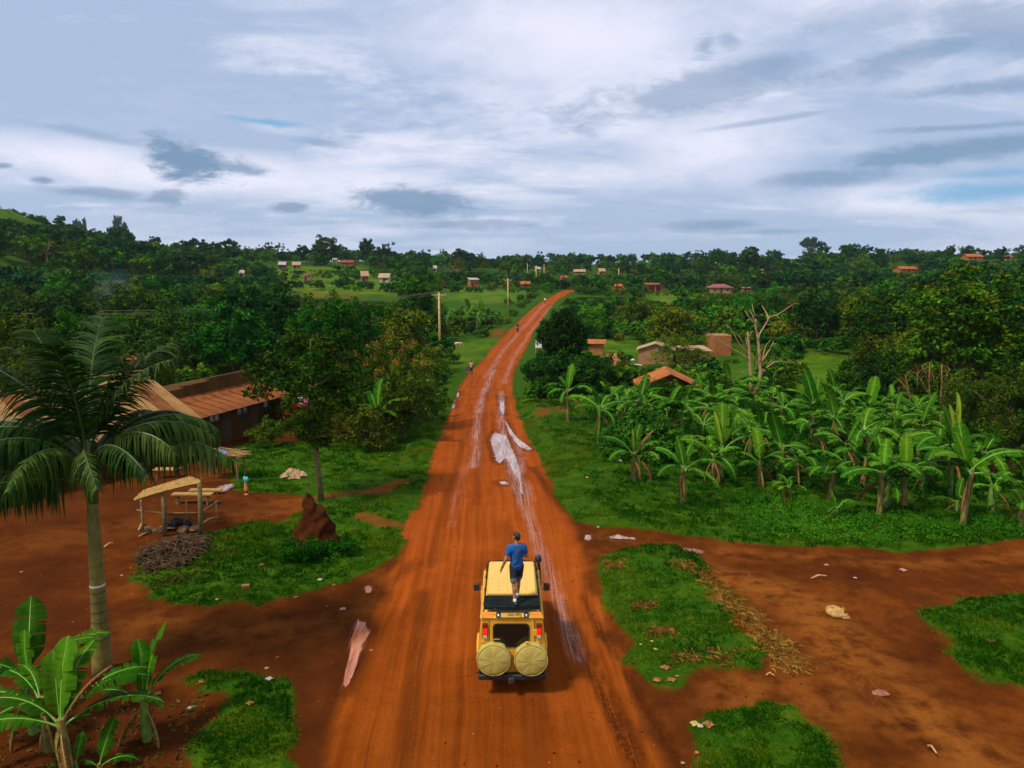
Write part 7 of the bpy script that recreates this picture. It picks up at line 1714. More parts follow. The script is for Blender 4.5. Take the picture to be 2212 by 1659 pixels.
def motorbike(pos, rz, label):
    r = empty('motorcycle', pos, rz, label, 'motorcycle'); M = Matrix.Rotation(R(90), 4, 'Y')
    for y in (-.62, .66):
        w_ = empty('wheel'); w_.parent = r; w_.location = (0, y, .31); MB().lathe([(.22, -.05), (.30, -.05), (.31, 0), (.30, .05), (.22, .05)], 18, M).build('tyre', RUB, w_, smooth=True); MB().lathe([(.02, -.05), (.03, -.02), (.22, -.012), (.22, .012), (.03, .02), (.02, .05)], 14, M).build('rim', STEEL, w_)
    MB().tube([(0, -.62, .31), (0, -.1, .45), (0, .45, .75), (0, .5, .9)], .035, 6).tube([(0, .66, .31), (0, .46, .95)], .03, 6).tube([(0, -.62, .31), (0, -.45, .72)], .03, 6).build('frame', BLK, r); MB().box((0, .0, .45), (.26, .4, .3), bev=.06).build('engine', STEEL, r)
    MB().box((0, .22, .80), (.26, .46, .2), bev=.07).build('fuel_tank', mat('bike_red', (.20, .02, .015), .4), r); MB().box((0, -.32, .80), (.26, .72, .1), bev=.04).build('seat', RUB, r); MB().tube([(-.36, .34, 1.02), (-.15, .46, 1.0), (.15, .46, 1.0), (.36, .34, 1.02)], .018, 6).build('handlebar', BLK, r); MB().lathe([(.0, -.06), (.09, -.03), (.09, .03), (.0, .05)], 12, Matrix.Translation((0, .56, .88)) @ Matrix.Rotation(R(90), 4, 'X')).build('headlight', CLR, r)
    return r
SIT = dict(hip=.88, la=(-.14, .1, .28), lk=(-.17, .34, .72), ra=(.14, .1, .28), rk_=(.17, .34, .72), le=(-.27, .18, 1.18), lw=(-.30, .44, 1.10), re=(.27, .18, 1.18), rw=(.30, .44, 1.10), tilt=.1)
for u, v, rz, top, lab, lab2 in ((1118.5, 717, R(172), NAVY, 'dark motorcycle coming along the middle of the far road', 'rider in dark clothes on the nearer motorcycle'), (1177, 656, R(-5), WHITE, 'motorcycle near the crest of the far road', 'rider in white shirt on the motorcycle near the road crest')):
    p = on_road(u, v); motorbike(p, rz, lab); person(p + Vector((0, -.25 if abs(rz) < 1 else .25, 0)), rz, 1.75, lab2, SKIN_D, top, NAVY, 'trousers', SIT, .028, None, fingers=False)
# sleeping dog
def fur(name, a, b_):
    m = bpy.data.materials.new(name); m.use_nodes = True; t = NT(m.node_tree); p = t.n['Principled BSDF']; co = t.tex()['Object']
    n = t.noise(co, 5, 4, .6); f = t.noise(t.vmath('MULTIPLY', co, (1, 1, 2)), 45, 3, .7); t.put(t.mix(t.ss(t.math('ADD', n, t.math('MULTIPLY', t.math('SUBTRACT', f, .5), .3)), .42, .58), a, b_), p.inputs['Base Color']); p.inputs['Roughness'].default_value = .85; t.l.new(t.bump(f, .5, .02), p.inputs['Normal']); return m
g = gpt(1808, 1329); dz_ = gh(g.x, g.y)
dog = [((.12, .19, .12), (-.02, .25, .13), .085, .10), ((-.02, .25, .13), (-.17, .17, .13), .10, .11), ((-.17, .17, .13), (-.22, .0, .13), .11, .115), ((-.22, .0, .13), (-.15, -.14, .12), .115, .11), ((-.15, -.14, .12), (.0, -.19, .10), .11, .085), ((-.05, .03, .09), (.04, .0, .08), .13, .10), ((.12, .19, .12), (.19, .08, .13), .075, .065), ((.19, .08, .13), (.17, -.02, .08), .062, .035), ((.17, -.02, .08), (.16, -.06, .06), .032, .026),
       ((.20, .13, .16), (.27, .19, .21), .026, .012), ((.22, .08, .16), (.29, .11, .20), .026, .012), ((.04, .02, .07), (.18, .04, .05), .045, .03), ((.18, .04, .05), (.34, .05, .03), .028, .024), ((.02, -.04, .06), (.16, -.03, .04), .045, .028), ((.16, -.03, .04), (.27, .0, .03), .026, .022), ((-.02, -.14, .08), (.14, -.12, .06), .065, .035), ((.14, -.12, .06), (.32, -.09, .03), .028, .024), ((.0, -.20, .07), (.12, -.23, .05), .035, .03), ((.12, -.23, .05), (.24, -.22, .035), .03, .025), ((.24, -.22, .035), (.33, -.18, .03), .025, .012)]
dm = fuse('dog', dog, .012, 3); dm.materials.append(fur('dog_fur', (0.36, 0.17, 0.022), (0.46, 0.29, 0.10))); tag(link('dog', dm, None, loc=(g.x, g.y, dz_ - .01)), 'sandy coloured dog curled up asleep on the side track', 'dog')
# pale goat grazing on the verge
g = gpt(990, 750); gt_ = [((-.28, 0, .48), (.22, 0, .50), .15, .14), ((.22, 0, .52), (.44, 0, .50), .10, .07), ((.44, 0, .50), (.58, 0, .30), .07, .05), ((.58, 0, .30), (.64, 0, .18), .048, .03), ((.50, .06, .42), (.47, .13, .40), .025, .012), ((.50, -.06, .42), (.47, -.13, .40), .025, .012), ((-.40, 0, .56), (-.48, 0, .5), .03, .015)]
for x in (-.26, .22):
    for y in (-.08, .08): gt_ += [((x, y, .44), (x + (.03 if x > 0 else -.05), y, .22), .065 if x < 0 else .05, .032), ((x + (.03 if x > 0 else -.05), y, .22), (x, y, .02), .03, .024)]
gm = fuse('goat', gt_, .02, 2); gm.materials.append(fur('goat_fur', (0.52, 0.32, 0.20), (0.66, 0.50, 0.38))); tag(link('goat', gm, None, loc=g, rot=(0, 0, R(10)), scale=1.3), 'pale goat grazing on the verge near the power pole', 'goat')
# ------------------------------------------------------------------ dirt yard: stall, benches, mound, heaps
def z4(zx, zy): return ((500 + zx / 3.686) / 1.79385, (1700 + zy / 3.686) / 1.79385)
st_p = gpt(*z4(620, 1380)); stall = empty('pole_stall', st_p, 0, 'rickety pole frame stall with a sloping cane roof in the dirt yard', 'stall')
posts = [((205, 1390), (170, 865), .05), ((505, 1395), (478, 740), .085), ((1020, 1405), (1005, 640), .10), ((822, 1190), (815, 885), .04), ((520, 1205), (500, 850), .045), ((1255, 1215), (1240, 890), .035)]
PG = []
for (bx, by), (tx, ty), r in posts:
    g = gpt(*z4(bx, by)); t = at(*z4(tx, ty), g.y + .02); PG.append((g, t)); MB().tube([g - st_p - Vector((0, 0, .2)), (g - st_p).lerp(t - st_p, .5) + Vector((random.random() * .04, 0, 0)), t - st_p], [r * 1.1, r, r * .85], 8).build('post', BARK_OLIVE if r > .08 else TIMBER, stall, smooth='all')
yf, yb = PG[0][0].y - .15, PG[3][0].y + .5
def edgept(t, a, m_, c, y):
    u = (1 - t) ** 2 * a[0] + 2 * t * (1 - t) * m_[0] + t * t * c[0]; v = (1 - t) ** 2 * a[1] + 2 * t * (1 - t) * m_[1] + t * t * c[1]; return at(*z4(u, v), y)
for i in range(13):
    q = i / 12; pts = []
    for t in np.linspace(0.0 + .02 * random.random(), 1 - .06 * random.random(), 8):
        f = edgept(t, (70, 880), (500, 720), (1075, 612), yf); k = edgept(t, (205, 752), (560, 640), (900, 545), yb); pts.append(f.lerp(k, q) - st_p + Vector((0, 0, .012 * (i % 2))))
    MB().tube(pts, [.055 + .015 * random.random()] * 8, 5).build('cane', PLANKM, stall)
for pts, r in (([(110, 1020), (300, 1040), (480, 1062), (980, 1060)], .03), ([(1030, 1050), (1130, 980), (1280, 885)], .035), ([(1040, 1220), (1130, 1155), (1200, 1130), (1285, 1130)], .035), ([(500, 858), (750, 885), (960, 885)], .022), ([(1030, 882), (1215, 880)], .02)):
    y = yf + .2 if pts[0][1] > 1000 else yb - .3
    MB().tube([at(*z4(*p), y + (.9 * j / len(pts) if pts[0][0] > 1020 and y < yb - 1 else 0)) - st_p for j, p in enumerate(pts)], r, 6).build('rail', TIMBER, stall, smooth='all')
def rock(u, v, s, lab, m, sq=.7):
    g = gpt(u, v); bm = bmesh.new(); bmesh.ops.create_icosphere(bm, subdivisions=2, radius=s)
    for q in bm.verts:
        k = 1 + .22 * math.sin(q.co.x * 9 / s * .3 + u) + .18 * math.cos(q.co.y * 7 / s * .3 + v) * math.sin(q.co.z * 3 / s + u); q.co = Vector((q.co.x * k, q.co.y * k, q.co.z * k * sq))
    me = bpy.data.meshes.new('rock'); bm.to_mesh(me); bm.free(); me.materials.append(m); o = link('rock', me, None, loc=g + Vector((0, 0, s * .35)), rot=(0, 0, u)); return tag(o, lab, 'rock')
ROCKM = mat('rock', (0.13, 0.065, 0.025), .95, nscale=5, namt=.4, bump=.6); ASH = mat('charred', (0.012, 0.010, 0.010), .95, nscale=8, namt=.5)
for zx, zy, s, lab in ((290, 1345, .26, 'brown rock beside the left post of the stall'), (415, 1345, .22, 'flat brown rock between the two left posts of the stall'), (770, 1330, .24, 'rounded rock in front of the charred pots'), (930, 1310, .22, 'reddish rock touching the thick stall post')): rock(*z4(zx, zy), s, lab, ROCKM)
for zx, zy, s, lab in ((690, 1235, .24, 'black charred cooking pot under the stall'), (600, 1300, .2, 'charred log lump by the cooking pot'), (840, 1245, .17, 'small blackened pot under the stall')):
    g = gpt(*z4(zx, zy)); o = MB().lathe([(.02, 0), (s * .8, .01), (s, s * .5), (s * .92, s * .95), (s * .7, s * 1.15), (s * .74, s * 1.2), (s * .6, s * 1.16), (s * .5, s * .6)], 16).build('cooking_pot', ASH, None, smooth=True, loc=g); tag(o, lab, 'pot')
def bench(a, b_, y0, h, w_, lab, nm='bench'):
    p0, p1 = at(*z4(*a), y0), at(*z4(*b_), y0 + .1); g = onground(p0.x, p0.y); r = empty(nm, g, 0, lab, 'bench'); L = (p1 - p0).length; h = p0.z - g.z
    MB().box((L / 2, 0, h - .03), (L, w_, .06)).build('seat', PLANKM, r)
    for x in (.12 * L, .88 * L): MB().tube([(x, -w_ * .3, -.1), (x, -w_ * .3, h - .06)], .035, 6).build('leg', TIMBER, r); MB().tube([(x, w_ * .3, -.1), (x, w_ * .3, h - .06)], .035, 6).build('leg', TIMBER, r)
bench((620, 780), (1205, 778), 31.6, .5, .35, 'nearer rough plank bench behind the pole stall'); bench((865, 722), (1335, 720), 33.2, .5, .35, 'further rough plank bench behind the pole stall'); bench((365, 425), (735, 405), 36.5, .8, .5, 'pale plank shelf seen through the palm fronds')
# heap stall with thatch and a blue cloth
g = gpt(*z4(1440, 560)); hs = empty('thatch_stand', g, 0, 'small stand with a ragged pale thatch top behind the palm fronds', 'stall')
zt = at(*z4(1430, 190), g.y).z - g.z
rgt = np.random.default_rng(4); b = MB()
for k in range(110):
    x, y = (rgt.random() - .5) * 2.3 - .3, (rgt.random() - .5) * 1.3; a = rgt.random() * .8 - .4 + (1.57 if rgt.random() < .2 else 0); L = .4 + .5 * rgt.random(); z = zt + .1 * rgt.random() - .12 * abs(x + .3)
    b.box((0, 0, 0), (L, .05, .014), Matrix.Translation((x, y, z)) @ Matrix.Rotation(a, 4, 'Z') @ Matrix.Rotation((rgt.random() - .5) * .5, 4, 'Y'))
tag(b.build('thatch', PLANKM, hs), kind='stuff')
MB().box((-.3, 0, zt - .08), (2.1, 1.1, .05)).build('top', TIMBER, hs)
for x, y in ((.6, -.5), (.6, .5), (-1.2, -.5), (-1.2, .5)): MB().tube([(x, y, -.1), (x, y, zt - .08)], .05, 6).build('post', TIMBER, hs)
tag(MB().box((0, 0, 0), (.5, .3, .05), bev=.02).build('blue_cloth', mat('blue_cloth', (.06, .20, .42), .9), None, loc=g + Vector((-.15, -.45, zt + .10)), rot=(.3, .1, .2)), 'blue cloth lying on the thatch stand', 'cloth')
# termite mound
g = gpt(677, 1192); mo = [((0, .3, -.2), (-.12, .3, 1.75), .62, .17), ((-.12, .3, 1.6), (-.16, .3, 2.0), .2, .09), ((.3, .35, -.2), (.2, .33, 1.35), .58, .22), ((.2, .33, 1.3), (.16, .33, 1.55), .24, .12), ((-.45, .25, -.25), (-.32, .3, .9), .5, .2), ((.65, .3, -.3), (.45, .32, .7), .45, .18), ((0, -.15, -.25), (0, .1, .9), .5, .2), ((-.1, .0, .0), (-.22, .15, 1.2), .3, .12), ((.25, .0, .0), (.2, .15, 1.0), .3, .1)]
mm = fuse('termite_mound', mo, .05, 2); co = np.zeros(len(mm.vertices) * 3, np.float32); mm.vertices.foreach_get('co', co); co = co.reshape(-1, 3); nn = np.zeros_like(co).ravel(); mm.vertices.foreach_get('normal', nn); nn = nn.reshape(-1, 3)
dsp = .045 * snoise(co[:, 0] + co[:, 1] * .7, co[:, 2] - co[:, 1] * .6, 7.0, 4) + .05 * np.sin(co[:, 0] * 9 + 2 * np.sin(co[:, 2] * 4)) * np.sin(co[:, 1] * 8 + co[:, 2] * 1.5) + .025 * np.sin(co[:, 2] * 17 + co[:, 0] * 13) * np.sin(co[:, 0] * 21 + co[:, 1] * 19); co += nn * dsp[:, None]; mm.vertices.foreach_set('co', co.ravel()); mm.update()
mm.materials.append(mat('termite_earth', (0.055, 0.014, 0.004), .95, spec=.05, nscale=2.2, namt=.4, bump=1.0, bscale=12, stain=((.05, .014, .004), 3, .6))); tag(link('termite_mound', mm, None, loc=g, scale=(1.22, 1.1, 1.05)), 'tall pointed dark red termite mound on the grass', 'termite mound')
for u, v, s, lab in ((1185, 838, .75, 'low red earth heap under the big dark tree'), (1180, 905, .6, 'flat red earth heap nearest the road on the right verge'), (1212, 893, .5, 'small red earth heap between road and first banana plant'), (890, 920, .7, 'dark earth heap beneath the blossoming mango tree')):
    g = gpt(u, v); m_ = fuse('earth_heap', [((-s * .8, 0, -.1), (s * .8, .1, -.1), s * .55, s * .45), ((-s * .2, .1, .0), (s * .3, .1, .05), s * .5, s * .4)], .09, 3); m_.materials.append(mat('heap_earth', (0.24, 0.06, 0.012), .95, spec=.05, nscale=2, namt=.4, bump=.9, bscale=9)); tag(link('earth_heap', m_, None, loc=g, scale=(1, 1, .6)), lab, 'earth heap')
# brush pile
PILE = outline([(292, 1218), (330, 1180), (400, 1165), (462, 1160), (440, 1195), (400, 1225), (330, 1240)]); pc = PILE.mean(0); b = MB(); rgp = np.random.default_rng(8)
def inpoly(poly, n, rg):
    lo, hi = poly.min(0), poly.max(0); out = []
    while len(out) < n:
        p = lo + (hi - lo) * rg.random((n * 3, 2)); out += list(p[poly_sd(p[:, 0], p[:, 1], poly) > 0])
    return np.array(out[:n])
for x, y in inpoly(PILE, 420, rgp):
    dcen = 1 - min(1, math.hypot(x - pc[0], y - pc[1]) / 2.0); z = H(x, y) + .06 + (.05 + .40 * dcen) * rgp.random(); a = rgp.random() * 6.28; L = .25 + .55 * rgp.random(); e = Vector((math.cos(a) * L, math.sin(a) * L, (rgp.random() - .4) * .35))
    p = Vector((x, y, z)); b.tube([p - e * .5, p + Vector((0, 0, .04)), p + e * .5], [.012 + .012 * rgp.random()] * 3, 4, cap=False)
tag(b.build('brush_pile', mat('dead_sticks', (0.065, 0.03, 0.009), .95, nscale=1.5, namt=.6)), 'heap of dead brushwood at the edge of the dirt yard', 'brush pile', kind='stuff')
for (u0, v0, u1, v1, r, lab) in ((300, 1163, 355, 1143, .03, 'long bent stick lying across the brush heap'), (330, 1152, 378, 1148, .025, 'pale stick lying on top of the brush heap'), (225, 1186, 245, 1180, .03, 'short pale stick at the near end of the brush heap'), (300, 1150, 310, 1132, .05, 'forked branch leaning under the stall'), (1752, 1254, 1785, 1252, .03, 'pale stick lying on the side track'), (1655, 1464, 1672, 1470, .02, 'short pale stick at the end of the straw strip'), (2005, 1618, 2022, 1640, .03, 'stick lying on the dirt in the lower right corner')):
    a, c = gpt(u0, v0, .08), gpt(u1, v1, .14); tag(MB().tube([a, a.lerp(c, .5) + Vector((0, .05, .05)), c], [r, r * .9, r * .6], 6).build('stick', mat('pale_stick', (.42, .25, .08), .9, nscale=5, namt=.3)), lab, 'stick')
# undergrowth leaves in the grove
p = inpoly(GRO, 2600, rgp); cz = np.stack([p[:, 0], p[:, 1], ground_h(p[:, 0], p[:, 1]) + .15 + .35 * rgp.random(len(p))], 1)
v_, f_, t_ = leaves(rgp, cz, .25 + .2 * rgp.random(len(p)), 18, .17, .55, .6, tint_c=.5 * rgp.random(len(p))); tag(link('undergrowth', leaf_mesh('undergrowth', [(v_, f_, t_, LM['weed'])])), kind='stuff')
# heap of plastic and litter
def crumple(nm, u, v, s, m, lab, cat, seed, flat=.35, dz=.06, group=None):
    g = gpt(u, v); rg = np.random.default_rng(seed); n = 7; vs = []
    for j in range(n):
        for i in range(n): x, y = (i / (n - 1) - .5) * s, (j / (n - 1) - .5) * s; d = max(0, 1 - math.hypot(x, y) / (s * .62)); vs.append((x + (rg.random() - .5) * s * .12, y + (rg.random() - .5) * s * .12, s * flat * d * (.4 + .9 * rg.random()) + .005))
    me = bpy.data.meshes.new(nm); me.from_pydata(vs, [], [(j * n + i, j * n + i + 1, (j + 1) * n + i + 1, (j + 1) * n + i) for j in range(n - 1) for i in range(n - 1)]); me.materials.append(m); return tag(link(nm, me, None, loc=(g.x, g.y, gh(g.x, g.y) + dz), rot=(0, 0, rg.random() * 6)), lab, cat, group)
RAG = mat('beige_rag', (.33, .20, .10), .9, nscale=5, namt=.2); PLW = mat('white_plastic', (.42, .32, .25), .4); PLP = mat('pinkish_plastic', (.34, .17, .12), .5); LEAFP = mat('fallen_leaf', (.24, .095, .02), .9, nscale=5, namt=.3); YLW = mat('pale_yellow_scrap', (.42, .30, .08), .8)
for i, (u, v, s, dz) in enumerate(((620, 1032, .7, .05), (632, 1028, .8, .12), (645, 1027, .7, .05), (636, 1034, .6, .03), (655, 1029, .4, .03))): crumple('plastic_sheet', u, v, s, RAG, ['dirty beige sheet at the road side of the rubbish heap on the grass', 'largest crumpled beige sheet topping the rubbish heap on the grass', 'beige sheet at the back of the rubbish heap', 'beige rag at the near edge of the rubbish heap', 'small beige scrap beside the rubbish heap'][i], 'rubbish', i, .4, dz)
SCR = [(842, 987, .35, PLW, 'white plastic bag on the grass verge left of the road'), (884, 966, .3, PLW, 'thin white strip on the verge close to the road'), (691, 1256, .3, PLW, 'white plastic bag at the near edge of the termite mound grass'), (565, 1224, .28, LEAFP, 'orange scrap on the grass before the brush pile'), (1951, 1232, .45, PLP, 'pinkish white plastic bag on the side track'), (1847, 1250, .22, PLW, 'white torn cup on the side track'), (1785, 1222, .28, PLP, 'pale plastic scrap in a rut of the side track'), (1500, 1569, .35, YLW, 'yellowish white rag on the nearest right grass island'), (1512, 1575, .25, PLW, 'white scrap next to the yellowish rag'), (1530, 1573, .45, LEAFP, 'brown dead leaf litter beside the yellowish rag'), (1475, 1648, .16, PLP, 'small pink scrap between road and nearest right island'), (1505, 1628, .16, mat('red_scrap', (.5, .10, .04), .8), 'small red scrap on the nearest right island'),
       (1408, 1395, .16, YLW, 'upper pale flower clump on the middle island'), (1416, 1412, .2, YLW, 'lower pale flower clump on the middle island'), (1384, 1400, .13, YLW, 'single pale scrap at the road side of the middle island'), (1437, 1450, .42, LEAFP, 'heap of brown dead leaves near the tip of the middle island'), (1420, 1477, .4, LEAFP, 'flat brown dead leaf at the tip of the middle island'), (1450, 1478, .36, LEAFP, 'dead leaf beside the tip of the middle island'), (1462, 1470, .2, LEAFP, 'curled dead leaf beside the middle island'), (437, 1482, .3, LEAFP, 'pale brown leaf on the near left grass patch'), (582, 1474, .3, PLW, 'white stick of litter at the top of the near left grass patch'), (540, 1530, .3, LEAFP, 'brown dead leaf in the middle of the near left grass patch'), (340, 1500, .3, LEAFP, 'dead leaf under the nearest banana plants'), (740, 1318, .35, PLP, 'pale washed out clay scrap above the pink puddle'), (640, 1292, .25, LEAFP, 'orange scrap where the yard meets the road'),
       (1340, 1005, .35, PLW, 'white scrap on the verge beneath the bananas') , (1268, 1046, .3, YLW, 'pale yellow scrap on the right verge'), (950, 1068, .22, PLP, 'pink scrap on the left road edge'), (1292, 1143, .2, PLW, 'white scrap beside the bright puddle'), (880, 1048, .16, YLW, 'tiny pale flower on the left verge'), (770, 1190, .2, YLW, 'pale leaf on the grass between mound and road'), (470, 1300, .22, YLW, 'pale leaf on the lower edge of the termite grass'), (2140, 1392, .35, LEAFP, 'brown leaf on the right edge grass island')]
for i, (u, v, s, m, lab) in enumerate(SCR): crumple('scrap', u, v, s * (.5 if m is not LEAFP else .5), m, lab, 'litter', 40 + i, .3, .03)
g = gpt(531, 1273); tag(MB().box((0, 0, .05), (.24, .12, .1)).build('brick', ORANGEWALL, None, loc=g + Vector((0, 0, .06)), rot=(.1, 0, .3)), 'single red brick lying on the grass', 'brick')
g = gpt(404, 1540); bt = empty('bottle', g + Vector((0, 0, .1)), .6, 'small green bottle lying by the near left grass patch', 'bottle'); M_ = Matrix.Rotation(R(90), 4, 'Y'); MB().lathe([(.0, 0), (.035, .0), (.037, .12), (.015, .18), (.014, .22), (0, .22)], 12, M_).build('glass', mat('green_glass', (.02, .22, .03), .2), bt, smooth=True); MB().lathe([(.0385, .03), (.0385, .09)], 12, M_, cap=False).build('wrapper', PLW, bt)
LITG = 'tiny litter strewn over the dirt'
rgl = np.random.default_rng(77); base_s = None
for k in range(20):
    u, v = (rgl.random() * 950 - 40, 1080 + 420 * rgl.random()) if k < 62 else (1300 + 900 * rgl.random(), 1190 + 450 * rgl.random())
    g = gpt(u, v)
    if surface(np.array([g.x]), np.array([g.y]))['dirt'][0] < .6: continue
    m = [LEAFP, PLP, LEAFP, LEAFP, LEAFP, YLW][int(rgl.integers(6))]
    crumple('scrap', u, v, .05 + .06 * rgl.random(), m, 'tiny scrap of leaf or paper on the bare ' + ('dirt yard' if u < 1000 else 'side track'), 'litter', 300 + k, .3, .01, LITG + (' yard' if u < 1000 else ' track'))
# laundry on a line
p0, p1 = at(598, 858, 52.5), at(668, 852, 52.0)
for p in (p0, p1):
    b = MB(); b.tube([onground(p.x, p.y, -.2), p + Vector((0, 0, .1))], .04, 6); tag(b.build('line_post', TIMBER), 'thin post at the ' + ('yard' if p is p0 else 'road') + ' end of the clothes line', 'post')
tag(MB().tube([p0, p0.lerp(p1, .5) - Vector((0, 0, .08)), p1], .008, 4).build('clothes_line', WIRE), 'clothes line hung with washing', 'clothes line')
for u, v, w_, h_, c, lab in ((605, 862, .38, .45, (.10, .52, .45), 'pale green cloth on the clothes line'), (615, 864, .4, .42, (.62, .55, .18), 'yellow cloth on the clothes line'), (639, 862, .62, .85, (.75, .012, .015), 'bright red cloth hanging lowest on the line'), (647, 858, .5, .5, (.72, .70, .70), 'white cloth beside the red one'), (657, 857, .5, .55, (.72, .16, .38), 'pink patterned cloth on the clothes line'), (629, 861, .3, .35, (.30, .05, .05), 'dark red cloth between yellow and bright red')):
    p = at(u, v, 52.2); vs = []
    for j in range(6):
        for i in range(7): x = (i / 6 - .5) * w_; vs.append((x * (1 - .1 * j / 5), .05 * math.sin(i * 2.1 + u) * (.3 + j / 5), -h_ * j / 5))
    me = bpy.data.meshes.new('washing'); me.from_pydata(vs, [], [(j * 7 + i, j * 7 + i + 1, j * 7 + i + 8, j * 7 + i + 7) for j in range(5) for i in range(6)]); me.materials.append(mat('washing_%s' % lab.split()[0] + lab.split()[1], c, .9)); tag(link('washing', me, None, loc=p), lab, 'laundry')

# ------------------------------------------------------------------ grass blades, weeds and straw, each one uncountable mass
rgg = np.random.default_rng(11)
def blades(name, x, y, h, w_, n, m, tint, spread=.05, lean=.5, zoff=0.0, label=None):
    """n blades per tuft"""
    N = len(x); X = np.repeat(x, n) + rgg.normal(size=N * n) * np.repeat(np.broadcast_to(spread, (N,)), n); Y = np.repeat(y, n) + rgg.normal(size=N * n) * np.repeat(np.broadcast_to(spread, (N,)), n); Hh = np.repeat(h, n) * (.5 + .8 * rgg.random(N * n)); T = np.clip(np.repeat(tint, n) + (rgg.random(N * n) - .5) * .5, 0, 1); Z = ground_h(X, Y) - .01 + zoff
    a = rgg.random(N * n) * 6.283; l = lean * (.3 + rgg.random(N * n)); dx_, dy_ = np.cos(a), np.sin(a); W = np.repeat(np.broadcast_to(w_, (N,)), n) * (.6 + .8 * rgg.random(N * n)); V = np.empty((N * n, 4, 3))
    V[:, 0] = np.stack([X - dy_ * W / 2, Y + dx_ * W / 2, Z], 1); V[:, 1] = np.stack([X + dy_ * W / 2, Y - dx_ * W / 2, Z], 1); mid = np.stack([X + dx_ * Hh * l * .35, Y + dy_ * Hh * l * .35, Z + Hh * .62], 1); tip = np.stack([X + dx_ * Hh * l, Y + dy_ * Hh * l, Z + Hh * (1 - .35 * l)], 1)
    V[:, 2] = mid + np.stack([dy_ * W * .35, -dx_ * W * .35, np.zeros_like(X)], 1); V[:, 3] = tip; b_ = np.arange(N * n)[:, None] * 4; F = np.concatenate([b_ + np.array([0, 1, 2]), b_ + np.array([0, 2, 3])], 1)
    return tag(link(name, mesh_np(name, V.reshape(-1, 3), F.ravel(), np.full(N * n * 2, 3), [m], attrs={'tint': np.repeat(T, 4)})), kind='stuff')
def scatter_near(N, ylo, yhi, dens):
    y = ylo + (yhi - ylo) * rgg.random(N); x = (rgg.random(N) * 2 - 1) * .80 * y; keep = rgg.random(N) < np.clip(dens(y) * 1.6 * y * (yhi - ylo) / N, 0, 1); return x[keep], y[keep]
x, y = scatter_near(190000, 11, 66, lambda y: 17000 / y ** 2)
S = surface(x, y); pt = .5 + .5 * snoise(x, y, .55, 3); ok = rgg.random(len(x)) < np.clip((S['grass'] - .12) * 1.5, 0, 1) * (.12 + .88 * (snoise(x, y, 2.3, 8) > -.22)); x, y, pt = x[ok], y[ok], pt[ok]; gw = S['grass'][ok]; _l, _h = road_lat(x, y); rd_e = np.clip(1.3 - (np.abs(_l) * _h - _h) / 2.2, 0, 1)
edge_y = 1 - np.clip((gw - .5) * 3, 0, 1)
blades('grass', x, y, (.07 + .05 * pt + .0012 * y) * (.45 + .55 * np.clip((gw - .4) * 2, 0, 1)), .007 + .00042 * y, 11, LM['grass'], np.clip(.08 + .34 * pt ** 2 + .5 * edge_y + .30 * snoise(x, y, 2.6, 15) + .35 * rd_e, 0, 1), .05 + .0016 * y, .8)
# taller tussocks and weeds on the verges
x, y = scatter_near(60000, 20, 75, lambda y: 3200 / y ** 2 * np.where(y > 0, 1, 0)); S = surface(x, y); pt = snoise(x, y, .5, 5); lat, hw = road_lat(x, y)
ok = (S['grass'] > .7) & (pt > .25) & (np.abs(lat) * hw > hw + 1.5) & (S['isl'] < .3); xw, yw = x[ok], y[ok]
nb = len(xw); cz = np.stack([xw, yw, ground_h(xw, yw) + .10 + .10 * rgg.random(nb)], 1)
v_, f_, t_ = leaves(rgg, cz, .18 + .14 * rgg.random(nb), 15, .105, .55, .7, tint_c=np.clip(.4 + .35 * snoise(xw, yw, .9, 2), 0, 1)); tag(link('weeds', leaf_mesh('weeds', [(v_, f_, t_, LM['weed'])])), kind='stuff')
WEEDZ = [outline([(1560, 1075), (1700, 1080), (1900, 1115), (2212, 1135), (2250, 1165), (2000, 1180), (1750, 1176), (1600, 1160)])]
p = inpoly(WEEDZ[0], 700, rgg); cz = np.stack([p[:, 0], p[:, 1], ground_h(p[:, 0], p[:, 1]) + .12 + .16 * rgg.random(len(p))], 1)
v_, f_, t_ = leaves(rgg, cz, .16 + .20 * rgg.random(len(p)), 20, .085, .5, .7, tint_c=np.clip(.45 + .4 * snoise(p[:, 0], p[:, 1], .9, 2), 0, 1)); tag(link('weeds', leaf_mesh('weeds', [(v_, f_, t_, LM['weed'])])), kind='stuff')
q = gpt(640, 1215); q2 = gpt(740, 1200)
cz = np.array([(q.x + (rgg.random() - .4) * 1.4, q.y + (rgg.random() - .5) * .8, gh(q.x, q.y) + .2 + .55 * rgg.random()) for _ in range(70)] + [(q2.x + (rgg.random() - .7) * 1.8, q2.y + (rgg.random() - .5) * .6, gh(q2.x, q2.y) + .15 + .3 * rgg.random()) for _ in range(60)])
v_, f_, t_ = leaves(rgg, cz, np.full(len(cz), .2), 34, .10, .5, .6); tag(link('weeds', leaf_mesh('weeds', [(v_, f_, t_, LM['weed'])])), kind='stuff')
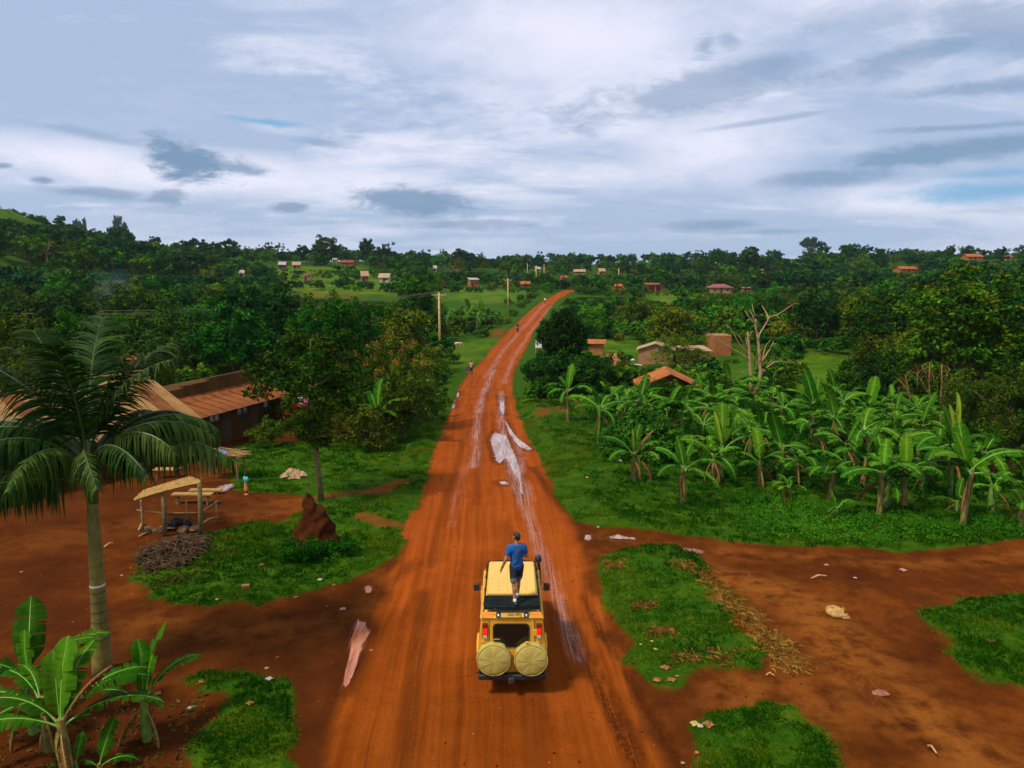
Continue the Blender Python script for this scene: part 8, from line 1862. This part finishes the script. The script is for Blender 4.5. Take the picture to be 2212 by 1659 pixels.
# straw on the strip beside the middle island, and dry clumps on the islands
p = inpoly(STRAW, 260, rgg); k_ = snoise(p[:, 0], p[:, 1], 2.2, 3) > -.2; p = p[k_]; blades('straw', p[:, 0], p[:, 1], np.full(len(p), .15), .011, 5, LM['straw'], np.full(len(p), .5), .12, 1.7)
cl = [(1497, 1249, .35), (1480, 1243, .25), (1329, 1236, .22), (1472, 1432, .3), (1540, 1275, .25), (1395, 1320, .18), (1560, 1425, .25), (1430, 1375, .2)]
P_ = np.concatenate([np.stack([g_.x + rgg.normal(size=22) * s, g_.y + rgg.normal(size=22) * s * .8], 1) for g_, s in ((gpt(u, v), s) for u, v, s in cl)]); blades('straw', P_[:, 0], P_[:, 1], np.full(len(P_), .14), .011, 4, LM['straw'], np.full(len(P_), .45), .06, 1.6, .05)
# leaf litter under the near banana plants
p = inpoly(SOIL, 1500, rgg); k_ = rgg.random(len(p)) < .6; p = p[k_]; cz = np.stack([p[:, 0], p[:, 1], ground_h(p[:, 0], p[:, 1]) + .02], 1); v_, f_, t_ = leaves(rgg, cz, np.full(len(p), .05), 2, .13, .35, 1.5); tag(link('leaf_litter', leaf_mesh('leaf_litter', [(v_, f_, t_, LM['brown'])])), kind='stuff')
p = inpoly(outline([(280, 1245), (330, 1185), (480, 1150), (520, 1200), (420, 1260), (330, 1280)]), 800, rgg); cz = np.stack([p[:, 0], p[:, 1], ground_h(p[:, 0], p[:, 1]) + .03], 1); v_, f_, t_ = leaves(rgg, cz, np.full(len(p), .05), 2, .12, .35, 1.5); tag(link('leaf_litter', leaf_mesh('leaf_litter', [(v_, f_, t_, LM['brown'])])), kind='stuff')

# loose stones and clods pressed into the laterite
ico = bmesh.new(); bmesh.ops.create_icosphere(ico, subdivisions=1, radius=1.0); iv = np.array([v.co[:] for v in ico.verts]); ico.verts.index_update(); itr = np.array([[v.index for v in f.verts] for f in ico.faces]); ico.free()
x, y = scatter_near(60000, 11, 48, lambda y: 1500 / y ** 2); S = surface(x, y); ok = (S['dirt'] > .75) & (snoise(x, y, 1.2, 33) > -.1) & (S['pud'] < .1); x, y = x[ok], y[ok]; n = len(x)
sc = (.008 + .028 * rgg.random(n) ** 3)[:, None, None] * (.7 + .6 * rgg.random((n, 1, 3))); rt_ = rgg.random(n) * 6.28; V = iv[None] * sc * (1 + .25 * (rgg.random((n, len(iv), 1)) - .5))
c_, s_ = np.cos(rt_)[:, None], np.sin(rt_)[:, None]; V = np.stack([V[..., 0] * c_ - V[..., 1] * s_, V[..., 0] * s_ + V[..., 1] * c_, V[..., 2] * .7], -1) + np.stack([x, y, ground_h(x, y)], 1)[:, None, :]
F = (itr[None] + (np.arange(n) * len(iv))[:, None, None]).reshape(-1, 3); gm_ = leaf_mat('laterite_pebble', (.05, .012, .003), (.16, .045, .010), (.34, .13, .045), trans=0, hue=.01); print('stones', n)
tag(link('gravel', mesh_np('gravel', V.reshape(-1, 3), F.ravel(), np.full(len(F), 3), [gm_], attrs={'tint': np.repeat(rgg.random(n) ** 1.6, len(iv))})), kind='stuff')
# ------------------------------------------------------------------ smoke and haze
def volume_box(name, lo, hi, build):
    lo, hi = Vector(lo), Vector(hi); o = MB().box((lo + hi) / 2, hi - lo).build(name, [], None); m = bpy.data.materials.new(name); m.use_nodes = True; t = NT(m.node_tree); t.n.clear(); out = t.n.new('ShaderNodeOutputMaterial'); pv = t.n.new('ShaderNodeVolumePrincipled'); build(t, pv); t.l.new(pv.outputs[0], out.inputs['Volume']); o.data.materials.clear(); o.data.materials.append(m); return tag(o, kind='stuff')
def hz(t, pv): pv.inputs['Color'].default_value = (.72, .86, 1.0, 1); pv.inputs['Density'].default_value = .00008; pv.inputs['Anisotropy'].default_value = .2
volume_box('haze', (-700, -60, -14), (700, 900, 62), hz)
_b = gpt(205, 740); _t = at(255, 566, _b.y); _w = abs(at(330, 650, _b.y).x - at(205, 650, _b.y).x)
def sm(t, pv):
    P = t.geo()['Position']; x, y, z = t.xyz(P)[:3]
    k = t.math('DIVIDE', t.math('SUBTRACT', z, _b.z), _t.z - _b.z, clamp=True)
    n = t.noise(t.vmath('MULTIPLY', P, (1, 1, .55)), .22, 4, .6, .6)
    cx = t.math('ADD', _b.x, t.math('ADD', t.math('MULTIPLY', k, _t.x - _b.x), t.math('MULTIPLY', t.math('SUBTRACT', n, .5), 4.0)))
    wd = t.math('ADD', .8, t.math('MULTIPLY', k, 3.0))
    q = t.math('SQRT', t.math('ADD', t.math('POWER', t.math('DIVIDE', t.math('SUBTRACT', x, cx), wd), 2.0), t.math('POWER', t.math('DIVIDE', t.math('SUBTRACT', y, _b.y), wd), 2.0)))
    d = t.math('MULTIPLY', t.ss(q, 1.3, .1), t.math('MULTIPLY', t.ss(n, .30, .62), t.mr(k, 0, 1, .050, .014)))
    d = t.math('MULTIPLY', d, t.ss(k, 1.0, .75))
    t.put(d, pv.inputs['Density']); pv.inputs['Color'].default_value = (.42, .66, .95, 1)
volume_box('smoke', (min(_b.x, _t.x) - _w, _b.y - 7, _b.z - .3), (max(_b.x, _t.x) + _w, _b.y + 7, _t.z), sm)
